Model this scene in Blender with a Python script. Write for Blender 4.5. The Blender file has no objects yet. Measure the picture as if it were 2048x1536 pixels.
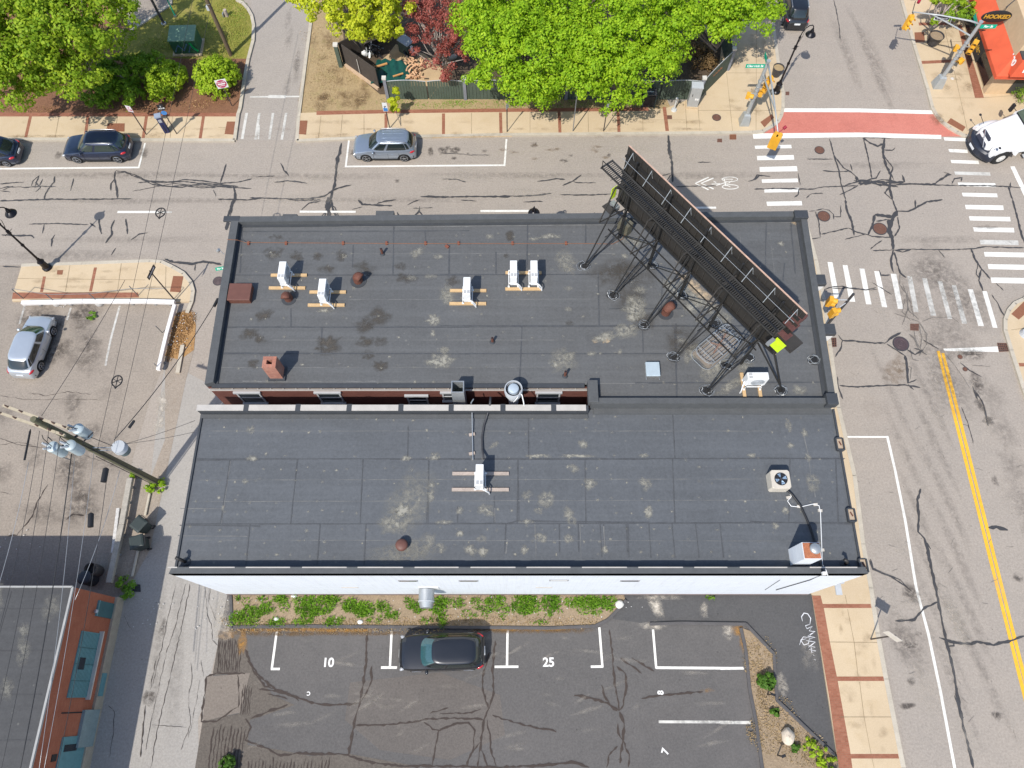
import bpy, math, random
import numpy as np
from mathutils import Vector, Matrix
from mathutils.geometry import tessellate_polygon
random.seed(7); rng = np.random.default_rng(7)
R = math.radians
SC = bpy.context.scene
COL = SC.collection

# ---------------- camera, sky, sun, exposure ----------------
TILT = R(23.3); FPX = 1445.0; CAMH = 41.0
cd = bpy.data.cameras.new("camera"); cam = bpy.data.objects.new("camera", cd); COL.objects.link(cam)
cam.location = (0, 0, CAMH); cam.rotation_euler = (TILT, 0, 0)
cd.sensor_width = 36; cd.lens = 36 * FPX / 2048; cd.clip_end = 2000
SC.camera = cam
w = bpy.data.worlds.new("World"); SC.world = w; w.use_nodes = True
nt = w.node_tree; bg = nt.nodes['Background']
sky = nt.nodes.new('ShaderNodeTexSky'); sky.sky_type = 'NISHITA'; sky.sun_disc = False
SUNV = Vector((0.415, 0.70, -1.0))
sky.sun_elevation = R(50.9); sky.sun_rotation = R(210.5)
nt.links.new(sky.outputs[0], bg.inputs[0]); bg.inputs[1].default_value = 0.145
sd = bpy.data.lights.new("sun", 'SUN'); sun = bpy.data.objects.new("sun", sd); COL.objects.link(sun)
sd.energy = 3.75; sd.angle = R(0.5); sd.color = (1.0, 0.955, 0.88)
sun.rotation_euler = SUNV.to_track_quat('-Z', 'Y').to_euler(); sun.location = (-30, -40, 60)
SC.view_settings.view_transform = 'Standard'; SC.view_settings.look = 'None'
SC.cycles.transparent_max_bounces = 48
SC.view_settings.exposure = 0.36; SC.view_settings.gamma = 1.0

# ---------------- pixel -> place ----------------
SN, CS = math.sin(TILT), math.cos(TILT)
ZR = {0:(0,0,1),1:(0,0,3.84),2:(500,0,3.84),3:(1000,0,3.84),4:(1440,0,3.368),5:(0,380,3.84),6:(420,400,3.84),7:(880,400,3.84),8:(1200,280,2.844),9:(0,760,3.84),10:(0,1140,3.879),11:(320,1100,3.522),12:(880,1100,3.522),13:(1440,1100,3.368),14:(1500,780,3.737),15:(1528,400,3.84),16:(780,740,3.84),17:(1800,0,7.68),18:(1440,80,6.4),19:(0,800,7.68),20:(1400,540,5.908),21:(660,60,6.827),22:(1888,200,9.6),23:(1888,560,9.6)}
def ray(x, y): return Vector((x-1024, FPX*SN+(768-y)*CS, -FPX*CS+(768-y)*SN))
def P(x, y, z=0.0, k=0):
    a = ZR[k]; d = ray(a[0]+x/a[2], a[1]+y/a[2]); s = (z-CAMH)/d.z
    return Vector((d.x*s, d.y*s, z))
def PX(x, y, X, k=0):
    a = ZR[k]; d = ray(a[0]+x/a[2], a[1]+y/a[2]); s = X/d.x
    return Vector((X, d.y*s, CAMH+d.z*s))
def PY(x, y, Y, k=0):
    a = ZR[k]; d = ray(a[0]+x/a[2], a[1]+y/a[2]); s = Y/d.y
    return Vector((d.x*s, Y, CAMH+d.z*s))
def pts(s, k=0, z=0.0):
    o = []
    for q in s.split():
        a, b = q.split(','); o.append(P(float(a), float(b), z, k))
    return o

# ---------------- materials ----------------
MATS = {}
def newmat(name):
    m = bpy.data.materials.new(name); m.use_nodes = True
    n = m.node_tree; b = n.nodes['Principled BSDF']; return m, n, b
def N(n, t, **kw):
    x = n.nodes.new(t)
    for k, v in kw.items(): setattr(x, k, v)
    return x
def noise(n, vec, scale, detail=4, rough=.6, dist=0):
    x = N(n, 'ShaderNodeTexNoise'); x.inputs['Scale'].default_value = scale
    x.inputs['Detail'].default_value = detail; x.inputs['Roughness'].default_value = rough
    x.inputs['Distortion'].default_value = dist
    if vec is not None: n.links.new(vec, x.inputs['Vector'])
    return x.outputs['Fac']
def ramp(n, fac, a, b, ca, cb):
    x = N(n, 'ShaderNodeValToRGB'); e = x.color_ramp.elements
    e[0].position = a; e[1].position = b
    e[0].color = (*ca, 1) if not isinstance(ca, (int, float)) else (ca, ca, ca, 1)
    e[1].color = (*cb, 1) if not isinstance(cb, (int, float)) else (cb, cb, cb, 1)
    n.links.new(fac, x.inputs[0]); return x.outputs[0]
def mix(n, fac, a, b, mode='MIX'):
    x = N(n, 'ShaderNodeMix', data_type='RGBA', blend_type=mode)
    if isinstance(fac, (int, float)): x.inputs[0].default_value = fac
    else: n.links.new(fac, x.inputs[0])
    for i, v in ((6, a), (7, b)):
        if isinstance(v, tuple): x.inputs[i].default_value = (*v, 1)
        else: n.links.new(v, x.inputs[i])
    return x.outputs[2]
def pos(n, sx=1, sy=1, sz=1, obj=False, rz=0):
    if obj:
        g = N(n, 'ShaderNodeTexCoord').outputs['Object']
    else:
        g = N(n, 'ShaderNodeNewGeometry').outputs['Position']
    m = N(n, 'ShaderNodeMapping'); m.inputs['Scale'].default_value = (sx, sy, sz); m.inputs['Rotation'].default_value = (0, 0, rz)
    n.links.new(g, m.inputs['Vector']); return m.outputs[0]
def bump(n, b, fac, s=.3, d=.02):
    x = N(n, 'ShaderNodeBump'); x.inputs['Strength'].default_value = s; x.inputs['Distance'].default_value = d
    n.links.new(fac, x.inputs['Height']); n.links.new(x.outputs[0], b.inputs['Normal'])
def sc3(c, f): return tuple(min(1, v*f) for v in c)
def M(name, col, rough=.75, metal=0, var=.12, scale=3.0, bmp=0.0, fine=25.0, spec=.4, coat=0):
    if name in MATS: return MATS[name]
    m, n, b = newmat(name); v = pos(n, obj=True)
    c = ramp(n, noise(n, v, scale), .3, .7, sc3(col, 1-var), sc3(col, 1+var))
    f = noise(n, v, fine, 3)
    c = mix(n, .5*min(1, var*5), c, ramp(n, f, .3, .7, sc3(col, 1-var*1.3), sc3(col, 1+var*1.3)))
    n.links.new(c, b.inputs['Base Color'])
    b.inputs['Roughness'].default_value = rough; b.inputs['Metallic'].default_value = metal
    b.inputs['Specular IOR Level'].default_value = spec
    if coat: b.inputs['Coat Weight'].default_value = coat; b.inputs['Coat Roughness'].default_value = .08
    if bmp: bump(n, b, f, bmp)
    MATS[name] = m; return m
def asphalt(name, col, warm, speck=.5, mott=.16, blot=None, rough=.92, streak=0):
    m, n, b = newmat(name); v = pos(n)
    c = mix(n, ramp(n, noise(n, v, .11, 5, .6), .35, .68, 0, 1), sc3(col, 1-mott*.5), sc3(warm, 1+mott*.3))
    c = mix(n, ramp(n, noise(n, v, .8, 6, .65), .42, .75, 0, .55), c, sc3(col, 1-mott*1.6))
    if streak:
        vs = pos(n, .05, 1.1, 1)
        c = mix(n, ramp(n, noise(n, vs, 1.2, 3, .5), .4, .75, 0, streak), c, sc3(col, .72))
    if blot: c = mix(n, ramp(n, noise(n, v, .35, 7, .7, .6), .55, .72, 0, .8), c, blot)
    c = mix(n, ramp(n, noise(n, v, 2.6, 8, .75), .38, .72, 0, .5), c, sc3(warm, 1.16))
    c = mix(n, ramp(n, noise(n, v, 5.5, 6, .8), .5, .78, 0, .45), c, sc3(col, .66))
    g = noise(n, v, 9, 5, .85)
    c = mix(n, speck, c, ramp(n, g, .32, .7, sc3(col, .55), sc3(col, 1.42)))
    # small dark spots (gum, oil)
    vo = N(n, 'ShaderNodeTexVoronoi'); vo.inputs['Scale'].default_value = 1.3; n.links.new(v, vo.inputs['Vector'])
    c = mix(n, ramp(n, vo.outputs['Distance'], .03, .06, .55, 0), c, sc3(col, .3))
    n.links.new(c, b.inputs['Base Color']); b.inputs['Roughness'].default_value = rough
    b.inputs['Specular IOR Level'].default_value = .25
    bump(n, b, g, .35, .02); MATS[name] = m; return m
def dirtmat(name, cols, scale=1.2, fine=14, bs=.6):
    m, n, b = newmat(name); v = pos(n)
    c = mix(n, ramp(n, noise(n, v, scale, 7, .7), .35, .65, 0, 1), cols[0], cols[1])
    c = mix(n, ramp(n, noise(n, v, scale*6, 6, .8), .4, .7, 0, .6), c, sc3(cols[0], .6))
    if len(cols) > 2: c = mix(n, ramp(n, noise(n, v, scale*2.3, 6, .7, .5), .52, .68, 0, .9), c, cols[2])
    g = noise(n, v, fine, 5, .8)
    c = mix(n, .55, c, ramp(n, g, .3, .7, sc3(cols[0], .5), sc3(cols[1], 1.35)))
    n.links.new(c, b.inputs['Base Color']); b.inputs['Roughness'].default_value = .95
    bump(n, b, g, bs, .05); MATS[name] = m; return m
def brickmat(name, c1, c2, mortar, axes='XY', bw=.2, bh=.065, worn=None, ms=.008, rz=0):
    m, n, b = newmat(name)
    g = N(n, 'ShaderNodeNewGeometry').outputs['Position']
    s = N(n, 'ShaderNodeSeparateXYZ'); n.links.new(g, s.inputs[0])
    cx = N(n, 'ShaderNodeCombineXYZ'); n.links.new(s.outputs['XYZ'.index(axes[0])], cx.inputs[0]); n.links.new(s.outputs['XYZ'.index(axes[1])], cx.inputs[1])
    t = N(n, 'ShaderNodeTexBrick'); n.links.new(cx.outputs[0], t.inputs['Vector'])
    t.inputs['Color1'].default_value = (*c1, 1); t.inputs['Color2'].default_value = (*c2, 1); t.inputs['Mortar'].default_value = (*mortar, 1)
    t.inputs['Scale'].default_value = 1; t.inputs['Mortar Size'].default_value = ms
    t.inputs['Brick Width'].default_value = bw; t.inputs['Row Height'].default_value = bh
    c = t.outputs[0]
    v = pos(n)
    c = mix(n, ramp(n, noise(n, v, .9, 5, .65), .35, .7, 0, .6), c, sc3(c1, .6), 'MIX')
    if worn: c = mix(n, ramp(n, noise(n, v, 3.5, 6, .7), .45, .62, 0, .85), c, worn)
    c = mix(n, .3, c, ramp(n, noise(n, v, 20, 3), .3, .7, sc3(c1, .6), sc3(c1, 1.4)))
    n.links.new(c, b.inputs['Base Color']); b.inputs['Roughness'].default_value = .9
    MATS[name] = m; return m
def leafmat(name, c1, c2, c3=None, trans=.35):
    m, n, b = newmat(name)
    g = N(n, 'ShaderNodeNewGeometry')
    c = ramp(n, g.outputs['Random Per Island'], 0, 1, c1, c2)
    v = pos(n); c = mix(n, ramp(n, noise(n, v, .7, 3), .35, .65, 0, .6), c, c3 or sc3(c1, .7))
    n.links.new(c, b.inputs['Base Color']); b.inputs['Roughness'].default_value = .6; b.inputs['Specular IOR Level'].default_value = .25
    tr = N(n, 'ShaderNodeBsdfTranslucent'); n.links.new(c, tr.inputs[0])
    mx = N(n, 'ShaderNodeMixShader'); mx.inputs[0].default_value = trans
    n.links.new(b.outputs[0], mx.inputs[1]); n.links.new(tr.outputs[0], mx.inputs[2])
    n.links.new(mx.outputs[0], n.nodes['Material Output'].inputs[0]); MATS[name] = m; return m
def fademat(name, col, rough=.9, ns=3.0):
    """worn stain: opacity falls off with the 'a' attribute and a noise"""
    m, n, b = newmat(name); v = pos(n)
    at = N(n, 'ShaderNodeAttribute', attribute_name='a')
    nz = noise(n, v, ns, 6, .7, .4)
    ma = N(n, 'ShaderNodeMath', operation='MULTIPLY'); n.links.new(at.outputs['Fac'], ma.inputs[0])
    n.links.new(ramp(n, nz, .36, .62, .0, .9), ma.inputs[1])
    b.inputs['Base Color'].default_value = (*col, 1); b.inputs['Roughness'].default_value = rough
    b.inputs['Specular IOR Level'].default_value = .2
    n.links.new(ma.outputs[0], b.inputs['Alpha']); MATS[name] = m; return m

# ---------------- mesh builder ----------------
class MB:
    def __init__(s): s.v = []; s.f = []; s.a = {}
    def add(s, vs, fs):
        o = len(s.v); s.v += [tuple(v) for v in vs]; s.f += [tuple(i+o for i in f) for f in fs]; return o
    def box(s, c, d, rz=0, m=None):
        x, y, z = d[0]/2, d[1]/2, d[2]/2; c = Vector(c)
        vs = [Vector((i*x, j*y, k*z)) for k in (-1, 1) for i, j in ((-1,-1),(1,-1),(1,1),(-1,1))]
        if m is None: m = Matrix.Rotation(rz, 3, 'Z')
        s.add([c+m@v for v in vs], [(3,2,1,0),(4,5,6,7),(0,1,5,4),(1,2,6,5),(2,3,7,6),(3,0,4,7)]); return s
    def bar(s, a, b, w, h=None):
        a = Vector(a); b = Vector(b); h = h or w; d = (b-a); L = d.length
        m = d.to_track_quat('X', 'Z').to_matrix(); s.box((a+b)/2, (L, w, h), m=m); return s
    def cyl(s, a, b, r0, r1=None, n=12, caps=True):
        a = Vector(a); b = Vector(b); r1 = r0 if r1 is None else r1
        m = (b-a).to_track_quat('Z', 'Y').to_matrix()
        vs = []
        for p, r in ((a, r0), (b, r1)):
            for i in range(n):
                t = 2*math.pi*i/n; vs.append(p+m@Vector((r*math.cos(t), r*math.sin(t), 0)))
        fs = [(i, (i+1) % n, n+(i+1) % n, n+i) for i in range(n)]
        if caps: fs += [tuple(range(n-1, -1, -1)), tuple(range(n, 2*n))]
        s.add(vs, fs); return s
    def tube(s, ps, r, n=6, closed=False):
        ps = [Vector(p) for p in ps]; k = len(ps); vs = []; fs = []
        for i, p in enumerate(ps):
            if closed: d = ps[(i+1) % k]-ps[i-1]
            else: d = ps[min(i+1, k-1)]-ps[max(i-1, 0)]
            m = d.to_track_quat('Z', 'Y').to_matrix(); rr = r[i] if isinstance(r, (list, tuple)) else r
            for j in range(n):
                t = 2*math.pi*j/n; vs.append(p+m@Vector((rr*math.cos(t), rr*math.sin(t), 0)))
        for i in range(k if closed else k-1):
            i2 = (i+1) % k
            for j in range(n): fs.append((i*n+j, i*n+(j+1) % n, i2*n+(j+1) % n, i2*n+j))
        if not closed: fs += [tuple(range(n-1, -1, -1)), tuple(range((k-1)*n, k*n))]
        s.add(vs, fs); return s
    def prism(s, poly, z0, z1, bottom=False):
        poly = [Vector((p[0], p[1])) for p in poly]; n = len(poly)
        area = sum(poly[i].x*poly[(i+1) % n].y-poly[(i+1) % n].x*poly[i].y for i in range(n))
        if area < 0: poly.reverse()
        vs = [(p.x, p.y, z0) for p in poly]+[(p.x, p.y, z1) for p in poly]
        tri = tessellate_polygon([[Vector((p.x, p.y, 0)) for p in poly]])
        fs = []
        for t in tri:
            a, b, c = [poly[i] for i in t]
            if (b.x-a.x)*(c.y-a.y)-(b.y-a.y)*(c.x-a.x) < 0: t = t[::-1]
            fs.append(tuple(i+n for i in t))
            if bottom: fs.append(tuple(i for i in t[::-1]))
        if z1-z0 > 1e-4: fs += [(i, (i+1) % n, n+(i+1) % n, n+i) for i in range(n)]
        s.add(vs, fs); return s
    def sheet(s, poly, z): s.nr = getattr(s, 'nr', 0)+1; z += (s.nr % 50)*.00018; return s.prism(poly, z, z)
    def ell(s, c, r, n=12, m=8, rz=0, top=False):
        c = Vector(c); vs = []; fs = []
        if isinstance(r, (int, float)): r = (r, r, r)
        rot = Matrix.Rotation(rz, 3, 'Z')
        for i in range(m+1):
            ph = math.pi*i/m if not top else math.pi/2*i/m
            for j in range(n):
                t = 2*math.pi*j/n
                vs.append(c+rot@Vector((r[0]*math.sin(ph)*math.cos(t), r[1]*math.sin(ph)*math.sin(t), r[2]*math.cos(ph))))
        for i in range(m):
            for j in range(n): fs.append((i*n+j, (i+1)*n+j, (i+1)*n+(j+1) % n, i*n+(j+1) % n))
        s.add(vs, fs); return s
    def loft(s, rings, caps=True, closed=True):
        n = len(rings[0]); vs = [v for r in rings for v in r]; fs = []
        for i in range(len(rings)-1):
            for j in range(n if closed else n-1):
                fs.append((i*n+j, i*n+(j+1) % n, (i+1)*n+(j+1) % n, (i+1)*n+j))
        if caps: fs += [tuple(range(n-1, -1, -1)), tuple(range((len(rings)-1)*n, len(rings)*n))]
        s.add(vs, fs); return s
    def quad(s, a, b, c, d): s.add([a, b, c, d], [(0,1,2,3)]); return s
    def ribbon(s, ps, w, z=None, jit=0, taper=True, step=.25, wander=0):
        ps = [Vector(p) for p in ps]; q = [ps[0]]
        for a, b in zip(ps, ps[1:]):
            k = max(1, int((b-a).length/step)) if jit or wander else 1
            for i in range(1, k+1): q.append(a.lerp(b, i/k))
        vs = []; s.nr = getattr(s, 'nr', 0)+1; zo = (s.nr % 50)*.00018
        for i, p in enumerate(q):
            d = (q[min(i+1, len(q)-1)]-q[max(i-1, 0)]).normalized(); nrm = Vector((-d.y, d.x, 0))
            ww = w/2*(1+random.uniform(-jit, jit))
            if taper and (i == 0 or i == len(q)-1): ww *= .35
            o = nrm*random.uniform(-wander, wander)
            zz = (p.z if z is None else z)+zo+(i % 2)*.00006
            for sg in (1, -1):
                t = p+o+nrm*ww*sg; vs.append((t.x, t.y, zz))
        s.add(vs, [(2*i, 2*i+1, 2*i+3, 2*i+2) for i in range(len(q)-1)]); return s
    def blob(s, c, rx, ry, rz=0, n=14, rings=3, a=1.0, irr=.25):
        """flat irregular patch, attribute a fades outward"""
        c = Vector(c); s.nr = getattr(s, "nr", 0)+1; c.z += (s.nr % 40)*.00012; o = len(s.v); vs = [tuple(c)]; al = [a]
        k = [1+random.uniform(-irr, irr) for _ in range(n)]
        for r in range(1, rings+1):
            for j in range(n):
                t = 2*math.pi*j/n; x = rx*k[j]*math.cos(t)*r/rings; y = ry*k[j]*math.sin(t)*r/rings
                vs.append((c.x+x*math.cos(rz)-y*math.sin(rz), c.y+x*math.sin(rz)+y*math.cos(rz), c.z)); al.append(a*(1-r/rings)**.7)
        fs = [(0, 1+j, 1+(j+1) % n) for j in range(n)]
        for r in range(rings-1):
            for j in range(n): fs.append((1+r*n+j, 1+(r+1)*n+j, 1+(r+1)*n+(j+1) % n, 1+r*n+(j+1) % n))
        s.add(vs, fs); s.a.update({o+i: x for i, x in enumerate(al)}); return s
    def build_each(s, name, mat, parent=None, **k):
        """every loose piece becomes an object of its own"""
        fa = list(range(len(s.v)))
        def fd(i):
            while fa[i] != i: fa[i] = fa[fa[i]]; i = fa[i]
            return i
        for f in s.f:
            for i in f[1:]: fa[fd(i)] = fd(f[0])
        gr = {}
        for f in s.f: gr.setdefault(fd(f[0]), []).append(f)
        out = []
        for fs in gr.values():
            m = MB(); idx = {}
            for f in fs:
                for i in f:
                    if i not in idx: idx[i] = len(m.v); m.v.append(s.v[i])
                m.f.append(tuple(idx[i] for i in f))
            out.append(m.build(name, mat, parent, **k))
        return out
    def build(s, name, mat, parent=None, off=None, smooth=False, bevel=0, sub=0, kind=None):
        if s.a and parent is not None: kind = 'stuff'
        me = bpy.data.meshes.new(name); vs = s.v
        if off is None and parent is not None and parent.get('_w'): off = parent.location
        if off is not None: vs = [(v[0]-off[0], v[1]-off[1], v[2]-off[2]) for v in vs]
        me.from_pydata(vs, [], s.f)
        me.materials.append(mat)
        if s.a:
            at = me.attributes.new('a', 'FLOAT', 'POINT')
            for i, x in s.a.items(): at.data[i].value = x
        if smooth:
            me.polygons.foreach_set('use_smooth', [True]*len(me.polygons))
        me.update()
        o = bpy.data.objects.new(name, me); COL.objects.link(o); o.parent = parent
        if smooth == 'auto':
            md = o.modifiers.new('es', 'EDGE_SPLIT'); md.split_angle = R(40)
        if bevel:
            md = o.modifiers.new('bv', 'BEVEL'); md.width = bevel; md.segments = 2; md.limit_method = 'ANGLE'
        if sub:
            md = o.modifiers.new('ss', 'SUBSURF'); md.levels = sub; md.render_levels = sub
        if kind: o['kind'] = kind
        return o
def tag(o, label, cat, group=None, kind=None):
    if label: o['label'] = label
    if cat: o['category'] = cat
    if group: o['group'] = group
    if kind: o['kind'] = kind
    return o
def thing(name, label, cat, loc=(0,0,0), rz=0, group=None, world=False):
    """Empty at the base; world=True: the parts are given in world coordinates"""
    o = bpy.data.objects.new(name, None); COL.objects.link(o); o.location = loc; o.rotation_euler = (0,0,rz); o.empty_display_size = .2
    tag(o, label, cat, group)
    if world: o['_w'] = 1
    return o
def copy_tree(o, parent=None):
    c = o.copy(); COL.objects.link(c); c.parent = parent
    for ch in list(o.children): copy_tree(ch, c)
    return c
def relabel(c, loc, rz, label, group=None):
    c.location = loc; c.rotation_euler = (0,0,rz); c['label'] = label
    if group: c['group'] = group
    return c
def struct(name, mb, mat, **k): return mb.build(name, mat, kind='structure', **k)
def text(s, size, mat, mtx, parent, name='lettering', bold=0.0, off=None, depth=0, kind=None):
    cu = bpy.data.curves.new('t', 'FONT'); cu.body = s; cu.size = size; cu.align_x = 'CENTER'; cu.align_y = 'CENTER'; cu.offset = bold; cu.extrude = depth
    t = bpy.data.objects.new('t', cu); COL.objects.link(t); bpy.context.view_layer.update()
    me = bpy.data.meshes.new_from_object(t); bpy.data.objects.remove(t); bpy.data.curves.remove(cu)
    me.transform(mtx)
    if off is None and parent is not None and parent.get('_w'): off = parent.location
    if off is not None: me.transform(Matrix.Translation(-Vector(off)))
    me.materials.clear(); me.materials.append(mat); me.name = name
    o = bpy.data.objects.new(name, me); COL.objects.link(o); o.parent = parent
    if kind: o['kind'] = kind
    return o
def frame(origin, xdir, ydir):
    x = Vector(xdir).normalized(); y = Vector(ydir).normalized(); z = x.cross(y).normalized(); y = z.cross(x)
    m = Matrix.Identity(4)
    for i in range(3): m[i][0] = x[i]; m[i][1] = y[i]; m[i][2] = z[i]; m[i][3] = origin[i]
    return m

# material set
ROAD = asphalt('road_asphalt', (.335,.295,.255), (.375,.32,.265), .5, .14, streak=.3)
LOTL = asphalt('worn_lot_asphalt', (.29,.25,.21), (.36,.305,.245), .6, .26, blot=(.17,.14,.11))
ALLEY = asphalt('alley_concrete', (.335,.315,.29), (.36,.33,.29), .42, .14)
LOTS = asphalt('dark_lot_asphalt', (.108,.103,.100), (.140,.128,.120), .5, .22, blot=(.12,.108,.10))
LOTN = asphalt('sealed_path_asphalt', (.080,.079,.080), (.100,.096,.093), .45, .2)
PATCH = asphalt('asphalt_patch', (.20,.17,.145), (.22,.19,.155), .5, .15)
RAVEL = asphalt('ravelled_asphalt', (.125,.108,.092), (.15,.128,.108), .65, .3)
def concretemat():
    m, n, b = newmat('sidewalk_concrete'); v = pos(n)
    c = mix(n, ramp(n, noise(n, v, .25, 4), .35, .65, 0, 1), (.50,.39,.26), (.57,.455,.31))
    c = mix(n, ramp(n, noise(n, v, 1.1, 7, .7), .5, .8, 0, .5), c, (.40,.28,.14))
    g = noise(n, v, 18, 4, .8); c = mix(n, .3, c, ramp(n, g, .3, .7, (.38,.29,.18), (.68,.54,.36)))
    n.links.new(c, b.inputs['Base Color']); b.inputs['Roughness'].default_value = .9; b.inputs['Specular IOR Level'].default_value = .2
    return m
CONC = concretemat()
KERB = M('granite_kerb', (.46,.41,.33), .85, var=.18, scale=1.5)
BRK = brickmat('paving_brick', (.27,.095,.052), (.38,.165,.10), (.26,.17,.11), 'XY', .2, .1)
WHITEP = None
def paintmat(name, col, wear, thr=(.42,.62)):
    m, n, b = newmat(name); v = pos(n)
    nz = noise(n, v, 5, 8, .75); n2 = noise(n, v, .6, 3)
    a = ramp(n, nz, thr[0], thr[1], 1.0, 1.0-wear)
    a = mix(n, ramp(n, n2, .4, .7, 0, 1), (1,1,1), a)
    cc = ramp(n, noise(n, v, 2.2, 6), .3, .7, sc3(col, .9), col)
    n.links.new(cc, b.inputs['Base Color']); n.links.new(a, b.inputs['Alpha']); b.inputs['Roughness'].default_value = .7
    MATS[name] = m; return m
WP = paintmat('white_road_paint', (.80,.78,.72), .35)
WPW = paintmat('worn_white_paint', (.62,.60,.55), .75, (.35,.55))
YP = paintmat('yellow_road_paint', (.85,.46,.03), .3)
RP = asphalt('red_crosswalk_coating', (.50,.165,.125), (.56,.22,.17), .35, .16, blot=(.40,.15,.12))
CRK = M('crack_sealant', (.052,.051,.053), .6, var=.15, scale=4)
CRKB = M('open_crack_fill', (.055,.042,.036), .9, var=.2, scale=6)
# ---------------- ground, roads, pavements ----------------
def sheet(name, poly, z, mat): return struct(name, MB().sheet(poly, z), mat)
def slab(name, poly, h, mat): return struct(name, MB().prism(poly, -.05, h), mat)
g = MB(); g.quad((-400,-300,-.012), (400,-300,-.012), (400,500,-.012), (-400,500,-.012)); struct('ground', g, ROAD)
g = MB(); g.quad((-80,-40,0), (80,-40,0), (80,90,0), (-80,90,0)); struct('road', g, ROAD)
sheet('parking_lot', pts('-160,532 42,530 24,600 350,602 362,640 322,742 300,800 262,930 236,1060 208,1180 -160,1180'), .004, LOTL)
sheet('alley', pts('374,745 412,765 520,900 520,1190 455,1192 442,1262 410,1400 396,1440 400,1620 130,1700 150,1536 236,1200 245,1170 270,1080 322,880 340,800'), .004, ALLEY)
sheet('parking_lot', pts('440,1262 455,1188 520,1150 1640,1150 1640,1192 1682,1536 1705,1680 380,1680 405,1500 410,1400 428,1345'), .006, LOTS)
sheet('path', [P(x, y) for x, y in ((1240,1180),(1632,1180),(1640,1240),(1690,1536),(1712,1690),(1700,1536),(1672,1512),(1553,1400),(1548,1308),(1492,1249),(1300,1249),(1230,1230))][:4]+pts('1672,1514 1554,1402 1549,1308 1492,1248 1300,1248 1225,1238'), .010, LOTN)
sheet('parking_lot', pts('414,1353 500,1346 480,1425 405,1443'), .011, PATCH)
sheet('parking_lot', pts('440,1265 492,1262 500,1330 545,1390 590,1410 500,1440 495,1490 560,1500 620,1512 700,1508 820,1530 840,1600 380,1600 405,1443 478,1427 500,1346 425,1350'), .009, RAVEL)
sheet('parking_lot', pts('700,1365 880,1345 1000,1390 1010,1470 900,1520 760,1500 690,1440'), .0085, asphalt('lot_brownish', (.125,.112,.102), (.150,.130,.115), .5, .22))
# driveway patches
sheet('driveway', pts('470,281 487,161 505,78 500,-60 640,-60 622,44 597,200 594,281'), .003, asphalt('driveway_asphalt', (.33,.295,.26), (.38,.33,.28), .5, .14))
MULCH = dirtmat('bark_mulch', [(.16,.07,.035), (.26,.13,.07), (.12,.055,.03)], 1.0, 16)
SOIL = dirtmat('dry_soil', [(.25,.18,.115), (.35,.265,.175), (.18,.14,.08)], .9, 14)
DRYG = dirtmat('dead_grass', [(.34,.24,.12), (.42,.31,.17), (.24,.22,.07)], .5, 12)
LAWN = dirtmat('lawn_turf', [(.13,.16,.015), (.30,.26,.05), (.42,.31,.12)], .45, 14)
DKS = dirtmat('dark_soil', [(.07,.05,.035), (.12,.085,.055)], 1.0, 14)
sheet('lawn', pts('262,62 341,8 341,-50 470,-50 470,0 495,16 506,44 505,78 495,118 380,118 250,112 200,60'), .03, LAWN)
sheet('mulch_bed', pts('-160,228 -160,-60 200,-60 262,62 250,112 380,112 495,116 487,161 479,216 476,228'), .028, MULCH)
sheet('parking_lot', pts('180,-60 262,62 341,8 341,-60'), .034, LOTL)
sheet('verge', pts('597,228 600,180 622,44 640,-60 900,-60 900,230'), .05, DRYG)
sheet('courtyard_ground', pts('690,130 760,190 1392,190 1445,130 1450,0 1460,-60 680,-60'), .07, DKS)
sheet('courtyard_paving', pts('775,112 792,90 850,110 900,150 900,196 800,196 740,140'), .08, M('tan_paving', (.46,.33,.19), .9, var=.2, scale=1))
sheet('verge', pts('760,226 768,192 1330,192 1345,226'), .06, DRYG)
# kerbs and pavements (slabs 0.12 high)
def pavement(pts_full, bricks=(), joints=(), brz=.124):
    struct('sidewalk', MB().prism(pts_full, -.02, .12), CONC)
    b = MB()
    for poly in bricks: b.sheet(poly, brz)
    if b.v: struct('brick_band', b, BRK)
    j = MB()
    for l in joints: j.ribbon(l, .022, .1285, jit=.3, step=.5, taper=False)
    if j.v: struct('pavement_joint', j, M('joint_dark_grout', (.20,.15,.09), .95))  # slab joints as thin ribbons of darker grout
def Q(s, k=0): return pts(s, k, .12)
def strip(xt, yt, xb, yb, w=6): return [P(xt, yt, .12), P(xt+w, yt, .12), P(xb+w, yb, .12), P(xb, yb, .12)]
pavement(Q('-160,227 472,227 469,279 -160,275'),
    [Q('-160,225 474,226 474,233 -160,233'), strip(58, 233, 48, 277), strip(173, 233, 167, 277), strip(290, 233, 283, 278), strip(404, 233, 397, 279)],
    [Q('118,233 110,277'), Q('345,233 340,278'), Q('235,233 228,278'), Q('437,255 470,255')])
pavement(Q('594,279 598,226 700,222 1330,217 1400,190 1440,120 1450,30 1440,-60 1543,-60 1547,53 1557,130 1566,184 1566,215 1561,236 1544,252 1526,262 1440,264'),
    [Q('633,222 760,220 1010,217 1295,215 1300,222 1010,224 760,227 633,230'), strip(769, 228, 769, 262), strip(884, 227, 884, 269), strip(998, 225, 999, 267), strip(1115, 222, 1117, 266), strip(1233, 220, 1235, 264), strip(1325, 214, 1331, 262, 7)],
    [Q('642,232 637,276'), Q('685,230 681,276'), Q('728,229 728,275'), Q('943,226 943,270'), Q('1060,225 1060,268'), Q('1176,222 1177,267'), Q('1285,220 1286,263'), Q('1371,216 1374,262'), Q('1396,216 1400,262'), Q('1453,145 1465,262'), Q('1513,18 1512,262'), Q('1396,221 1566,221'), Q('1455,146 1560,146'), Q('1500,70 1550,70'), Q('1285,240 1371,240')])
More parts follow.
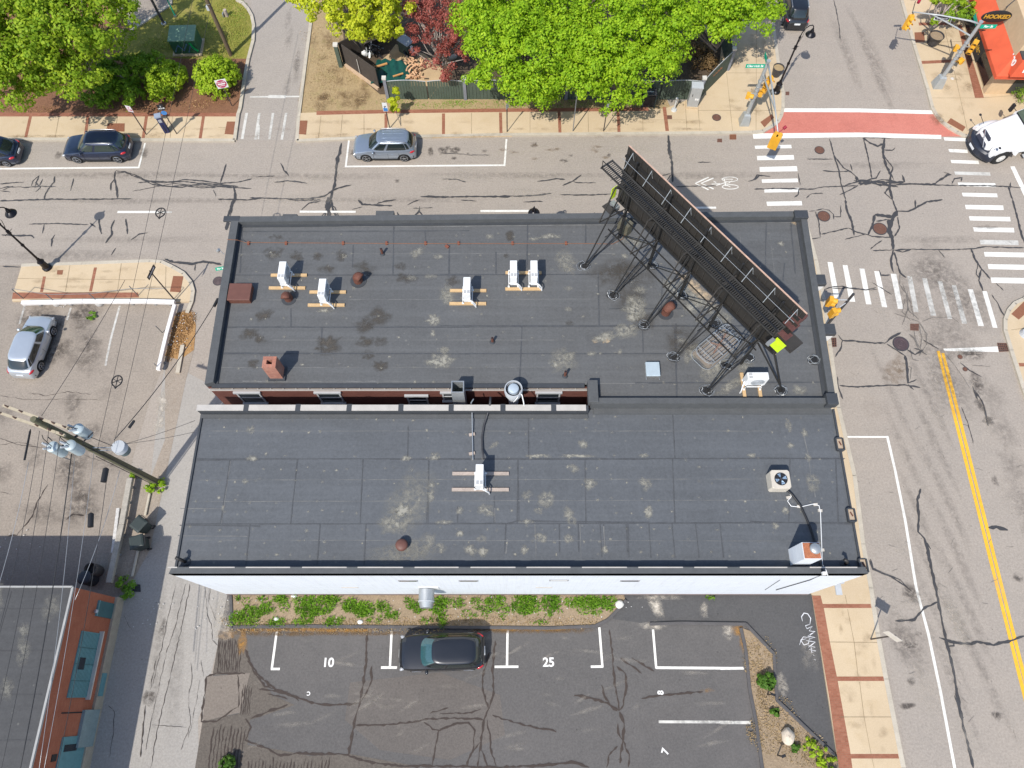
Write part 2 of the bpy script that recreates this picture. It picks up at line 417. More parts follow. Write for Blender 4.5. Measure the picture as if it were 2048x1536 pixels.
pavement(Q('1800,-60 1804,0 1829,89 1856,178 1865,214 1885,243 1912,262 1932,271 2060,274 2260,274 2260,-60'),
    [Q('1915,50 1923,50 1968,196 1950,196'), Q('1837,45 1895,45 1895,50 1838,51'), Q('1843,122 1905,119 1905,125 1844,128')],
    [Q('1890,60 1935,262'), Q('1845,85 1925,83'), Q('1865,196 1960,196 2048,190'), Q('1880,150 1945,148')])
pavement(Q('2100,540 2060,588 2048,598 2030,606 2015,626 2010,650 2013,675 2023,700 2048,778 2080,860 2260,1300 2260,540'),
    [Q('2037,726 2060,726 2062,733 2039,733')], [Q('2022,660 2100,650')])
pavement(Q('1595,440 1612,446 1632,520 1648,600 1660,690 1677,815 1709,951 1726,1088 1742,1176 1743,1198 1755,1266 1772,1358 1807,1536 1836,1690 1702,1690 1680,1545 1625,1190 1560,1100 1500,440'),
    [Q('1624,1191 1641,1191 1648,1218 1659,1280 1675,1360 1700,1500 1706,1545 1735,1690 1700,1690 1679,1545 1659,1400')] +
    [Q('1645,1208 1741,1208 1743,1216 1646,1216'), Q('1668,1353 1767,1353 1769,1362 1670,1362'), Q('1692,1508 1796,1508 1798,1517 1694,1517')],
    [Q('1690,1190 1694,1208'), Q('1695,1218 1708,1284 1716,1352'), Q('1719,1364 1728,1434 1742,1508'), Q('1657,1284 1757,1285'), Q('1681,1434 1783,1434'), Q('1744,1517 1750,1545')])
pavement(Q('43,532 164,528 299,523 322,525 345,536 366,548 380,566 385,582 382,603 350,604 24,602 26,588'),
    [Q('26,585 276,585 278,595 24,598'), strip(86, 553, 80, 584), strip(188, 535, 178, 583)],
    [Q('140,530 131,583'), Q('243,525 235,583'), Q('332,534 331,580'), Q('35,557 290,560')])
kb = MB()
def kerb(s, w=.24, h=.135, k=0):
    p = pts(s, k, .12)
    for a, b in zip(p, p[1:]):
        d = (b-a).normalized(); kb.box(((a.x+b.x)/2, (a.y+b.y)/2, h/2-.03), ((b-a).length+.02, w, h+.06), m=d.to_track_quat('X', 'Z').to_matrix())
for s in ('-160,276.5 469,280', '594,281 740,274 1000,269 1440,265 1505,264 1526,262 1544,252 1557,242 1563,230 1566,215 1566,184 1557,130 1547,53 1543,-60',
          '1800,-60 1804,0 1829,89 1856,178 1865,214 1873,229 1885,243 1900,255 1915,264 1932,271 2060,274', '2100,540 2060,588 2048,598 2030,606 2018,620 2011,638 2011,660 2023,700 2048,778 2080,860 2160,1060',
          '1612,446 1632,520 1648,600 1660,690 1677,815 1709,951 1726,1088 1742,1176 1755,1266 1772,1358 1807,1536 1836,1690',
          '43,530.5 164,526.5 299,521.5 322,523 345,534 366,546 381,564 386,582 383,603 374,625', '341,-60 341,8 262,60', '474,-60 474,0 485,5 495,16 503,30 507,50 506,80 496,118 488,161 480,216 476,228 469,279', '622,40 610,130 597,234 594,281', '365,690 355,745'):
    kerb(s)
struct('kerb', kb, KERB)
ak = MB()
for s in ('464,1254 600,1252 800,1254 1000,1255 1100,1256 1190,1252 1215,1240 1240,1215 1252,1200', '1300,1248 1360,1246 1492,1248 1548,1307 1554,1400 1672,1513 1690,1536', '1482,1256 1492,1300 1500,1380 1512,1440 1525,1536 1535,1600', '464,1256 461,1190'):
    p = pts(s, 0, .1)
    for a, b in zip(p, p[1:]):
        d = (b-a).normalized(); ak.box(((a.x+b.x)/2, (a.y+b.y)/2, .05), ((b-a).length+.04, .17, .14), m=d.to_track_quat('X', 'Z').to_matrix())
struct('kerb', ak, M('asphalt_kerb', (.09,.085,.085), .9, var=.25, scale=2), bevel=.03)
sheet('planting_strip', pts('462,1253 461,1192 470,1150 1240,1150 1250,1200 1238,1216 1213,1240 1190,1251 1000,1254 800,1253'), .05, SOIL)
sheet('planting_strip', pts('1484,1256 1500,1262 1546,1310 1552,1402 1670,1514 1700,1640 1540,1640 1523,1536 1511,1440 1500,1380 1491,1300'), .05, SOIL)
sheet('mulch_bed', pts('345,640 392,625 388,700 372,760 300,1100 255,1180 205,1200 215,1120 250,980 262,940 300,960 330,880 330,745'), .012, dirtmat('littered_soil', [(.30,.25,.20), (.38,.32,.26), (.22,.17,.12)], 1.0, 12))
sheet('leaf_litter', pts('345,628 382,622 392,650 388,700 360,720 330,712 340,680'), .02, dirtmat('dry_leaf_litter', [(.30,.15,.05), (.46,.28,.12), (.15,.07,.03)], 4.0, 9))
sheet('alley', pts('340,640 384,640 376,760 330,960 262,1200 240,1210 300,960'), .0035, ALLEY)
# red crossing
sheet('red_crossing', pts('1566,224 1700,224 1867,228 1873,230 1885,245 1900,257 1930,273 1800,274 1700,272 1600,268 1520,266 1545,253 1562,237'), .006, RP)
# ---------------- painted markings ----------------
mk = MB(); wk = MB(); ym = MB(); ZM = .012
def mq(s, k=0, b=mk): b.sheet(pts(s, k), ZM)
def ml(s, w, k=0, b=mk): b.ribbon(pts(s, k), w, ZM, taper=False)
mq('430,730 940,731 1440,745 1443,770 940,757 428,755', 4); mq('220,900 940,893 1490,910 1490,937 940,924 225,935', 4)
for x0, x1, y0, y1, sh, k, b in ((233,483,978,1003,4,4,mk),(248,500,1047,1080,3,4,mk),(265,522,1122,1158,3,4,mk),(280,526,1205,1232,3,4,mk),(297,537,1268,1298,2,4,mk),(18,293,10,46,6,15,mk),(20,220,93,106,2,15,mk)):
    b.sheet(pts(f'{x0},{y0+4} {x1-4},{y0-2} {x1},{y1-4} {x0+sh},{y1}', k), ZM)
for x0, x1, y0, y1, k, b in ((1505,1660,928,952,4,mk),(1537,1670,1006,1030,4,mk),(1552,1745,1080,1104,4,mk),(1577,1822,1158,1182,4,wk),(1600,1858,1232,1259,4,mk),(1628,1870,1301,1328,4,mk),(1543,1840,40,76,15,mk),(1573,1893,128,163,15,mk),(1605,1922,212,248,15,mk),(1655,1955,308,346,15,wk),(1688,2015,402,440,15,mk),(1717,2040,496,536,15,mk),(1740,2070,598,642,15,mk)):
    b.sheet(pts(f'{x0},{y0-2} {x1-5},{y0+3} {x1},{y1+2} {x0+7},{y1-5}', k), ZM)
for a, c, e, f, y0, y1, b in ((383,412,403,430,458,565,mk),(487,525,540,583,477,772,mk),(603,640,655,700,500,783,mk),(732,770,783,825,527,803,mk),(845,885,905,945,547,825,mk),(972,1015,1027,1068,567,838,mk),(1097,1135,1150,1188,585,863,wk),(1212,1250,1280,1322,600,890,wk),(1332,1368,1410,1445,623,915,wk),(1440,1475,1520,1560,655,952,wk),(1563,1603,1645,1688,685,970,mk),(1675,1710,1755,1792,700,983,mk)):
    b.sheet(pts(f'{a},{y0} {c},{y0+2} {f},{y1} {e},{y1-2}', 15), ZM)
mq('1375,1142 1590,1135 1800,1125 1808,1168 1600,1165 1385,1160', 15)
mq('2020,333 2029,333 2110,500 2098,500', 0)
le = [(1892.6+.2502*(y-780), y) for y in (702, 780, 900, 1050, 1200, 1350, 1500, 1650)]
for off in (3.2, 12.2):
    ym.ribbon([P(x+off, y+(4 if off > 5 and i == 0 else 0)) for i, (x, y) in enumerate(le)], .19, ZM, taper=False, step=.6, jit=.06)
ml('1692,874 1773,874', .11); ml('1774,872 1790,941 1810,1040 1832,1176 1856,1266 1880,1380 1909,1536 1925,1630', .15)
ml('0,1297 1065,1287', .14, 1); ml('1065,1292 1115,1100', .12, 1); ml('-140,1299 0,1297', .14, 1)
ml('760,1080 735,1285', .13, 2); ml('730,1280 1958,1270', .14, 2); ml('1954,1277 1970,1070', .13, 2)
ml('903,170 1215,170', .18, 5); ml('1215,170 1320,171', .12, 5, wk); ml('690,91 1120,92', .17, 6); ml('310,86 700,85', .17, 7); ml('530,386 660,386', .17, 8)
for q in ('72,870 42,1072', '178,868 148,1070', '278,868 245,1073'): ml(q, .18, 2, wk)
ml('1895,868 1860,1068', .2, 1, wk); ml('1990,960 1985,1070', .12, 1, wk); ml('0,745 385,742', .14, 2, wk); ml('140,742 275,744', .3, 2, wk)
for q in ('190,890 150,1030', '545,905 515,1000', '920,890 850,1150', '850,1150 810,1350'): ml(q, .13, 5, wk)
ml('823,575 788,838', .12, 11); ml('782,838 845,838', .12, 11); ml('1632,570 1620,828', .12, 11); ml('1557,828 1670,828', .13, 11)
ml('476,560 472,822', .12, 12); ml('385,823 552,822', .12, 12); ml('1122,545 1144,824', .12, 12); ml('1150,821 1062,822', .12, 12); ml('1500,560 1523,834', .12, 12); ml('1520,829 2043,833', .13, 12); ml('0,798 160,796', .13, 13)
ml('1540,1210 2043,1212', .13, 12, wk); ml('0,1162 205,1162', .15, 13, wk)
# shared lane marking: chevrons and bicycle
ml('1602,1362 1500,1410 1602,1458', .11, 3); ml('1577,1366 1497,1406', .01, 3); ml('1640,1368 1545,1408 1640,1452', .11, 3)
def oval(cx, cy, rx, ry, k, w, b=wk):
    b.ribbon([P(cx+rx*math.cos(t*math.pi/10), cy+ry*math.sin(t*math.pi/10), 0, k) for t in range(21)], w, ZM, taper=False)
oval(1765, 1378, 60, 18, 3, .055, mk); oval(1768, 1436, 62, 17, 3, .055, mk)
for q in ('1700,1375 1790,1378 1760,1405 1720,1415 1768,1436', '1640,1395 1660,1402', '1720,1372 1735,1430', '1625,1415 1690,1412', '1660,1425 1740,1400'): ml(q, .055, 3, mk)
struct('road_marking', mk, WP); struct('road_marking', wk, WPW); struct('yellow_line', ym, YP)
LET = M('white_stencil_paint', (.74,.73,.70), .8, var=.12, scale=6)
def ground_text(s, c, size, ang=0, bold=.02):
    c = Vector(c); m = frame((c.x, c.y, .014), (math.cos(ang), math.sin(ang), 0), (-math.sin(ang), math.cos(ang), 0))
    text(s, size, LET, m, None, 'painted_number', bold, kind='structure')
ground_text('10', P(1185,795,0,11), .62, 0, .018); ground_text('25', P(765,793,0,12), .62, 0, .018)
ground_text('8', P(1555,1005,0,12), .42, R(90), .015); ground_text('7', P(1588,1420,0,12), .5, R(70), .015); ground_text('C', P(1047,1010,0,11), .26, R(180), .01)
gf = MB()
for q in ('605,500 610,460 590,430 565,425 548,450 555,480', '605,500 575,510 585,530 620,515 600,545 640,550 590,580 640,590 600,600 610,570', '600,590 560,585 545,610 565,640 595,630 600,600', '535,640 545,605 580,598', '590,640 640,655 600,670 645,680 618,690 610,640', '625,705 635,712', '632,735 645,742', '580,610 640,620 595,655'):
    gf.ribbon(pts(q, 13), .045, .018, jit=.2, step=.2)
struct('graffiti', gf, M('white_spray_paint', (.62,.62,.64), .8))
# ---------------- crack sealant ----------------
ck = MB(); cb = MB(); ZC = .017
CR = {1:'885,1315 880,1380 895,1440 905,1520|12;880,1375 855,1410 850,1465|9;890,1312 960,1320 1040,1345 1130,1390 1250,1405 1400,1395 1560,1410 1700,1420 1830,1435|9;890,1330 960,1325 1060,1365 1180,1420 1300,1435 1420,1425 1550,1445 1700,1435 1930,1450|9;1060,1405 1180,1390 1300,1400 1420,1380 1550,1390 1690,1410 1830,1400 1935,1375|9;1020,1470 1200,1435 1340,1410 1500,1425 1650,1445|6;1120,1380 1250,1430 1400,1440 1520,1415 1640,1430 1790,1430 1810,1500 1815,1536|9;1690,1410 1715,1340 1735,1260|9;0,1415 90,1405 185,1400|9;0,1450 60,1435 200,1440 330,1432 430,1435|8;240,1430 255,1390 300,1350 280,1400 265,1440|7;270,1400 310,1440 275,1475|7;330,1375 300,1430|7;420,1355 415,1400 380,1440 345,1500 340,1530|9;565,1372 555,1420 540,1468|7;0,1465 80,1475|7;20,1460 100,1430|7',
5:'0,85 150,80 400,72 700,72 1010,68|11;895,0 905,60|10;225,262 450,258 680,268|8;340,262 325,335|7;690,255 735,285|8;15,345 120,352 245,350 265,370|13;420,345 400,380 395,435|9;760,225 765,290 780,340|10;880,232 855,290 860,340 812,410|10;965,222 975,280 980,340|9;1005,385 1070,340 1135,330|9;890,447 855,500|9;20,585 90,592 160,592|9;1265,530 1330,555 1480,568 1560,552 1640,560 1700,575|15;1500,570 1498,620|8;1675,72 1800,75 1900,78 1997,66|10;1805,0 1805,70 1755,180 1755,260 1740,310|13;1800,75 1770,200|7;1640,0 1660,50|6',
2:'235,1255 262,1310 298,1350|9;190,1403 290,1390 360,1395 440,1410|11;45,1358 190,1353|6;700,1100 690,1180 668,1220 660,1320 650,1420 630,1480 620,1536|16;685,1210 665,1300 650,1430|12;780,1420 700,1440 640,1460 570,1510 430,1530|11;0,1520 150,1525 400,1530 500,1525|11;1478,1375 1590,1380 1660,1400|8;1480,1180 1600,1182 1700,1192 1840,1192|5;1310,1510 1500,1515 1700,1510 1997,1512|13',
6:'510,130 600,125 700,130 850,128|10;700,80 760,25 850,10|9;910,-20 905,60 920,130|30;880,130 900,60 930,0|12;970,130 940,60 935,0|12;990,135 960,60 920,30|8;850,130 890,90 905,20|8;600,0 700,5 850,0|8;120,230 150,100 175,0|12;130,180 140,120|14;1140,0 1170,35 1280,40 1400,45|13;1280,30 1340,10 1430,0|10;1090,75 1170,55|7;1515,40 1560,15 1610,0|9;1610,50 1605,90 1560,130|11;1600,80 1640,130|9;1560,65 1620,65 1710,58|7;1435,95 1460,130|8',
7:'160,0 280,10|9;640,18 720,12 790,12|9;1295,10 1320,50 1330,70|7;1190,95 1155,125|6',
3:'1290,1035 1305,1150 1320,1260 1325,1400|15;1300,1080 1290,1150 1315,1230|12;1240,1350 1310,1335|8;1315,1340 1280,1390|7;845,1388 890,1368 930,1360|8;285,1395 400,1380 430,1373 500,1380|9;480,1425 555,1395 625,1345|10;560,1395 600,1405 735,1405|8;0,1507 150,1508 290,1500 395,1485|11;460,1498 700,1498 900,1490|9;1518,1247 1620,1248|7;1350,1435 1500,1430 1660,1430|7;1905,1395 1945,1385 1975,1345 1997,1345|10',
4:'765,0 785,80 800,170 810,265|6;585,1072 760,1073|6;737,935 765,1045 800,1150 815,1240 845,1347|7;765,1045 830,1130 880,1160 915,1190 920,1230|9;690,1150 780,1158 880,1155|7;875,1105 890,1150|8;960,930 1010,965 1060,985 1100,970 1110,930|12;1110,965 1095,1000 1100,1050 1120,1120 1150,1180 1140,1260 1160,1347|14;1100,1010 1160,1015 1180,995|8;965,935 990,1030 1010,1130 1020,1200|8;1100,1050 1165,1130 1150,1170 1170,1215|8;960,930 1060,930 1150,935|6;1080,1150 1050,1200 930,1230|7;920,1190 930,1215 1000,1225 1080,1225 1180,1235 1240,1225 1228,1180|14;930,1240 1050,1225 1150,1250 1250,1240 1440,1242 1530,1180 1560,1180|11;840,1250 950,1220 1080,1245 1200,1260|9;900,1215 980,1245 1090,1210 1190,1225|8;940,1250 1010,1215 1080,1255 1140,1225 1240,1235|9;230,1275 400,1270 620,1275 700,1260 930,1250|8;1250,1238 1400,1245 1600,1250|8;1560,1240 1580,1205 1630,1195 1625,1225|7;1505,1160 1560,1180|7;190,1223 240,1210 262,1182 340,1190|8;525,1165 540,1250|7;500,1330 525,1310 535,1270|8;580,1335 615,1305 695,1303|6;1600,1250 1800,1252 1940,1258 2030,1265|8;1940,1258 1955,1300 1970,1347|9;1955,1230 1950,1280|7;1140,1260 1110,1300 1160,1347|10;930,1250 860,1290 805,1312|8',
15:'625,0 635,80 670,150 685,230 690,275|13;630,80 690,215|8;590,40 588,130 540,130|7;395,90 420,170 432,290|7;440,265 520,245 650,215|10;650,215 700,245 780,265 830,280 970,290|10;620,305 690,285 780,265|6;345,90 395,85|6;355,300 430,290|6;850,115 830,200 800,270|15;850,112 930,125 985,130 1025,85|22;1025,85 985,150 960,230 985,300 990,380|24;960,150 960,250 985,300|24;1025,130 1040,220 1000,280|10;860,165 950,150|9;985,0 1020,85 1110,90 1185,50 1250,15 1370,0|13;1160,0 1160,70|10;815,380 850,350 905,312|7;835,390 1000,385 1130,380|9;1000,385 1060,400 1130,382|11;1130,380 1400,383 1590,378 1700,360 1850,365 1997,368|8;1340,385 1385,445|5;990,385 975,470 985,540 995,560|12;1000,400 1020,480 1045,560 1090,600|10;1590,378 1620,460 1670,530 1735,605|12;1665,535 1650,620 1680,700|11;1640,480 1630,570 1655,610|6;1780,640 1840,695|6;1745,728 1790,790 1840,890|8;885,540 895,580 970,578|9;455,690 520,670 600,662 660,680 720,685 780,690 860,675|8;520,680 600,680 680,675 760,690 870,690|6;830,635 920,690 980,728|6;600,1080 700,1085 830,1100 930,1100|11;930,1100 975,1060 1050,1020|11;940,1105 1010,1150 1080,1195|9;1080,1195 1095,1260 1100,1340 1105,1410|16;1150,1140 1190,1150 1250,1190|8;1220,1075 1340,1145|8;570,1040 600,1080 590,1140 545,1205|8;580,1425 700,1437 860,1428 1080,1422 1200,1440|10;560,1355 575,1450 605,1530|8;1105,1410 1170,1380|9;1105,1415 1150,1460|9;1505,1250 1580,1310 1670,1360|8;1600,1430 1640,1536|10;1910,0 1940,120 1970,240 1997,330|12;400,80 450,68 500,78 530,110 535,150|7;420,150 400,120 400,90|6;1100,1150 1160,1190 1220,1150|10',
14:'1275,740 1250,820 1260,950 1255,1060 1300,1110 1325,1180 1350,1320 1385,1495|13;1310,1130 1352,1190|8;1580,130 1620,230 1650,320 1668,400|5;1590,255 1630,265|8;1690,20 1740,100 1770,220 1778,270|10;1780,1030 1840,1025 1925,1047|16;890,1270 910,1330 1000,1370 1120,1420 1190,1490|7',
13:'1395,0 1435,170 1470,350 1500,500 1530,640 1570,800 1600,1000 1640,1200 1680,1350 1705,1469|12;1010,60 1030,130 1150,180 1230,230 1290,280|7;1470,350 1380,390 1340,430 1310,470 1180,478|9;1475,590 1550,620 1690,635 1730,618 1840,640 1980,605 2048,580|10;1520,600 1570,620 1575,645 1540,650|9;1580,980 1620,1100 1640,1130|9'}
CG = {15:'1045,570 1040,650 1090,720 1110,850 1190,920|8;1100,700 1100,850 1060,960|8;1060,640 1120,780 1150,900|6;1080,760 1060,860 1130,930|6;1000,870 1100,905 1190,935 1235,1010 1240,1060|7;1210,935 1290,905 1440,900 1500,950|5;1185,940 1250,1030 1245,1110 1190,1200|7;1190,1235 1140,1225 1120,1140|9;1110,1030 1150,1060 1190,1150|18;1190,960 1210,1060 1200,1140|9;1150,1000 1170,1100 1230,1180|8;1060,1250 1130,1290 1120,1380|8;1400,1190 1500,1320 1580,1445|5;1540,1190 1680,1185|9;1600,1270 1740,1280|6',
11:'1462,580 1450,800 1430,950 1405,1080 1370,1220 1325,1450|12;1490,820 1490,920 1440,1030 1405,1080|10;600,700 660,850 740,960 900,1010 1050,1070 1200,1095 1400,1080|9;1380,1235 1600,1230 1800,1210 1900,1190 2040,1190|8;1860,1210 1920,1260 1970,1270 2040,1250|7;1965,1270 1940,1400 1915,1520|8;1900,1150 2030,1110|7;600,1190 640,1250 600,1340 740,1390 850,1450 960,1430 1300,1440 1500,1500 1700,1520 2040,1525|10;330,890 400,870 600,870|8;330,890 290,1210 400,1210 540,1110|8;550,880 560,1060 550,1110|6;640,1190 780,1130 900,1090|10;700,980 900,1000|8;620,780 700,890 820,990 930,1030|10;900,1010 980,1060|7;760,1010 900,1050|5',
12:'345,720 300,900 305,1010 345,1115|9;390,640 370,850 378,1010 345,1115|11;345,1115 310,1190 290,1350 265,1530|9;0,1185 150,1185 310,1195|8;370,1165 520,1215 680,1250 820,1278|7;0,1260 120,1220 200,1220 245,1270 235,1400 180,1520|8;330,1200 350,1300 360,1420 400,1520|8;0,1150 200,1150 290,1120|6;0,1525 400,1530 700,1520 950,1495 1050,1530|10;1195,560 1215,750 1230,950 1265,1130|10;1245,820 1305,870 1315,960 1290,1090 1265,1130|9;1140,950 1155,1030 1200,1090 1265,1130|9;945,1025 1050,1040 1180,1080 1250,1130|11;1265,1140 1300,1220 1290,1330 1265,1500|12;1250,1220 1255,1290 1290,1345 1330,1440 1330,1530|8;1250,1380 1190,1450 1175,1530|8;1420,1050 1500,1030 1700,1010 1850,1000|9;1270,760 1420,870|9;1350,760 1510,855|9;290,1350 210,1440 190,1530|6;290,1400 340,1530|6',
10:'1475,110 1420,400 1350,700 1290,950 1220,1250 1170,1536|6;1440,110 1370,400 1290,650 1200,1050 1130,1400|4;1370,110 1300,380 1280,500 1180,900|4;1590,130 1610,350 1640,420 1650,540 1700,590|4;1640,100 1620,250 1680,400|3;1480,720 1490,850 1460,1000 1480,1200 1400,1400|4;1560,700 1580,830|3;1210,700 1180,850 1170,930|6;1130,1050 1110,1250 1090,1450|12;1550,850 1500,1150 1460,1300|3;1180,1200 1450,1220|3;1700,480 1690,800|7;840,1050 890,1100 880,1250 850,1450|4;960,350 1040,500|3',
9:'0,120 200,150 500,150 750,150|3;220,100 350,120 520,90 700,110|4;0,450 150,500 330,520|4;0,500 140,480 260,500|3;370,800 290,930 250,1050 130,1190 60,1200|9;510,1070 560,1030 650,1040|12;600,560 760,620 900,600|3;0,860 90,880|3'}
def cracks(D, b, wf, jit=.45, wd=.02):
    for k, s in D.items():
        wk_ = .5 if k == 10 else (.7 if k == 9 else 1)
        for q in s.split(';'):
            p, wd_ = q.split('|'); p = pts(p, k); sc = ZR[k][2]*30
            b.ribbon(p, float(wd_)/sc*wf*wk_, ZC, jit=jit, step=.16, wander=wd)
cracks(CR, ck, 1.18)
cr2 = {k: v for k, v in CG.items() if k in (15,)}
g3 = MB(); cracks(cr2, g3, .8)
cracks({k: v for k, v in CG.items() if k not in (15,)}, cb, 1.0, .7, .03)
for i in range(16):   # ravelled strips of the lot edge
    x = 425+i*15; cb.ribbon(pts(f'{x},{610+abs(i-4)*6} {x-8},{720} {x-16},{860}' if i < 11 else f'{x},{900+i*4} {x-10},{1000} {x-22},{1160}', 11), .045, ZC, jit=.8, step=.15, wander=.03)
for i in range(34):
    x = 380+i*45*.55; y1 = 1230 if x < 620 else 1475
    cb.ribbon(pts(f'{x},{y1+random.uniform(-20,40)} {x-18},{y1+130} {x-40},{y1+330}', 11), .05, ZC, jit=.8, step=.15, wander=.03)
random.seed(11)
for _ in range(46):  # short hairline cracks in roads
    x = random.uniform(1640, 2040); y = random.uniform(560, 1500); a = random.uniform(0, 3.1)
    p = P(x, y); g3.ribbon([p, p+Vector((math.cos(a), math.sin(a), 0))*random.uniform(.2,.5)], .02, ZC, jit=.5, step=.1, wander=.02)
struct('crack_sealant', ck, CRK); struct('crack_sealant', g3, M('worn_sealant', (.16,.145,.13), .8, var=.3, scale=5)); struct('pavement_crack', cb, CRKB)
# ---------------- stains: dark wear, oil, soil ----------------
DST = fademat('dark_oil_wear', (.10,.085,.075)); BST = fademat('brown_grime', (.20,.13,.07)); LST = fademat('pale_dust', (.50,.45,.38)); OST = fademat('orange_leaf_dust', (.42,.22,.06))
def stains(name, mat, L, z):
    b = MB()
    for x, y, rx, ry, rz, a, k in L:
        c = P(x, y, z, k); c.z = z; b.blob(c, rx, ry, rz, a=a)
    return struct(name, b, mat)
random.seed(5)
dk = [(735,1262-1100+1100,0.3,.3,0,0,0)]
dk = [(1640+random.uniform(-25,25)+i*30, 560+i*60, 1.6, 2.6, .2, .2, 0) for i in range(4)]
dk = [(1870+random.gauss(0,25), 540+i*60, 1.6, 2.6, .2, .35, 0) for i in range(5)]
dk += [(1985+i*7+random.gauss(0,6), 790+i*24, .9, 1.5, .2, .3, 0) for i in range(0, 20, 3)]
dk += [(1385,1162,.28,.5,.3,1.2,2),(1485,1158,.4,.45,.5,1.2,2),(1575,1155,.4,.4,0,1.4,2),(1568,1215,.25,.2,0,1.2,2),(1672,1178,.1,.1,0,1,2),(1805,1160,.3,.2,0,.6,2),(1520,1135,.25,.25,0,.7,2),(790,1170,.35,.3,0,1,2),(445,1190,.35,.4,0,1,1),(1100,1170,.4,.6,0,.8,1),(1130,1390,.2,.2,0,.8,2),(1035,1040,.3,.3,0,.5,2)]
dk += [(260,1115,.3,.3,0,1,3),(490,1238,.35,.2,0,1,3),(545,1190,.2,.2,0,.6,3),(835,1190,.2,.2,0,.7,3)]
dk += [(1290,300,.5,.6,0,1.2,13),(1285,640,.35,.2,0,1.4,13),(1290,885,.25,.25,0,1.1,13),(1258,1052,.5,.18,0,1.5,13),(1865,1115,.3,.25,0,1.5,13),(1335,565,.2,.15,0,.9,13),(2010,190,.3,.3,0,1,13),(1780,225,.45,.3,.2,1.3,14),(1720,110,.3,.6,.2,1,14),(1830,680,.25,.35,0,.9,14),(1210,560,1,1.6,0,.4,13),(1300,680,1,1.6,0,.35,13)]
dk += [(1155,985,.36,.42,0,1.2,10),(1260,470,.25,.6,0,.8,10),(1220,650,.4,4.5,.12,.25,10),(1370,700,.5,5.0,.14,.25,10)]
dk += [(random.uniform(200,700), random.uniform(900,1350), random.uniform(.5,1.6), random.uniform(.4,1.2), random.uniform(0,3), random.uniform(.2,.55), 5) for _ in range(22)]
dk += [(random.uniform(0,900), random.uniform(100,1200), random.uniform(.5,1.8), random.uniform(.4,1.0), random.uniform(0,3), random.uniform(.2,.5), 9) for _ in range(26)]
dk += [(860,380,.5,4.5,.1,.3,4),(1080,440,.4,4.0,.1,.22,4)]
dk += [(1700,210,.9,.2,0,.6,15),(1560,780,1.5,2.2,0,.5,15),(1300,560,2.4,1.2,0,.25,15),(1635,1400,.5,.9,0,1,15),(1600,1180,1.2,.5,0,.8,15)]
stains('road_grime', DST, dk, .022)
bn = [(840,1600,1,1,0,.1,15)]+[(1000,1330,.8,.8,0,.6,15),(1040,1260,.5,.8,0,.6,15)]
bn += [(random.uniform(20,820), random.uniform(1105,1250), random.uniform(.2,.5), .15, 0, random.uniform(.3,.9), 3) for _ in range(10)]
bn += [(620+i*60, 590+random.uniform(-8,8), 1.2, .14, 0, .5, 11) for i in range(18)]+[(300+i*60, 560+random.uniform(-8,8), 1.3, .2, 0, .7, 12) for i in range(12)]
bn += [(95,180,.5,.4,0,1,1)]
stains('brown_dust', BST, bn, .024)
on = [(x, 562+random.uniform(-6,6), .9, .11, 0, .7, 11) for x in range(600,1500,55)]+[(x, 552+random.uniform(-6,6), .9, .12, 0, .8, 12) for x in range(350,880,50)]+[(x,1024,2.0,.12,0,1,3) for x in range(600,1500,90)]+[(x,1075,1.6,.12,0,.9,1) for x in range(1150,1340,60)]+[(580,640,.25,.8,0,1.1,11),(480,590,.6,.3,0,1,11),(115,540,.5,.3,0,1.2,13),(150,600,.2,.8,0,1,13),(1880,990,.4,.12,0,.5,12)]
stains('leaf_dust', OST, on, .026)
lt = [(1520,390,.35,.8,.4,1.3,12),(1500,535,.9,.28,0,1.2,12),(1860,420,.25,.5,0,.9,12),(1545,325,1.4,.25,0,.7,12),(2030,570,.4,.5,0,1,12),(430,470,.6,1.5,0,.8,11),(470,560,.5,.6,0,.8,11)]
lt += [(random.uniform(600,2000), random.uniform(600,1400), random.uniform(.3,1.2), .12, random.uniform(-.3,.6), random.uniform(.1,.35), 11) for _ in range(26)]+[(random.uniform(0,2040), random.uniform(600,1400), random.uniform(.3,1.2), .12, random.uniform(-.3,.6), random.uniform(.1,.35), 12) for _ in range(30)]
lt += [(1250,160,.35,.9,.1,1.6,9),(1220,340,.4,.6,.1,1.5,9),(1235,220,.3,.6,.1,1.5,9),(410,900,.4,.6,0,.8,13),(430,930,.3,.5,0,.8,13),(750,700,.4,.8,0,.5,13),(600,690,.5,1,0,.35,13),(1500,980,.35,.3,0,.9,5)]
lt += [(random.uniform(1690,2040), random.uniform(600,1500), random.uniform(.2,.9), random.uniform(.5,2.4), .2, random.uniform(.15,.4), 0) for _ in range(26)]+[(random.uniform(0,1500), random.uniform(290,430), random.uniform(.8,3), random.uniform(.15,.5), 0, random.uniform(.12,.35), 0) for _ in range(40)]
stains('pale_dust', LST, lt, .028)
stains('tyre_wear', DST, [(x, y, rx, ry, 0, a, 0) for x, y, rx, ry, a in ((250,350,9,.35,.35),(620,352,8,.35,.3),(1050,350,8,.35,.3),(1400,350,7,.35,.3),(300,402,9,.3,.3),(800,400,9,.3,.25),(250,480,8,.4,.25),(120,510,6,.5,.3),(1900,480,5,.4,.25),(1750,330,5,.4,.25))]+[(1850+i*22, 780+i*110, .35, 4, .22, .3, 0) for i in range(6)]+[(1790+i*22, 800+i*110, .3, 4, .22, .25, 0) for i in range(6)]+[(1720+i*15, 60+i*40, .3, 3, .2, .3, 0) for i in range(4)]+[(580+random.gauss(0,14), random.uniform(20,210), .3, 1.5, 0, .3, 0) for _ in range(6)], .030)
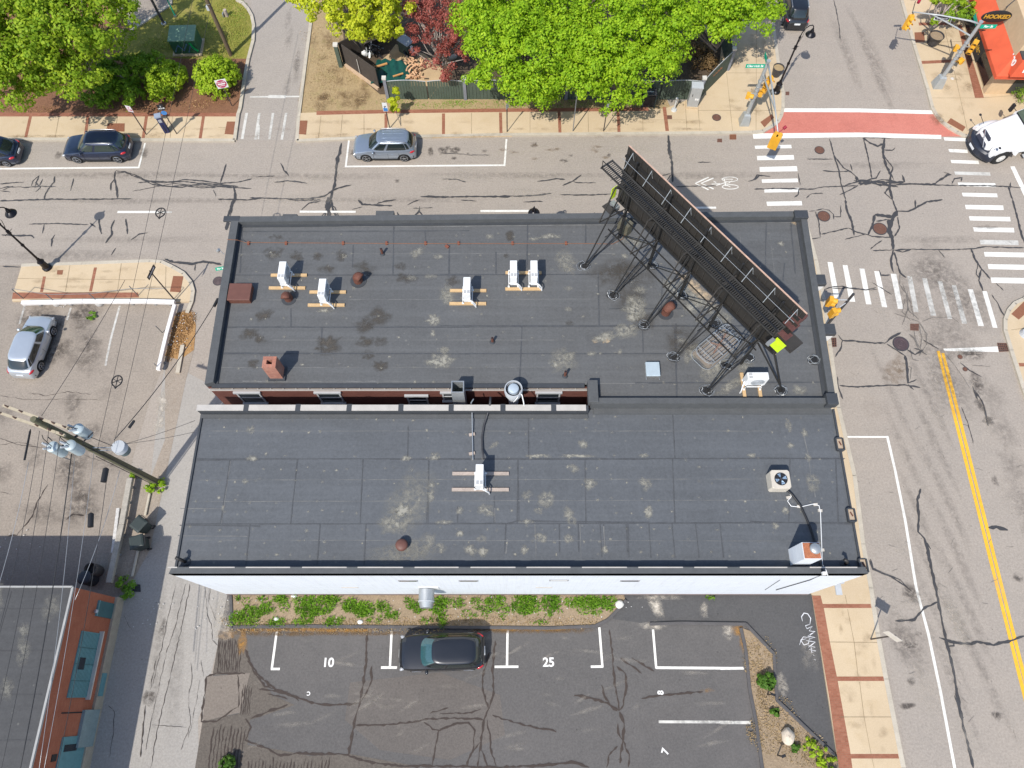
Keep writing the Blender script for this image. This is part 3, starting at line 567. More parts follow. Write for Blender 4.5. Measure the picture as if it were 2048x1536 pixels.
stains('verge_wear', BST, [(random.uniform(620,730), random.uniform(60,215), random.uniform(.3,1.1), random.uniform(.2,.7), random.uniform(0,3), random.uniform(.3,.8), 0) for _ in range(26)], .056)
stains('sidewalk_grime', BST, [(random.uniform(0,1400), random.choice([244,258,268,272,273]), random.uniform(.2,1.3), random.uniform(.08,.3), 0, random.uniform(.12,.4), 0) for _ in range(70)]+[(1640+i*4+random.uniform(8,90), 1210+i*16, random.uniform(.1,.5), random.uniform(.1,.5), 0, random.uniform(.1,.35), 0) for i in range(20)]+[(random.uniform(1870,1940), random.uniform(60,250), random.uniform(.2,.8), random.uniform(.2,.8), 0, random.uniform(.15,.4), 0) for _ in range(22)]+[(random.uniform(1460,1550), random.uniform(80,255), random.uniform(.2,.8), random.uniform(.2,.8), 0, random.uniform(.12,.35), 0) for _ in range(20)]+[(random.uniform(60,370), random.uniform(535,590), random.uniform(.2,.8), random.uniform(.1,.3), 0, random.uniform(.12,.35), 0) for _ in range(18)], .134)
# orange/brown litter specks
# ---------------- helpers for buildings ----------------
def inset(poly, d):
    ds = d if isinstance(d, (list, tuple)) else [d]*len(poly)
    P2 = [Vector((p[0], p[1])) for p in poly]; n = len(P2)
    A = sum(P2[i].x*P2[(i+1) % n].y-P2[(i+1) % n].x*P2[i].y for i in range(n)); sg = 1 if A > 0 else -1
    L = []
    for i in range(n):
        a, b = P2[i], P2[(i+1) % n]; t = (b-a).normalized(); nn = Vector((-t.y, t.x))*sg; L.append((a+nn*ds[i], t))
    o = []
    for i in range(n):
        (p, t), (q, u) = L[i-1], L[i]; den = t.x*u.y-t.y*u.x
        s = ((q.x-p.x)*u.y-(q.y-p.y)*u.x)/den; o.append(p+t*s)
    return o
def ringb(b, outer, inner, z0, z1, edges=None):
    n = len(outer)
    for i in (edges if edges is not None else range(n)):
        j = (i+1) % n; O0, O1, I1, I0 = outer[i], outer[j], inner[j], inner[i]
        b.add([(p[0], p[1], z) for z in (z0, z1) for p in (O0, O1, I1, I0)], [(4,5,6,7),(0,1,5,4),(2,3,7,6)]+([(1,2,6,5),(3,0,4,7)] if edges is not None else []))
    return b
def roofmat(name, base, blue, streak=.5):
    m, n, b = newmat(name); v = pos(n)
    c = mix(n, ramp(n, noise(n, v, .3, 5), .35, .65, 0, 1), base, blue)
    vs = pos(n, .06, 1.6, 1); c = mix(n, ramp(n, noise(n, vs, 1.5, 4, .6), .45, .75, 0, streak), c, sc3(blue, 1.6))
    v2 = pos(n, 1.6, .1, 1); c = mix(n, ramp(n, noise(n, v2, 2.5, 4, .6), .5, .8, 0, streak*.6), c, sc3(blue, 1.5))
    c = mix(n, ramp(n, noise(n, v, 1.3, 7, .7, .5), .55, .75, 0, .5), c, sc3(base, .72))
    c = mix(n, ramp(n, noise(n, v, 3.2, 8, .8, .3), .42, .7, 0, .45), c, sc3(base, 1.45))
    g = noise(n, v, 8, 5, .85); c = mix(n, .45, c, ramp(n, g, .3, .7, sc3(base, .6), sc3(base, 1.45)))
    vo = N(n, 'ShaderNodeTexVoronoi'); vo.inputs['Scale'].default_value = 1.1; n.links.new(v, vo.inputs['Vector'])
    c = mix(n, ramp(n, vo.outputs['Distance'], .035, .085, .28, 0), c, (.30,.29,.25))
    vo = N(n, 'ShaderNodeTexVoronoi'); vo.inputs['Scale'].default_value = 3.1; n.links.new(v, vo.inputs['Vector'])
    c = mix(n, ramp(n, vo.outputs['Distance'], .02, .05, .22, 0), c, (.40,.40,.38))
    n.links.new(c, b.inputs['Base Color']); b.inputs['Roughness'].default_value = .62; b.inputs['Specular IOR Level'].default_value = .3
    bump(n, b, noise(n, v, 1.2, 6, .6), .25, .06); return m
RFA = roofmat('roof_membrane_worn', (.094,.094,.093), (.110,.113,.115))
RFB = roofmat('roof_membrane_blue', (.090,.095,.101), (.106,.113,.122), .45)
DKR = M('dark_flashing', (.050,.054,.060), .55, var=.2, scale=2)
DKR2 = M('dark_flashing_dusty', (.085,.088,.090), .7, var=.2, scale=2.5)
SEAM = M('membrane_seam', (.070,.073,.078), .6, var=.3); SEAML = M('membrane_seam_dust', (.16,.16,.155), .8, var=.3, scale=4)
WMET = M('white_coping_metal', (.46,.43,.39), .5, var=.12, scale=2); PWHITE = M('white_painted_metal', (.74,.74,.73), .4, var=.05)
BRICKX = brickmat('brown_brick', (.13,.038,.027), (.18,.055,.04), (.12,.08,.065), 'XZ')
BRICKY = brickmat('orange_red_brick', (.36,.10,.05), (.43,.15,.075), (.30,.18,.12), 'YZ', .22, .075, ms=.006)
def whitewall():
    m, n, b = newmat('white_painted_masonry')
    g = N(n, 'ShaderNodeNewGeometry').outputs['Position']; s = N(n, 'ShaderNodeSeparateXYZ'); n.links.new(g, s.inputs[0])
    cx = N(n, 'ShaderNodeCombineXYZ'); n.links.new(s.outputs[0], cx.inputs[0]); n.links.new(s.outputs[2], cx.inputs[1])
    t = N(n, 'ShaderNodeTexBrick'); n.links.new(cx.outputs[0], t.inputs['Vector']); t.inputs['Scale'].default_value = 1; t.inputs['Brick Width'].default_value = .4; t.inputs['Row Height'].default_value = .2; t.inputs['Mortar Size'].default_value = .008
    t.inputs['Color1'].default_value = (.67,.705,.745,1); t.inputs['Color2'].default_value = (.64,.675,.72,1); t.inputs['Mortar'].default_value = (.54,.57,.61,1)
    v = pos(n); c = mix(n, ramp(n, noise(n, v, .8, 7, .7), .5, .8, 0, .35), t.outputs[0], (.50,.50,.50))
    v3 = pos(n, 3.0, 1, .25); c = mix(n, ramp(n, noise(n, v3, 1.6, 6, .7), .5, .78, 0, .5), c, (.46,.46,.45)) if False else mix(n, ramp(n, noise(n, v3, 1.6, 6, .7), .5, .8, 0, .45), t.outputs[0], (.45,.455,.46))
    vs = pos(n, .1, 1, 2.5); c = mix(n, ramp(n, noise(n, vs, 2, 4), .5, .75, 0, .4), c, (.76,.79,.84))
    n.links.new(c, b.inputs['Base Color']); b.inputs['Roughness'].default_value = .8; return m
WWALL = whitewall()
GLASS = M('dark_window_glass', (.02,.025,.03), .08, var=.05, spec=.8); WOODF = M('pale_timber', (.55,.37,.19), .8, var=.2, scale=5); WOODW = M('weathered_timber', (.40,.33,.28), .9, var=.25, scale=4)
RUST = M('rusty_metal', (.13,.05,.033), .75, var=.3, scale=4); RUSTB = M('brown_metal', (.14,.062,.047), .55, var=.12, scale=3)
BLK = M('black_metal', (.018,.018,.020), .5, var=.15); DGREY = M('dark_grey_metal', (.05,.05,.055), .5, var=.2); GALV = M('galvanised_steel', (.42,.44,.45), .42, .6, var=.12, scale=5)
LGREY = M('light_grey_paint', (.44,.46,.48), .5, var=.06); TAN = M('tan_painted_metal', (.42,.33,.24), .6, var=.1)
# ---------------- building A ----------------
ZA, ZAD = 7.70, 7.36
aNW, aNE, aSE = P(463,433,ZA), P(1612,422,ZA), P(1673,806,ZA)
aSW = P(409,768,ZA); aJ1 = P(1180,768,ZA); YB = aSE.y
polyA = [(aNW.x,aNW.y),(aNE.x,aNE.y),(aSE.x,YB),(aJ1.x,YB),(aJ1.x,aSW.y),(aSW.x,aSW.y)]
bA = thing('brick_building', 'brick building with grey membrane roof carrying the billboard and the rooftop units', 'building', (0,18,0), world=True)
wm = MB(); n = len(polyA); fs = []
for i in range(n):
    a, b = polyA[i], polyA[(i+1) % n]; wm.quad((a[0],a[1],0),(a[0],a[1],ZAD-.01),(b[0],b[1],ZAD-.01),(b[0],b[1],0))
wm.build('wall', BRICKX, bA)
inA = inset(polyA, [.36,.34,.28,.36,.12,.42])
MB().prism(inA, ZAD-.05, ZAD).build('roof', RFA, bA)
ringb(MB(), polyA, inA, ZAD-.2, ZA, [0,1,2,3,5]).build('parapet', DKR2, bA)
inA2 = inset(polyA, [.5,.5,.4,.5,.05,.55])
mid = MB()
for i in (0,1,2,3,5): ringb(mid, inA, inA2, ZAD, ZAD+.05, [i])
mid.build('flashing', DKR, bA)
e = MB(); Y5 = aSW.y
e.box(((aSW.x+aJ1.x)/2, Y5+.03, ZAD+.02), (aJ1.x-aSW.x-.5, .2, .10)); e.build('eave', DKR, bA)
gt = MB(); gt.box(((aSW.x+aJ1.x)/2, Y5-.13, ZAD-.16), (aJ1.x-aSW.x-.1, .03, .12)); gt.box(((aSW.x+aJ1.x)/2, Y5-.07, ZAD-.21), (aJ1.x-aSW.x-.1, .1, .02))
for i in range(30): gt.box((aSW.x+.6+i*.645, Y5-.07, ZAD-.1), (.03, .15, .02))
gt.build('gutter', WMET, bA)
for px, wd, hh in ((497,1.15,1.3),(657,1.15,1.3),(832,1.0,1.2),(903,.9,1.0),(1097,1.15,1.3)):
    x = PY(px, 787, Y5).x; zt = 6.62 if px != 832 else 6.2
    f = MB(); f.box((x, Y5-.03, zt+.07), (wd+.24, .16, .14)); f.box((x-wd/2, Y5-.02, zt-hh/2), (.08,.08,hh)); f.box((x+wd/2, Y5-.02, zt-hh/2), (.08,.08,hh)); f.box((x, Y5-.02, zt-hh/2), (wd-.08,.06,.06)); f.box((x, Y5-.05, zt-hh-.05), (wd+.2,.18,.08))
    wn = f.build('window', LGREY, bA); MB().box((x, Y5-.01, zt-hh/2), (wd,.02,hh)).build('pane', GLASS, wn, off=bA.location)
    
band = MB().box(((aSW.x+.2+PY(890,776,Y5).x)/2, Y5-.015, 6.98), (PY(880,776,Y5).x-aSW.x-.2, .03, .26)); band.box((PY(965,776,Y5).x, Y5-.015, 6.98), (3.2,.03,.26)); band.build('brick_frieze', M('orange_brick_course', (.40,.11,.05), .85, var=.2, scale=4), bA)
MB().box(((aJ1.x+aSE.x)/2, YB-.012, (ZA+6.9)/2), (aSE.x-aJ1.x, .03, ZA-6.92)).build('wall_flashing', DKR2, bA)
# raised kerb at the alcove corner, pilasters, corner blocks
k = MB(); a = P(1164,757,7.75); k.box((aJ1.x+.13, Y5-.42, ZAD+.2), (.5, 1.2, .5)); k.build('corner_block', DKR2, bA, bevel=.02)
for (px, py, w_, d_, h_, zz) in ((1601,431,.75,.5,.42,ZA),(1662,800,.55,.6,.5,ZA),(463,437,.9,.35,.12,ZA)):
    c = P(px, py, zz); MB().box((c.x, c.y, zz-.05), (w_, d_, h_)).build('corner_block', DKR, bA, bevel=.02)
for (px, py) in ((770,428),(1228,428)):
    c = P(px, py, 7.5); MB().box((c.x, c.y, 7.42), (1.02, .36, .3)).build('pilaster_cap', DKR2, bA, bevel=.02)
for px in (580, 955, 1455):
    c = P(px, 431, 7.6); MB().box((c.x, c.y+.02, 7.5), (.8, .12, .25)).build('pilaster_cap', DKR2, bA)
for (px, py) in ((1640,559),(1659,658)):
    c = P(px, py, 7.35); MB().box((c.x, c.y, 7.25), (.62, .62, .26)).build('pilaster_cap', DKR, bA, bevel=.02)
    MB().loft([[(c.x-.28,c.y-.28,7.1),(c.x+.25,c.y-.28,7.1),(c.x+.25,c.y+.2,7.1),(c.x-.28,c.y+.2,7.1)],[(c.x-.28,c.y-.28,5.0),(c.x-.1,c.y-.28,5.0),(c.x-.1,c.y-.1,5.0),(c.x-.28,c.y-.1,5.0)]]).build('bracket', PWHITE, bA)
# parapet inner wear lines
def lines(b, s, k, w, z, jit=.4):
    if jit < .5: w *= 1.7
    for q in s.split(';'): b.ribbon(pts(q, k, z), w, None, jit=jit, step=.4, taper=False, wander=.006)
sm = MB(); sl = MB(); zs = ZAD+.005
lines(sm, '180,242 1990,236;215,575 1990,578;110,978 1990,978;60,1175 1990,1182;1412,170 1405,578;1840,345 1836,600;1100,345 1095,520;622,830 622,975;860,978 855,1180;1650,240 1660,340;250,205 230,560', 6, .035, zs)
lines(sm, '0,572 1200,572;0,965 1990,965;0,1180 1800,1180;1215,560 1222,962;630,965 612,1390;672,185 668,520;1120,190 1118,335;1708,600 1700,835;1555,965 1560,1180;1800,965 1812,1350;70,380 68,570;1300,835 1990,835;430,400 430,570', 7, .035, zs)
lines(sm, '432,1045 436,1470;945,470 940,740;1050,700 1040,800;200,1382 1250,1378;700,1055 1240,1060;1085,470 1110,760', 8, .04, zs)
lines(sl, '240,202 1985,205;250,1392 1990,1392', 6, .03, zs+.002, .9); lines(sl, '0,203 1280,190;1180,1408 1600,1410', 7, .03, zs+.002, .9); lines(sl, '560,470 1090,468', 8, .03, zs+.002, .9)
lines(sm, '470,550 860,550 1260,548;430,654 900,654 1660,652;425,708 900,707', 0, .03, zs)
lines(sl, '470,508 1230,507;450,600 1180,598;430,680 1150,680;420,735 1150,734;1480,470 1490,600;1540,470 1560,640', 0, .022, zs+.002, .9)
sm.build('membrane_seams', SEAM, bA, kind='stuff'); sl.build('seam_dust', SEAML, bA, kind='stuff')
# water stains of roof A
WSP = fademat('pale_roof_stain', (.30,.285,.24), .85, 5); WSB = fademat('brown_roof_stain', (.088,.078,.066), .8, 2.0); WSO = fademat('sandy_roof_stain', (.50,.38,.25), .85, 4)
def rst(name, mat, L, z, par):
    b = MB(); f = .85 if 'pale' in name else .9
    for x, y, rx, ry, rz, a, k in L:
        rx *= f; ry *= f; b.blob(P(x, y, z, k), rx, ry, rz, a=a, n=16, irr=.3)
    b.build(name, mat, par)
rst('brown_stains', WSB, [(505,290,.45,.3,0,1.5,6),(480,400,.8,.6,0,1.4,6),(665,430,.45,.45,0,1.3,6),(830,435,.4,.3,0,1,6),(1010,420,.45,.45,0,1.4,6),(900,530,.6,.35,0,1.2,6),(1460,510,.5,.3,0,1,6),(415,885,.6,.5,.3,1.6,6),(300,1030,.7,.4,0,1.4,6),(385,1070,.4,.3,0,1.2,6),(905,1120,.85,.75,.3,1.8,6),(1190,1090,.6,.4,0,1.5,6),(1310,1090,.5,.35,0,1.2,6),(1215,1185,.45,.4,0,1.5,6),(1310,1275,.55,.4,0,1.6,6),(335,1255,.4,.35,0,1.2,6),(1280,900,.9,.7,.5,1.4,6),(1180,970,.7,.5,0,1.1,6),(1500,600,.7,.4,0,1.1,6),(1870,620,.6,.4,0,1,6),(1180,530,.8,.6,0,.9,6),(540,280,.35,.4,0,1.3,7),(1000,945,.3,.2,0,1,7),(510,430,.2,.2,0,1,7),(1300,560,1.6,1,0,.8,7),(1500,550,1.4,1,0,.8,7),(1560,930,.8,.8,0,1,7),(1850,1100,1.0,1.2,.3,.9,7),(1420,750,1.2,1.2,.2,.8,7)], zs+.004, bA)
rst('pale_stains', WSP, [(1030,430,.25,.2,0,1.6,6),(1750,435,.35,.25,0,1.3,6),(1595,395,.6,.35,.5,1.3,6),(1570,420,.25,.4,.2,1.1,6),(1820,740,.5,.7,.3,1.5,6),(1715,920,.5,.4,.2,1.9,6),(1712,1025,.2,.3,0,1.4,6),(1770,1240,.95,.6,.2,2,6),(1805,1150,.3,.3,0,1.3,6),(1545,595,.35,.25,0,1.1,6),(1690,590,.5,.2,0,1,6),(880,850,.45,.2,0,1.5,6),(1105,665,.12,.3,0,1.4,6),(490,430,.3,.2,0,.8,6),
 (840,280,.9,.22,.08,1.7,7),(720,300,.4,.15,0,1.6,7),(380,280,.35,.25,0,1,7),(60,720,.6,.8,.3,1,7),(30,1150,.3,.3,0,1.2,7),(960,480,.8,1,.5,1,7),(980,530,.3,.3,0,1,7),(1500,840,.95,1.0,.4,1.6,7),(1470,760,.3,.25,0,1.8,7),(1480,900,.4,.35,0,1.9,7),(1420,1000,.9,.6,0,1.5,7),(1260,1060,.9,.35,.3,1.6,7),(940,1230,1.1,.8,.3,1,7),(885,1265,.25,.25,0,1.9,7),(1000,1200,.4,.3,.5,1.3,7),(1540,690,.5,.3,0,1.2,7),(1420,430,.25,.2,0,1.6,7),(1500,320,.5,.5,0,1.2,7),(1430,300,.4,.4,0,1,7),(1820,700,.6,1.3,.75,1.4,7),(1940,820,.7,.5,.8,1.7,7),(1860,1080,.5,.2,0,1,7),(980,680,.35,.2,0,1,7),(990,840,.3,.2,0,1,7),(1165,1180,.3,.2,0,1.2,7),(1380,1165,.2,.2,0,1.2,7),
 (640,570,.25,.25,0,1.5,8),(1030,590,.25,.25,0,1.4,8),(850,940,2,.8,-.7,1,8),(560,900,2.2,.7,-.75,1.5,8),(520,1210,.8,.5,.9,1.6,8),(640,1290,1.3,.9,.9,1.3,8),(820,1290,.8,.4,.8,1,8),(740,1400,1.2,.35,.5,1.3,8),(1130,1420,.5,.35,0,1.3,8),(720,1020,.5,.5,0,1,8),(570,1020,.4,.3,0,1,8)], zs+.006, bA)
rst('sandy_stains', WSO, [(1275,1075,.3,.22,.2,2.4,7),(1190,1085,.2,.15,0,1.6,7),(30,1135,.2,.15,0,2,8),(1945,500,.6,2.0,.7,1.1,7),(540,840,.5,1.8,.75,1.4,8),(230,175,.2,.2,0,1,15)], zs+.008, bA)
# ---------------- building B ----------------
ZB, ZBD = 7.46, 6.92
bNWx, bSWx = P(397,805,ZB).x, P(337,1148,ZB).x; bNEx, bSEx = P(1677,812,ZB).x, P(1737,1147,ZB).x; YN = YB-.012; YS = 5.07
polyB = [(bSWx,YS),(bSEx,YS),(bNEx,YN),(bNWx,YN)]
bB = thing('commercial_building', 'long low building with white painted side wall and blue grey membrane roof', 'building', (0,9,0), world=True)
wl = MB()
for i in range(4):
    a, b = polyB[i], polyB[(i+1) % 4]
    zt = ZB-.01 if i in (0,) else ZBD-.01
    wl.quad((a[0],a[1],0),(b[0],b[1],0),(b[0],b[1],zt),(a[0],a[1],zt))
wl.build('wall', WWALL, bB)
inB = inset(polyB, [.30,.10,.04,.10])
MB().prism([(p[0],p[1]) for p in inB], ZBD-.05, ZBD).build('roof', RFB, bB)
ringb(MB(), polyB, inB, ZBD-.1, ZB+.003, [0]).build('parapet', DKR2, bB)
ringb(MB(), polyB, inB, ZBD-.1, ZBD+.07, [1,3]).build_each('edge_flashing', DKR, bB)
nb = MB(); nb.box(((bNWx+aJ1.x-.1)/2, YN-.16, ZB-.25), (aJ1.x-.1-bNWx, .28, .5)); nb.build('parapet', DKR, bB)
nc = MB(); xs = [398, 444+11*0]
cols = [444, 495, 596, 700, 803, 903, 1007, 1107, 1160]
prev = bNWx-.02
cx_ = [P(p, 803, ZB).x for p in (495, 598, 700, 803, 903, 1006, 1107)]
for c in cx_+[aJ1.x-.1]:
    nc.box(((prev+c-.13)/2, YN-.16, ZB+.03), (c-.13-prev, .31, .05)); prev = c+.13
nc.build('coping', WMET, bB)
cs = MB()
for c in cx_: cs.box((c, YN-.16, ZB+.028), (.25, .38, .05))
cs.build_each('coping_joint', DKR, bB)
ns = MB(); ns.box(((aJ1.x-.1+bNWx)/2, YN-.42, ZBD+.04), (aJ1.x-bNWx-.1, .2, .08)); ns.box(((aJ1.x+bNEx)/2, YN-.15, ZBD+.05), (bNEx-aJ1.x-.4, .3, .1)); ns.build('flashing', DKR2, bB)
c = P(1162, 818, ZBD+.1); MB().box((c.x, c.y, ZBD+.09), (.75, .25, .1)).build('drain_box', DKR2, bB, bevel=.02)
sp = MB(); x = bSWx+.05
seg = [(335,354),(378,469),(491,580),(604,693),(715,806),(829,917),(941,1031),(1053,1141),(1164,1254),(1277,1366),(1389,1455),(1480,1575),(1620,1715)]
for a, b in seg:
    xa = P(a, 1139, ZB).x; xb_ = P(b, 1139, ZB).x; sp.box(((xa+xb_)/2, YS+.275, ZB+.012), (xb_-xa, .05, .02))
sp.build('coping_strip', WMET, bB)
sm = MB(); sl = MB(); zb = ZBD+.005
lines(sm, '0,687 1990,685;0,1180 900,1178;900,1178 985,1160 1990,1170;1062,275 1065,685;983,690 990,1160;300,700 280,1180;800,965 800,1175;520,1050 518,1180;890,1180 880,1400;1115,1180 1120,1380;1300,1180 1302,1400;1445,1180 1450,1400;1640,1180 1650,1390;1815,1180 1825,1400;140,430 135,680', 16, .035, zb)
lines(sm, '0,120 640,125;0,510 700,515;0,985 780,1000;300,510 290,985;640,515 660,985', 14, .035, zb)
lines(sm, '1490,615 1997,612;1380,1115 1997,1122', 9, .035, zb)
lines(sl, '0,305 1990,298', 16, .03, zb+.002, .9); lines(sl, '1770,625 1700,1110;1385,985 1700,990;1365,1195 1900,1200', 9, .03, zb+.002, .9); lines(sl, '400,330 435,480 455,640 490,800', 14, .03, zb+.002, .9)
lines(sl, '805,1060 805,1170;905,1300 890,1410;1120,1300 1122,1370;1640,1200 1650,1390', 16, .035, zb+.002, .9)
lines(sm, '388,918 560,918 1690,917;372,1048 900,1048 1710,1045;460,918 441,1048;595,918 581,1048;726,918 720,1048;857,918 856,1048;1036,918 1034,1048;1057,818 1057,918;1345,818 1350,918;1170,918 1172,1048;1345,918 1350,1048;1200,1048 1204,1115;1256,1048 1258,1115;1298,1048 1302,1115;1344,1048 1350,1115;1391,1048 1398,1115;1440,1048 1447,1115;732,1048 728,1130;640,1048 634,1130;500,1048 492,1130', 0, .03, zb)
lines(sl, '420,862 1560,862;400,960 1500,958;385,1003 1600,1000;375,1080 1640,1082;1070,1048 1072,1115;1160,1048 1162,1115', 0, .022, zb+.002, .9)
sm.build('membrane_seams', SEAM, bB, kind='stuff'); sl.build('seam_dust', SEAML, bB, kind='stuff')
random.seed(21)
L = [(335,665,.35,.3,0,1.6,16),(120,680,.4,.2,0,1.6,16),(1130,660,.9,.12,0,2,16),(1430,660,1.2,.12,0,2,16),(1950,655,.4,.15,0,1.7,16),(1480,570,.3,.3,.5,1.6,16),(800,575,.35,.2,.6,1.2,16),(1410,760,.35,.3,0,1,16),(1540,875,.4,.4,0,1.6,16),(1965,875,.45,.45,0,1.5,16),(1050,960,.35,.3,0,1.3,16),(1205,990,.6,.5,.8,1.5,16),(90,1080,.5,.4,0,2.2,16),(740,1070,.6,.4,0,1.3,16),(535,1080,.25,.3,0,1.4,16),(1145,1080,.3,.2,0,1.7,16),(1375,1110,.35,.7,.5,1.4,16),(1985,1090,.3,.35,0,2,16),(1045,1165,.5,.15,0,1.8,16),(415,1170,.5,.15,0,1.3,16),(535,1255,.25,.2,0,1.8,16),(705,1295,.3,.25,0,1.2,16),(1155,1290,.4,.3,0,1.5,16),(1370,1290,.35,.3,0,1.4,16),(300,1310,.5,.5,0,.9,16),(385,1360,.35,.3,0,1.6,16),(620,1385,.4,.35,0,1.7,16),(715,1395,.3,.3,0,1.7,16),(1035,1385,.25,.3,0,1.9,16),(1650,1380,.2,.25,0,2,16),(315,965,.25,.4,0,1.4,16),(320,880,.2,.2,0,1.4,16),
     (290,260,.2,.5,0,1.5,14),(410,320,.25,.3,0,1.6,14),(305,415,.25,.2,0,1.2,14),(435,500,.2,.3,0,1.5,14),(470,690,.4,.6,0,1.2,14),(265,905,.25,.25,0,1.8,14),(190,1015,.25,.25,0,1.5,14),(15,490,.3,.2,0,1.3,14),(1925,380,.3,.3,0,1.4,9),(1935,600,.4,.2,0,1.7,9),(1885,780,.2,.2,0,1.2,9),(1710,985,.1,.2,0,1.4,9),
     (160,1000,2.2,1.6,1.0,.8,16),(40,1180,1.0,.8,0,1.2,16),(200,1370,1.5,.6,0,.7,16),(60,1420,2.2,.6,0,.7,16)]
L += [(385+i*29+random.gauss(0,5), y+random.gauss(0,3), random.uniform(.05,.13), random.uniform(.05,.12), 0, random.uniform(.5,1.7), 0) for y in (838,862,914,938,962,1000,1024,1058,1085,1108) for i in range(45) if random.random() < .55]
rst('pale_stains', WSP, L, zb+.006, bB)
rst('pale_stains', WSP, [(470+i*33+random.gauss(0,7), y+random.gauss(0,4), random.uniform(.05,.14), random.uniform(.05,.12), 0, random.uniform(.5,1.6), 0) for y in (470,508,535,560,590,632,670,708,735,768) for i in range(36) if random.random() < .5], zs+.010, bA)
# white south wall: slot windows, patches
sw = MB(); 
for x, y, wd, hd in ((700,1174,.9,.05),):
    pass
for i, (px, py, kk, white_pane) in enumerate(((816,1161,0,0),(937,1161,0,0),(1118,1160,0,1),(1260,1161,0,0))):
    c = PY(px, py, YS); f = MB(); f.box((c.x, YS-.012, c.z+.15), (.92,.04,.05)); f.box((c.x, YS-.012, c.z-.15), (.92,.05,.05)); f.box((c.x-.44, YS-.012, c.z), (.05,.04,.25)); f.box((c.x+.44, YS-.012, c.z), (.05,.04,.25)); wn = f.build('window', M('grey_window_surround', (.30,.30,.31), .7), bB)
    MB().box((c.x, YS-.03, c.z), (.80,.01,.24)).build('pane', PWHITE if white_pane else GLASS, wn, off=bB.location)  # one pane takes the white paint, the others dark glass
for px, py in ((700,1175),(1088,1175)):
    c = PY(px, py, YS); MB().box((c.x, YS-.006, c.z), (.85,.015,.22)).build('vent_plate', M('beige_vent', (.55,.50,.44), .7), bB)
wr = MB().tube([PY(1648,1148,YS-.03)+Vector((0,0,.1)), PY(1620,1160,YS-.03), PY(1552,1180,YS-.03)], .02).tube([PY(1560,1160,YS-.02), PY(1530,1180,YS-.02)], .012); wr.build('wall_cable', DGREY, bB)
MB().box(PY(1648,1147,YS-.05), (.16,.14,.16)).build('junction_box', PWHITE, bB)
# east storefront trim visible below the corner
st = MB(); st.box((bSEx+.30, YS+.75, 3.5), (.5, 1.3, .25)); st.box((bSEx+.42, YS+.5, 3.1), (.3,1.8,.08)); st.build('shop_canopy', LGREY, bB)
MB().box((bSEx+.03, YS+1.6, 1.7), (.06, 2.6, 3.0)).build('shop_window', M('purple_dark_glass', (.05,.035,.06), .2), bB)
MB().box((bSEx-.02, YS+.2, 3.3), (.5,.3,.2)).build('shop_cornice', PWHITE, bB)
base = MB().box(((bSWx+bSEx)/2, YS-.015, .12), (bSEx-bSWx, .03, .24)); base.build('wall_base', M('grimy_wall_base', (.16,.12,.11), .9), bB)
for (px, py) in ((1680,888),(1703,1030),(1727,1131)):
    c = P(px, py, ZBD+.15); f = MB(); w_, d_ = .34, .62
    for sx in (-1, 1): f.box((c.x+sx*w_/2, c.y, ZBD+.05), (.06, d_, .3)); f.box((c.x, c.y+sx*d_/2, ZBD+.05), (w_-.06, .06, .3))
    s = f.build('scupper_box', DKR, bB); MB().box((c.x, c.y, ZBD+.02), (w_-.06, d_-.06, .16)).build('box_bottom', TAN, s, off=bB.location)
    MB().box((c.x+.03, c.y+.05, ZBD+.115), (.06, .22, .02), rz=.4).build('rust_streak', RUST, s, off=bB.location)
# ---------------- building C (brick, teal doors) ----------------
XE = -21.35; cN = 4.83; ZCc = 4.8
bC = thing('brick_garage', 'red brick building with teal shuttered openings at the edge of the alley', 'building', (-28,0,0), world=True)
MB().box((-36, cN-9, ZCc/2-.03), (2*(XE+36), 18, ZCc-.06)).build('wall', BRICKY, bC)
RFC = roofmat('roof_membrane_grey', (.056,.056,.057), (.070,.070,.071), .4)
MB().box((-36, cN-9, ZCc-.03), (2*(XE+36)-.02, 17.98, .08)).build('roof', RFC, bC)
cp = MB(); cp.box((XE+.01, cN-9, ZCc+.03), (.10, 18, .12)); cp.box((-36, cN+.01, ZCc+.03), (2*(XE+36), .08, .12)); cp.build('coping', M('pale_roof_edge', (.34,.335,.32), .6), bC)
fd = MB(); fd.box((XE+.06, cN-9, .38), (.14, 18.05, .76)); fd.build('foundation', M('beige_render', (.36,.31,.24), .9, var=.2), bC)
TEAL = M('teal_painted_wood', (.115,.255,.275), .7, var=.16, scale=3); TEALD = M('dark_teal_paint', (.05,.12,.13), .6, var=.15)
def panelX(s, mat, name, d=.05, par=None, k=10):
    q = [PX(*map(float, p.split(',')), XE, k) for p in s.split()]
    y0 = min(p.y for p in q); y1 = max(p.y for p in q); z0 = max(.05, min(p.z for p in q)); z1 = max(p.z for p in q)
    return MB().box((XE+d/2, (y0+y1)/2, (z0+z1)/2), (d, y1-y0, z1-z0)).build(name, mat, par or bC, off=bC.location), (y0, y1, z0, z1)
o, q = panelX('770,245 905,265', TEALD, 'door_frame', .07); y0, y1, z0, z1 = q
def boxX(y0, y1, z0, z1, mat, name, d, par=None): return MB().box((XE+d/2, (y0+y1)/2, (z0+z1)/2), (d, y1-y0, z1-z0)).build(name, mat, par or bC, off=bC.location)
bpy.data.objects.remove(o)
def rectX(px_top, py_top, px_bot, py_bot_y0, k=10):
    a = PX(px_top, py_top, XE, k); b = PX(px_bot, py_bot_y0, XE, k); return a, b
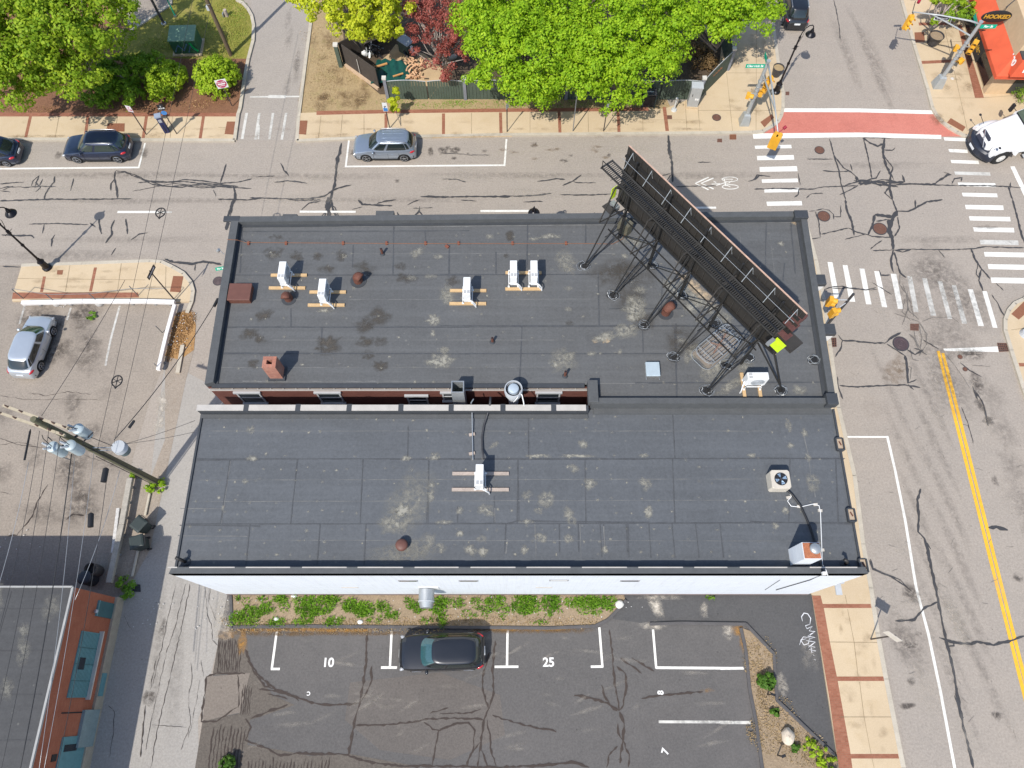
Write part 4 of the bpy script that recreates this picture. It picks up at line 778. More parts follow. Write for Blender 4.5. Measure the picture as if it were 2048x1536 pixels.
# door near the corner, big shuttered opening, lower door
d1 = boxX(PX(890,385,XE,10).y, PX(895,265,XE,10).y, .2, PX(765,250,XE,10).z, TEALD, 'door', .04)
boxX(d1.bound_box[0][1]+bC.location.y, d1.bound_box[2][1]+bC.location.y, PX(765,250,XE,10).z, PX(765,250,XE,10).z+.09, TEAL, 'door_lintel', .10)
MB().cyl((XE+.1, PX(775,330,XE,10).y, 2.6), (XE+.16, PX(775,330,XE,10).y, 2.5), .09, n=10).build('wall_lamp', LGREY, bC)
ya, yb = PX(590,990,XE,10).y, PX(690,480,XE,10).y; za, zb2 = PX(725,700,XE,10).z, PX(580,700,XE,10).z
sh = boxX(ya, yb, za, zb2, TEAL, 'shutter', .05)
g = MB()
for i in range(1, 4): g.box((XE+.055, ya+(yb-ya)*i/4, (za+zb2)/2), (.015, .03, zb2-za))
for i in range(14): g.box((XE+.053, (ya+yb)/2, za+(zb2-za)*(i+.5)/14), (.01, yb-ya-.05, .015))
g.build('boards', TEALD, sh, off=bC.location)
boxX((ya+yb)/2-.25, (ya+yb)/2+.3, (za+zb2)/2, (za+zb2)/2+.5, GLASS, 'shutter_opening', .065)
MB().box((XE+.11, (ya+yb)/2, za-.05), (.22, yb-ya+.2, .1)).build('sill', M('pale_stone_sill', (.52,.47,.41), .85), bC)
yc = PX(560,1420,XE,10).y
d2 = boxX(yc-1.9, yc+.75, .5, PX(460,1400,XE,10).z, TEAL, 'shutter', .05); boxX(yc+.1, yc+.4, 1.5, 2.6, GLASS, 'shutter_opening', .065)
boxX(yc-1.9, yc+.75, .38, .5, LGREY, 'sill', .1)
boxX(PX(400,1460,XE,10).y-.15, PX(400,1460,XE,10).y+.15, 3.0, 3.4, BLK, 'vent_opening', .03)
boxX(PX(700,1150,XE,10).y-1.3, PX(700,1150,XE,10).y+.4, .2, 1.6, M('grey_teal_patch', (.22,.28,.28), .85, var=.2), 'painted_patch', .155)
boxX(PX(820,850,XE,10).y-.8, PX(820,850,XE,10).y+.3, .25, .7, TEAL, 'basement_hatch', .16)
boxX(PX(600,1105,XE,10).y-.03, PX(600,1105,XE,10).y+.03, .8, 3.4, BLK, 'wall_crack', .012)
rb = MB()
random.seed(4)
for i in range(9):
    y = cN-1-i*1.9; rb.ribbon([Vector((XE-.3, y, ZCc+.02)), Vector((-50, y-.2, ZCc+.02))], .04, None, jit=.5, step=.6, taper=False)
for x in (-24.3,-28,-31.5): rb.ribbon([Vector((x, cN-.2, ZCc+.021)), Vector((x-.3, -14, ZCc+.021))], .04, None, jit=.5, step=.6, taper=False)
rb.build('membrane_seams', M('seam_grey', (.055,.055,.057), .7), bC)
b = MB()
for _ in range(36): b.blob((random.uniform(-28,-21.8), random.uniform(-8,4.5), ZCc+.026), random.uniform(.1,.6), random.uniform(.1,.9), .2, a=random.uniform(.3,.9))
b.build('pale_stains', WSP, bC)
# ---------------- building D (orange awning) ----------------
g0 = P(1962,194); dN = (P(1921,60)-g0).normalized(); dE = Vector((dN.y, -dN.x, 0))
bD = thing('corner_restaurant', 'cream corner restaurant with orange red awning marked 100', 'building', g0, math.atan2(dE.y, dE.x))
CREAM = M('cream_stucco', (.58,.43,.27), .85, var=.08); AWN = M('orange_awning_canvas', (.62,.105,.045), .75, var=.12, scale=1.5)
MB().box((6.3, 9.2, 2.6), (12, 18, 5.2)).build('wall', CREAM, bD)
MB().box((6.6, 9.4, 5.2), (11.6, 17.6, .16)).build('roof', M('cream_roof', (.60,.47,.33), .9, var=.1), bD)
MB().box((.28, 4.3, 1.45), (.1, 7.4, 2.3)).build('shop_window', GLASS, bD)
MB().box((5, .18, 1.4), (6.6, .1, 2.2)).build('shop_window', M('dark_shopfront', (.05,.05,.05), .3), bD)
MB().box((.42, .42, 1.35), (.5, .5, 2.7)).build('corner_pier', CREAM, bD)
aw = MB(); x0, y0, zl, zh, dp = -.55, -.62, 2.55, 3.75, 1.0
aw.add([(x0,y0,zl),(13,y0,zl),(13,y0+dp,zh),(x0+dp,y0+dp,zh),(x0,17,zl),(x0+dp,17,zh),(x0,y0,zl-.28),(13,y0,zl-.28),(x0,17,zl-.28)], [(0,1,2,3),(0,3,5,4),(6,7,1,0),(6,0,4,8)])
ao = aw.build('awning', AWN, bD)
s_ = ao.modifiers.new('so', 'SOLIDIFY'); s_.thickness = .03
eb = MB(); eb.loft([[(.2,-.9,2.75),(1.9,-.9,2.75),(1.9,1.2,2.75),(.2,1.2,2.75)],[(.35,-.72,3.95),(1.8,-.72,3.95),(1.8,1.1,3.95),(.35,1.1,3.95)]]); eb.build('entry_canopy', AWN, bD)
MB().box((1.12, -.02, 4.0), (1.5, 1.1, .08)).build('canopy_top', M('dark_canopy_top', (.05,.055,.06), .45, var=.3, scale=2), bD)
CW = M('white_lettering', (.85,.85,.82), .6, var=.02)
text('100', .62, CW, frame((1.15,-.86,3.35), (1,0,0), (0,.12,1)), bD, 'house_number', .03)
text('100', .62, CW, frame((.23,.1,3.35), (0,-1,0), (.12,0,1)), bD, 'house_number', .03)
YL = M('yellow_lettering', (.50,.28,.03), .6, var=.05)
bs = MB().box((-.9, 2.7, 2.1), (.05, 1.9, 1.1)); bn_ = bs.build('banner_sign', BLK, bD); text('Ignite', .62, YL, frame((-.93,2.7,2.15), (0,-1,0), (0,0,1)), bn_, 'lettering', .02)
MB().bar((-.9,3.7,2.7), (.2,3.7,2.7), .04).bar((-.9,1.75,2.7), (.2,1.75,2.7), .04).build('sign_arm', BLK, bD)
hs = thing('oval_sign', 'black oval hanging sign reading HOOKED in orange above the awning', 'sign', P(1993,33,4.6), math.atan2(dE.y, dE.x))
MB().ell((0,0,0), (1.05,.07,.5), 24, 12).build('sign_board', BLK, hs, smooth=True); text('HOOKED', .42, YL, frame((0,-.085,.04), (1,0,0), (0,0,1)), hs, 'lettering', .02)
hb = MB().bar((.2,.0,.75), (1.6,1.3,.75), .05).bar((.5,.3,.6), (.5,.3,.1), .03); hb.bar((1.5,.9,.9), (1.9,1.5,.9), .12); hb.build('bracket', DGREY, hs)
# ---------------- rooftop equipment ----------------
def make_ac(wood=WOODF, slen=1.95, shared=False):
    t = thing('air_conditioner', 'x', 'air conditioner')
    b = MB().box((0,0,.82), (.37,1.04,.80)); b.build('casing', PWHITE, t, bevel=.02)
    f = MB().cyl((.18,.08,.80), (.20,.08,.80), .33, n=24); fg = f.build('fan_grille', M('ac_grille_grey', (.30,.32,.34), .5), t)
    r = MB()
    for rr in (.1,.2,.29): r.tube([(.205, .08+rr*math.cos(a*math.pi/10), .80+rr*math.sin(a*math.pi/10)) for a in range(20)], .008, 4, closed=True)
    r.build('grille_ring', LGREY, fg)
    v = MB()
    for i in range(4):
        for j in (-1, 1): v.box((j*.085,-.38+i*.045-.05,1.225), (.13,.024,.006))
    v.build('vent_slots', M('vent_grey', (.22,.23,.24), .6), t)
    s = MB()
    for y in (-.40,.40):
        for x in (-.25,.25): s.box((x, y, .26), (.04,.04,.36)); s.box((x,y,.09), (.11,.09,.03))
        s.box((0,y,.42), (.54,.04,.04))
    for x in (-.25,.25): s.box((x,0,.40), (.04,.80,.04))
    s.build('stand', PWHITE, t)
    p = MB().tube([(.05,-.42,.75),(.12,-.56,.72),(.3,-.62,.6),(.42,-.62,.35),(.44,-.62,.05)], .035, 8); p.tube([(.0,-.42,.65),(.05,-.52,.6),(.22,-.56,.5),(.34,-.56,.2),(.40,-.56,.04)], .03, 8)
    p.build('line_hose', PWHITE, t)
    if not shared:
        for y in (-.40,.40): MB().box((0, y, .04), (slen, .16, .085)).build('sleeper', wood, t)
    return t
ac = make_ac()
lab = ['white split air conditioner leftmost on the roof, next to a brown hood vent', 'white split air conditioner right of the first one with curled white hose', 'white split air conditioner alone near the middle of the brick building roof']
grp = 'split air conditioners on the roofs'
for i, (px, py) in enumerate(((579,563),(657,597),(936,594))):
    c = P(px, py, ZAD+.05); o = ac if i == 0 else copy_tree(ac)
    relabel(o, (c.x-.08*(i < 2), c.y, ZAD), 0, lab[i], grp)
ac2 = make_ac(shared=True)
for i, (px, lb) in enumerate(((1027, 'left one of the two white air conditioners sharing timber sleepers'), (1067, 'right one of the two white air conditioners sharing timber sleepers'))):
    c = P(px, 561, ZAD+.05); o = ac2 if i == 0 else copy_tree(ac2); relabel(o, (c.x, c.y, ZAD+.0), R(180)*0, lb, grp)
for i, py in enumerate((545.5, 578)):
    c = P(1047, py, ZAD+.04); tag(MB().box((c.x, c.y, c.z), (1.95,.16,.085)).build('timber_sleeper', WOODF), f'pale timber beam under the {("upper","lower")[i]} feet of the paired air conditioners', 'timber beam')
o = make_ac(WOODW, 2.75); c = P(961, 963, ZBD+.05); relabel(o, (c.x, c.y, ZBD), 0, 'white split air conditioner on weathered timbers in the middle of the white walled building roof', grp)
for ch in o.children:
    if ch.name.startswith('sleeper'): pass
o = make_ac(slen=1.35); c = P(1502, 770, ZAD+.05); relabel(o, (c.x, c.y, ZAD), R(-90), 'white air conditioner turned sideways below the billboard, its fan facing the white walled roof', grp)
# pipe and cable of roof B
t = thing('refrigerant_line', 'black insulated line with grey conduit from the middle air conditioner over the parapet', 'pipe', P(950,900,ZBD), world=True)
MB().tube([P(946,920,ZBD+.1), P(945,870,ZBD+.1), P(944,812,ZBD+.3), P(942,806,ZB+.12), P(947,798,ZB+.1)], .03, 8).build('conduit', GALV, t)
MB().tube([P(967,917,ZBD+.4), P(965,900,ZBD+.1), P(964,875,ZBD+.08), P(968,850,ZBD+.08), P(977,822,ZBD+.2), P(980,808,ZB+.12), P(981,794,ZB+.05)], .055, 8).build('line_hose', DGREY, t, smooth=True)
for (x, y) in ((944,869),(944,907)): MB().box(P(x,y,ZBD+.04), (.3,.14,.08), rz=.2).build('pipe_block', WOODW, t)
# condenser
t = thing('condenser_unit', 'beige square condenser with a round top fan on the roof near the right street', 'condenser', P(1552,966,ZBD))
b = MB(); rr = []
for z, s_ in ((0,.46),(.62,.46),(.66,.44)):
    rr.append([(x*s_*(1 if abs(x) != abs(y) else 1)*k1, y*s_*k2, z+.04) for x, y, k1, k2 in ((-1,-1,.82,1),(1,-1,.82,1),(1,-1,1,.82),(1,1,1,.82),(1,1,.82,1),(-1,1,.82,1),(-1,1,1,.82),(-1,-1,1,.82))])
b.loft(rr); b.build('casing', M('beige_condenser_paint', (.55,.50,.42), .55), t)
fanw = MB().cyl((0,0,.69), (0,0,.71), .31, n=28).build('fan_well', BLK, t)
fb = MB()
for i in range(4):
    a = i*math.pi/2+.3; fb.quad(*[Vector((math.cos(a+da)*r, math.sin(a+da)*r, .718+h)) for da, r, h in ((-.28,.08,0),(-.32,.28,.0),(.32,.28,.02),(.28,.08,.02))])
fb.build('fan_blade', M('blue_grey_blade', (.30,.42,.55), .35, .3), fanw); 
gr = MB()
for r in (.1,.2,.3): gr.tube([(r*math.cos(a*math.pi/12), r*math.sin(a*math.pi/12), .74) for a in range(24)], .006, 4, closed=True)
gr.cyl((0,0,.72),(0,0,.75),.06,n=10); gr.build('fan_guard', DGREY, t)
t = thing('cable', 'black hose and thin white conduit running from the round fan condenser to the white wall', 'cable', P(1620,1040,ZBD), world=True)
MB().tube([P(1568,975,ZBD+.3), P(1585,990,ZBD+.1), P(1601,1011,ZBD+.08), P(1612,1035,ZBD+.08), P(1622,1058,ZBD+.08), P(1630,1085,ZBD+.08), P(1636,1110,ZBD+.1), P(1642,1132,ZBD+.25), P(1645,1143,ZB+.08)], .055, 8).build('line_hose', BLK, t, smooth=True)
MB().tube([P(1566,974,ZBD+.3), P(1578,985,ZBD+.06), P(1583,993,ZBD+.05), P(1575,1002,ZBD+.05), P(1582,1012,ZBD+.05), P(1600,1014,ZBD+.05), P(1625,1008,ZBD+.05), P(1638,1011,ZBD+.05), P(1641,1025,ZBD+.05), P(1643,1080,ZBD+.05), P(1645,1130,ZBD+.1), P(1652,1140,ZB+.1), P(1656,1152,ZB-.1)], .022, 6).build('conduit', PWHITE, t, smooth=True)
for (x, y) in ((1598,1013),(1631,1009),(1640,1021),(1644,1100),(1577,995)): MB().box(P(x,y,ZBD+.03), (.2,.13,.06), rz=random.uniform(-.2,.2)).build('pipe_block', M('beige_block', (.50,.46,.40), .8), t)
# white chimney
c = P(1592, 1120, ZBD); t = thing('chimney', 'white painted chimney with brick top and silver cap by the white wall', 'chimney', (c.x+.1, c.y+.12, ZBD))
MB().box((0,0,.85), (.78,.74,1.7)).build('chimney_stack', WWALL, t)
MB().box((0,0,1.71), (.72,.68,.04)).build('chimney_crown', M('rusty_brick_top', (.38,.14,.07), .9, var=.35, scale=6), t)
MB().cyl((.08,.05,1.72), (.08,.05,1.95), .17, n=16).ell((.08,.05,1.95), (.25,.25,.12), 16, 6, top=True).build('chimney_cap', GALV, t, smooth='auto')
# brick chimney on A
c = P(556, 748, ZAD); t = thing('chimney', 'narrow red brick chimney with open flue on the brick building roof', 'chimney', (c.x, c.y, ZAD))
CB = brickmat('speckled_chimney_brick', (.42,.16,.10), (.50,.28,.20), (.30,.22,.19), 'XZ', .2, .075, worn=(.22,.10,.08), ms=.012)
b = MB(); o_ = [(-.33,-.3),(.33,-.3),(.33,.3),(-.33,.3)]; i_ = [(-.14,-.12),(.14,-.12),(.14,.12),(-.14,.12)]
b.loft([[(x,y,0) for x,y in o_],[(x,y,1.45) for x,y in o_],[(x,y,1.45) for x,y in i_],[(x,y,.9) for x,y in i_]]); b.build('chimney_stack', CB, t)
MB().box((0,0,.06), (.85,.8,.12)).build('flashing', DKR, t)
# hatch boxes & vents
def at(px, py, z): return P(px, py, z)
c = at(485,588,ZAD); t = thing('roof_hatch', 'rusty brown square box at the left edge of the brick building roof', 'roof hatch', (c.x, c.y-.1, ZAD))
MB().box((0,0,.17), (1.12,.95,.34)).build('hatch_curb', RUST, t); MB().box((0,0,.38), (1.2,1.02,.10)).build('hatch_lid', RUSTB, t, bevel=.02)
c = at(1304,742,ZAD); t = thing('roof_hatch', 'pale blue grey square hatch lid below the billboard braces', 'roof hatch', (c.x, c.y, ZAD))
MB().box((0,0,.1), (.6,.68,.2)).build('hatch_curb', GALV, t); MB().box((0,0,.24), (.70,.78,.08)).build('hatch_lid', M('pale_blue_metal', (.46,.54,.58), .45, .2, var=.08), t, bevel=.02)
MB().bar((-.33,-.5,.03), (-.33,.45,.03), .03).bar((.33,-.5,.03), (.33,.45,.03), .03).build('hatch_rail', GALV, t)
def hood(px, py, label, rz=0, s=1):
    c = at(px, py, ZAD); t = thing('roof_vent', label, 'roof vent', (c.x, c.y, ZAD), rz, 'gooseneck roof vents')
    rings = []
    for i in range(6):
        a = i/5*R(110); cc = Vector((0, -.22+.0, .35)); ctr = cc+Vector((0, .22*math.cos(a)-.0, .22*math.sin(a)))
        d = Vector((0, math.cos(a), math.sin(a))); rings.append([ctr+Vector((1,0,0))*math.cos(q*math.pi/5)*.24*s*(1+.1*i/5)+d*math.sin(q*math.pi/5)*.22*s for q in range(10)])
    MB().cyl((0,0,0), (0,0,.36), .24*s, n=14).build('vent_pipe', RUST, t, smooth='auto'); MB().loft(rings).build('vent_hood', RUST, t, smooth=True)
    MB().cyl((0,0,0), (0,0,.03), .42*s, n=16).build('vent_flange', DKR, t)
hood(578, 598, 'dull brown hood vent just below the leftmost air conditioner', 0, .95); hood(717, 562, 'rust red hood vent with black mouth right of the second air conditioner', R(60), 1.05); hood(1331, 626, 'rust red hood vent under the billboard braces', R(120), 1)
c = at(805, 1092, ZBD); t = thing('roof_vent', 'small rusty mushroom vent cap on the white walled building roof', 'roof vent', (c.x, c.y, ZBD))
MB().cyl((0,0,0), (0,0,.3), .17, n=14).build('vent_pipe', RUST, t); MB().ell((0,0,.3), (.29,.29,.14), 18, 6, top=True).cyl((0,0,.25),(0,0,.3),.29,.29,18).build('vent_cap', RUSTB, t, smooth='auto')
def pipe(px, py, z, h, label, lean=(0,0), r=.07, tar=True):
    c = at(px, py, z); t = thing('vent_pipe', label, 'pipe', (c.x, c.y, z))
    MB().cyl((0,0,0), (lean[0],lean[1],h), r, n=12).build('pipe', RUST, t); MB().cyl((lean[0],lean[1],h), (lean[0],lean[1],h+.004), r*.8, n=12).build('pipe_mouth', BLK, t); MB().cyl((0,0,0), (0,0,.08), r*2.2, r*1.4, n=12).build('pipe_boot', DKR, t)
pipe(765,508,ZAD,.5,'short rusty vent pipe beneath the orange pipeline'); pipe(985,684,ZAD,.45,'short rusty vent pipe near the middle of the brick building roof'); pipe(1130,752,ZAD,.55,'short rusty vent pipe near the alcove corner of the brick building roof')
for px, py, lb in ((372,1124,'bent black tarred pipe at the lower left corner of the long roof'),(1690,1128,'bent tarred pipe at the lower right corner of the long roof')):
    c = P(px, py, ZBD); t = thing('vent_pipe', lb, 'pipe', (c.x, c.y, ZBD))
    MB().tube([(0,0,0),(-.04,.02,.35),(-.14,.06,.55),(-.26,.1,.58)], .075, 8).build('pipe', M('tarred_pipe', (.035,.032,.03), .5, var=.4, scale=5), t, smooth=True); MB().ell((0,0,0), (.24,.22,.08), 12, 4, top=True).build('pipe_boot', DKR, t)
# orange pipeline
t = thing('gas_pipe', 'thin orange pipe running along the upper roof edge on orange blocks', 'pipe', P(800,486,ZAD), world=True)
MB().tube([P(455,479,ZA+.06), P(475,480,ZA+.05), P(490,485,ZAD+.12), P(800,487,ZAD+.12), P(1180,487,ZAD+.12), P(1225,488,ZAD+.12), P(1245,478,ZAD+.14), P(1252,465,ZAD+.14)], .016, 6).build('pipe', M('orange_brown_pipe', (.22,.095,.045), .6, var=.3, scale=2), t)
ORB = M('orange_block', (.20,.07,.045), .8)
for x in (497,572,686,773,851,917,1025,1132): MB().box(P(x,486.5,ZAD+.04), (.12,.2,.09), rz=.1).build('pipe_block', ORB, t)
tag(MB().box(P(894,493,ZAD+.05), (.22,.14,.1), rz=-.7).build('loose_block', ORB), 'loose orange block below the thin orange pipe', 'block')
# brush tangle: tar wire rings are built with the billboard feet
# skylight guard (conduit cage)
c0 = P(1432, 697, ZAD); ax = (P(1468,665,ZAD)-P(1400,722,ZAD)).normalized(); ang = math.atan2(ax.y, ax.x)
t = thing('skylight_guard', 'bent galvanised conduit cage over a skylight below the billboard', 'guard frame', c0, ang)
MB().box((-.1,0,.05), (1.9,.9,.10)).build('skylight_pane', M('dusty_skylight', (.24,.21,.18), .4, var=.35, scale=3), t)
MB().box((0,0,.02), (2.3,1.25,.04)).build('skylight_curb', M('patched_curb', (.20,.17,.14), .8, var=.3), t)
def rrect(L, W, z, r=.3, n=5, dx=0):
    o = []
    for cx, cy, a0 in ((L/2-r,W/2-r,0),(-L/2+r,W/2-r,90),(-L/2+r,-W/2+r,180),(L/2-r,-W/2+r,270)):
        for i in range(n+1):
            a = R(a0+90*i/n); o.append(Vector((dx+cx+r*math.cos(a), cy+r*math.sin(a), z)))
    return o
gc = MB().tube(rrect(2.5,1.2,.55,.4), .026, 6, closed=True).tube(rrect(2.6,1.3,.12,.4,dx=-.1), .022, 6, closed=True)
for i in range(6): y = -.45+i*.18; gc.tube([(-1.2,y,.56),(1.1,y,.58)], .016, 5)
for x in (-.9,-.3,.3,.9): gc.tube([(x,-.6,.54),(x,.6,.54)], .016, 5)
for x, y in ((-1.0,-.58),(1.0,-.58),(1.0,.58),(-1.0,.58)): gc.tube([(x,y,.0),(x,y,.55)], .02, 5)
gc.build('conduit_cage', GALV, t)
MB().bar((-.6,-.2,.6), (.7,.15,.62), .07).bar((-.3,.3,.6), (.1,-.35,.6), .05).build('wooden_slat', M('reddish_scrap', (.20,.12,.09), .8), t)
# wall exhausts in the gap
c = P(915, 778, 8.35); t = thing('exhaust_duct', 'square galvanised exhaust duct with open top rising from the gap', 'duct', (c.x, Y5-.42, 6.0), world=False)
hh = 2.35; w_ = .31
o_ = [(-w_,-w_),(w_,-w_),(w_,w_),(-w_,w_)]; i_ = [(x*.86,y*.86) for x,y in o_]
MB().loft([[(x,y,-1.0) for x,y in o_],[(x,y,hh) for x,y in o_],[(x,y,hh) for x,y in i_],[(x,y,.9) for x,y in i_]]).build('duct', GALV, t)
MB().quad((-w_*.86,-w_*.86,1.6),(w_*.86,-w_*.86,1.6),(w_*.86,w_*.86,1.3),(-w_*.86,w_*.86,1.3)).build('damper', M('olive_damper_metal', (.16,.18,.14), .5), t)  # damper plate in a darker olive metal than the duct
c = P(1027, 779, 8.1); t = thing('exhaust_fan', 'round white rooftop exhaust fan standing in the gap between the roofs', 'fan', (c.x, Y5-.42, 5.5))
MB().loft([[(r*math.cos(a*math.pi/14), r*math.sin(a*math.pi/14), z) for a in range(28)] for r, z in ((.25,-1.0),(.25,2.0),(.44,2.1),(.47,2.45),(.44,2.62),(.40,2.62),(.38,2.4))]).build('fan_housing', LGREY, t, smooth='auto')
MB().cyl((0,0,2.38), (0,0,2.42), .37, n=24).build('fan_well', BLK, t)
MB().cyl((0,0,2.42), (0,0,2.66), .29, .26, n=24).ell((0,0,2.66), (.26,.26,.05), 20, 4, top=True).build('motor_cover', M('blue_grey_cover', (.38,.44,.50), .45), t, smooth='auto')
MB().tube([(.3,-.2,2.55),(.42,-.3,2.5),(.5,-.55,2.2),(.55,-.75,1.9)], .03, 6).tube([(.35,-.1,2.6),(.2,-.45,2.5),(0,-.6,2.3)], .02, 6).build('power_cable', PWHITE, t, smooth=True)
# south wall round duct
c = PY(853, 1176, YS); t = thing('wall_exhaust', 'round silver exhaust hood on the white wall above the parked black car', 'exhaust hood', (c.x, YS, c.z-.1))
MB().cyl((0,-.02,0), (0,-.62,-.05), .40, n=24).build('exhaust_duct', GALV, t, smooth='auto'); MB().cyl((0,-.63,-.05), (0,-.68,-.05), .42, .42, n=24).build('duct_rim', LGREY, t)
MB().loft([[(.40*math.cos(a), .02-.64, -.05+.40*math.sin(a)) for a in [i*math.pi/6 for i in range(12)]],[(.33*math.cos(a), -.95, -.25+.33*math.sin(a)) for a in [i*math.pi/6 for i in range(12)]]]).build('hood_elbow', GALV, t, smooth='auto')
MB().box((.15,-.01,.1), (1.0,.03,.9)).build('wall_plate', PWHITE, t)
# ---------------- billboard ----------------
T1 = P(1258,292,13.8); T2 = P(1613,628,13.8); U = (T2-T1); U.z = 0; LB = U.length; U.normalize(); NB = Vector((-U.y, U.x, 0))  # front normal (NE)
if NB.x < 0: NB = -NB
bb = thing('billboard', 'large rooftop billboard seen from behind, black steel frame with catwalk on braced legs', 'billboard', Vector((T1.x, T1.y, ZAD)), world=True)
STEEL = M('black_steel', (.026,.025,.024), .5, .2, var=.3, scale=3); STEEL2 = M('dark_brown_steel', (.04,.036,.032), .6, var=.25)
BACK = M('dark_panel_back', (.027,.024,.021), .75, var=.35, scale=1.2)
def BP(s, b, z): return Vector((T1.x, T1.y, 0))+U*s-NB*b+Vector((0,0,z))   # s along, b behind, z up
zT, zBm = 13.8, 9.8
mB = Matrix(((U.x,-NB.x,0),(U.y,-NB.y,0),(0,0,1)))
def bbox(b, s0, s1, b0, b1, z0, z1): b.box(BP((s0+s1)/2, (b0+b1)/2, (z0+z1)/2), (s1-s0, b1-b0, z1-z0), m=mB); return b
pn = bbox(MB(), 0, LB, -.02, .04, zBm, zT).build('panel', BACK, bb)
fp = bbox(MB(), .02, LB-.02, -.035, -.022, zBm+.02, zT-.02).build('poster_sheet', M('pale_poster_vinyl', (.55,.52,.48), .5, var=.1), bb)
tr = MB(); bbox(tr, -.02, LB+.02, -.04, .015, zT, zT+.04); bbox(tr, -.02, LB+.02, -.05, .03, zBm-.07, zBm); tr.build_each('edge_trim', M('peach_weathered_trim', (.50,.33,.25), .6, var=.3, scale=5), bb)
st = MB()
for i in range(28):   # vertical panel ribs
    s = .2+i*(LB-.4)/27; bbox(st, s-.02, s+.02, .04, .09, zBm+.03, zT-.03)
st.build('panel_ribs', STEEL2, bb)
hz = MB()
for z in (10.0, 11.0, 12.1, 13.3): bbox(hz, .05, LB-.05, .10, .20, z-.06, z+.06)
hz.build('stringers', STEEL, bb)
near = [P(*q, ZAD, 7) for q in ((1635,505),(1865,740))]+[P(*q, ZAD, 8) for q in ((655,1050),(845,1240))]
ss = [(q-Vector((T1.x,T1.y,ZAD))).dot(U) for q in near]; d0 = (ss[3]-ss[0])/3; ss = [ss[0]-d0]+ss
b0m = sum((q-Vector((T1.x,T1.y,ZAD))).dot(-NB) for q in near)/4
far = [P(*q, ZAD, 7) for q in ((1110,505),(1325,735),(1565,970),(1795,1215))]+[P(605,1430,ZAD,8)]
for i, s in enumerate(ss):
    up = MB(); base = BP(s, max(.3,b0m), ZAD+.05) if i else BP(s, .35, ZAD+.3)
    bbox(up, s-.05, s+.05, .22, .34, zBm-.3, zT-.1)
    up.bar(base, BP(s, .28, zBm), .12); up.build('upright', STEEL, bb)
    F = far[i]+Vector((0,0,.06)); br = MB()
    br.bar(F, BP(s-.1, .34, 13.1), .055).bar(F+U*.12, BP(s+.1, .34, 10.3), .055).bar(F, base+Vector((0,0,.3)), .04)
    m_ = (F+BP(s,.34,10.3))/2; br.bar(m_, BP(s,.35,ZAD+1.2), .035)
    br.build('brace', STEEL, bb)
x6 = P(1030,1430,ZAD,8); MB().bar(x6+Vector((0,0,.05)), BP(LB-.6,.34,11.2), .07).bar(x6+Vector((.08,0,.05)), BP(LB-.9,.34,10.0), .06).build('brace', STEEL, bb)
cr = MB()
for i in range(4):
    s0, s1 = ss[i], ss[i+1]; cr.bar(BP(s0,.4,ZAD+.6), BP(s1,.3,zBm-.2), .04)
    cr.bar(far[i]+Vector((0,0,.5)), far[i+1]+Vector((0,0,.5)), .03) if i > 3 else None
cr.bar(BP(ss[0],1.4,ZAD+2.0), BP(ss[4],1.4,ZAD+2.0), .06).bar(BP(ss[0]-.5,.9,ZAD+3.0), BP(ss[4]+.4,.9,ZAD+3.0), .05)
cr.build('cross_ties', STEEL, bb)
for i in range(5):   # knee frames carrying the walkway
    s = ss[i]; kf = MB(); kf.bar(BP(s,.3,12.75), BP(s,1.5,12.75), .08).bar(BP(s,.3,11.6), BP(s,1.4,12.7), .06); kf.bar(BP(s,1.5,12.75), BP(s,2.2,10.6), .05); kf.bar(BP(s,2.2,10.6), BP(s,.3,10.2), .05); kf.build('walkway_bracket', STEEL2, bb)
cw = MB(); w0, w1, zc = .55, 1.25, 12.85; s0, s1 = -.35, LB-.25
for b_ in (w0, (w0+w1)/2, w1): bbox(cw, s0, s1, b_-.025, b_+.025, zc-.08, zc)
k = s0
while k < s1:
    bbox(cw, k, k+.035, w0+.03, (w0+w1)/2-.03, zc-.03, zc-.005); bbox(cw, k, k+.035, (w0+w1)/2+.03, w1-.03, zc-.03, zc-.005); k += .105
bbox(cw, s0-.05, s0, w0-.03, w1+.05, zc-.1, zc+.02); cw.build('catwalk', M('catwalk_steel', (.06,.058,.055), .55, .2, var=.25), bb)
hr = MB()
for b_, z in ((w1+.03, zc+.5), (w1+.03, zc+.05)): bbox(hr, s0, s1, b_-.015, b_+.015, z-.02, z+.02)
for i in range(8): s = s0+.02+i*(s1-s0-.04)/7; hr.bar(BP(s,w1+.03,zc), BP(s,w1+.03,zc+.5), .03)
hr.build('handrail', STEEL, bb)
ca = MB()
for i in range(9):
    s = .4+i*(LB-.8)/8; ca.bar(BP(s,.06,13.72), BP(s+.02,.5,12.95), .03); ca.bar(BP(s,.08,13.7), BP(s+.25,.08,13.1), .025)
ca.tube([BP(.1,.42,13.35), BP(LB-.1,.42,13.35)], .012, 5); ca.build('cable_hangers', GALV, bb)
lp = MB(); bbox(lp, -.2, .5, .3, .9, 9.65, 9.7); cP = P(1573,674,11.5); bx_ = lambda m, c, a, b_, h: m.box(c, (a, b_, h), m=mB); bx_(lp, cP, 1.25, .75, .05); bx_(lp, cP-Vector((0,0,.08)), 1.35, .85, .06)
lp.build_each('end_platform', STEEL2, bb)
rs = MB(); bx_(rs, P(1597,632,13.2), .55, .5, .3); bx_(rs, P(1583,648,12.6), .6, .5, .04); bx_(rs, P(1570,668,12.0), .55, .45, .04); rs.build_each('rust_plate', M('rust_maroon', (.10,.042,.038), .8, var=.35, scale=4), bb)
LIME = M('lime_yellow_plastic', (.50,.68,.02), .5, var=.22, scale=4)
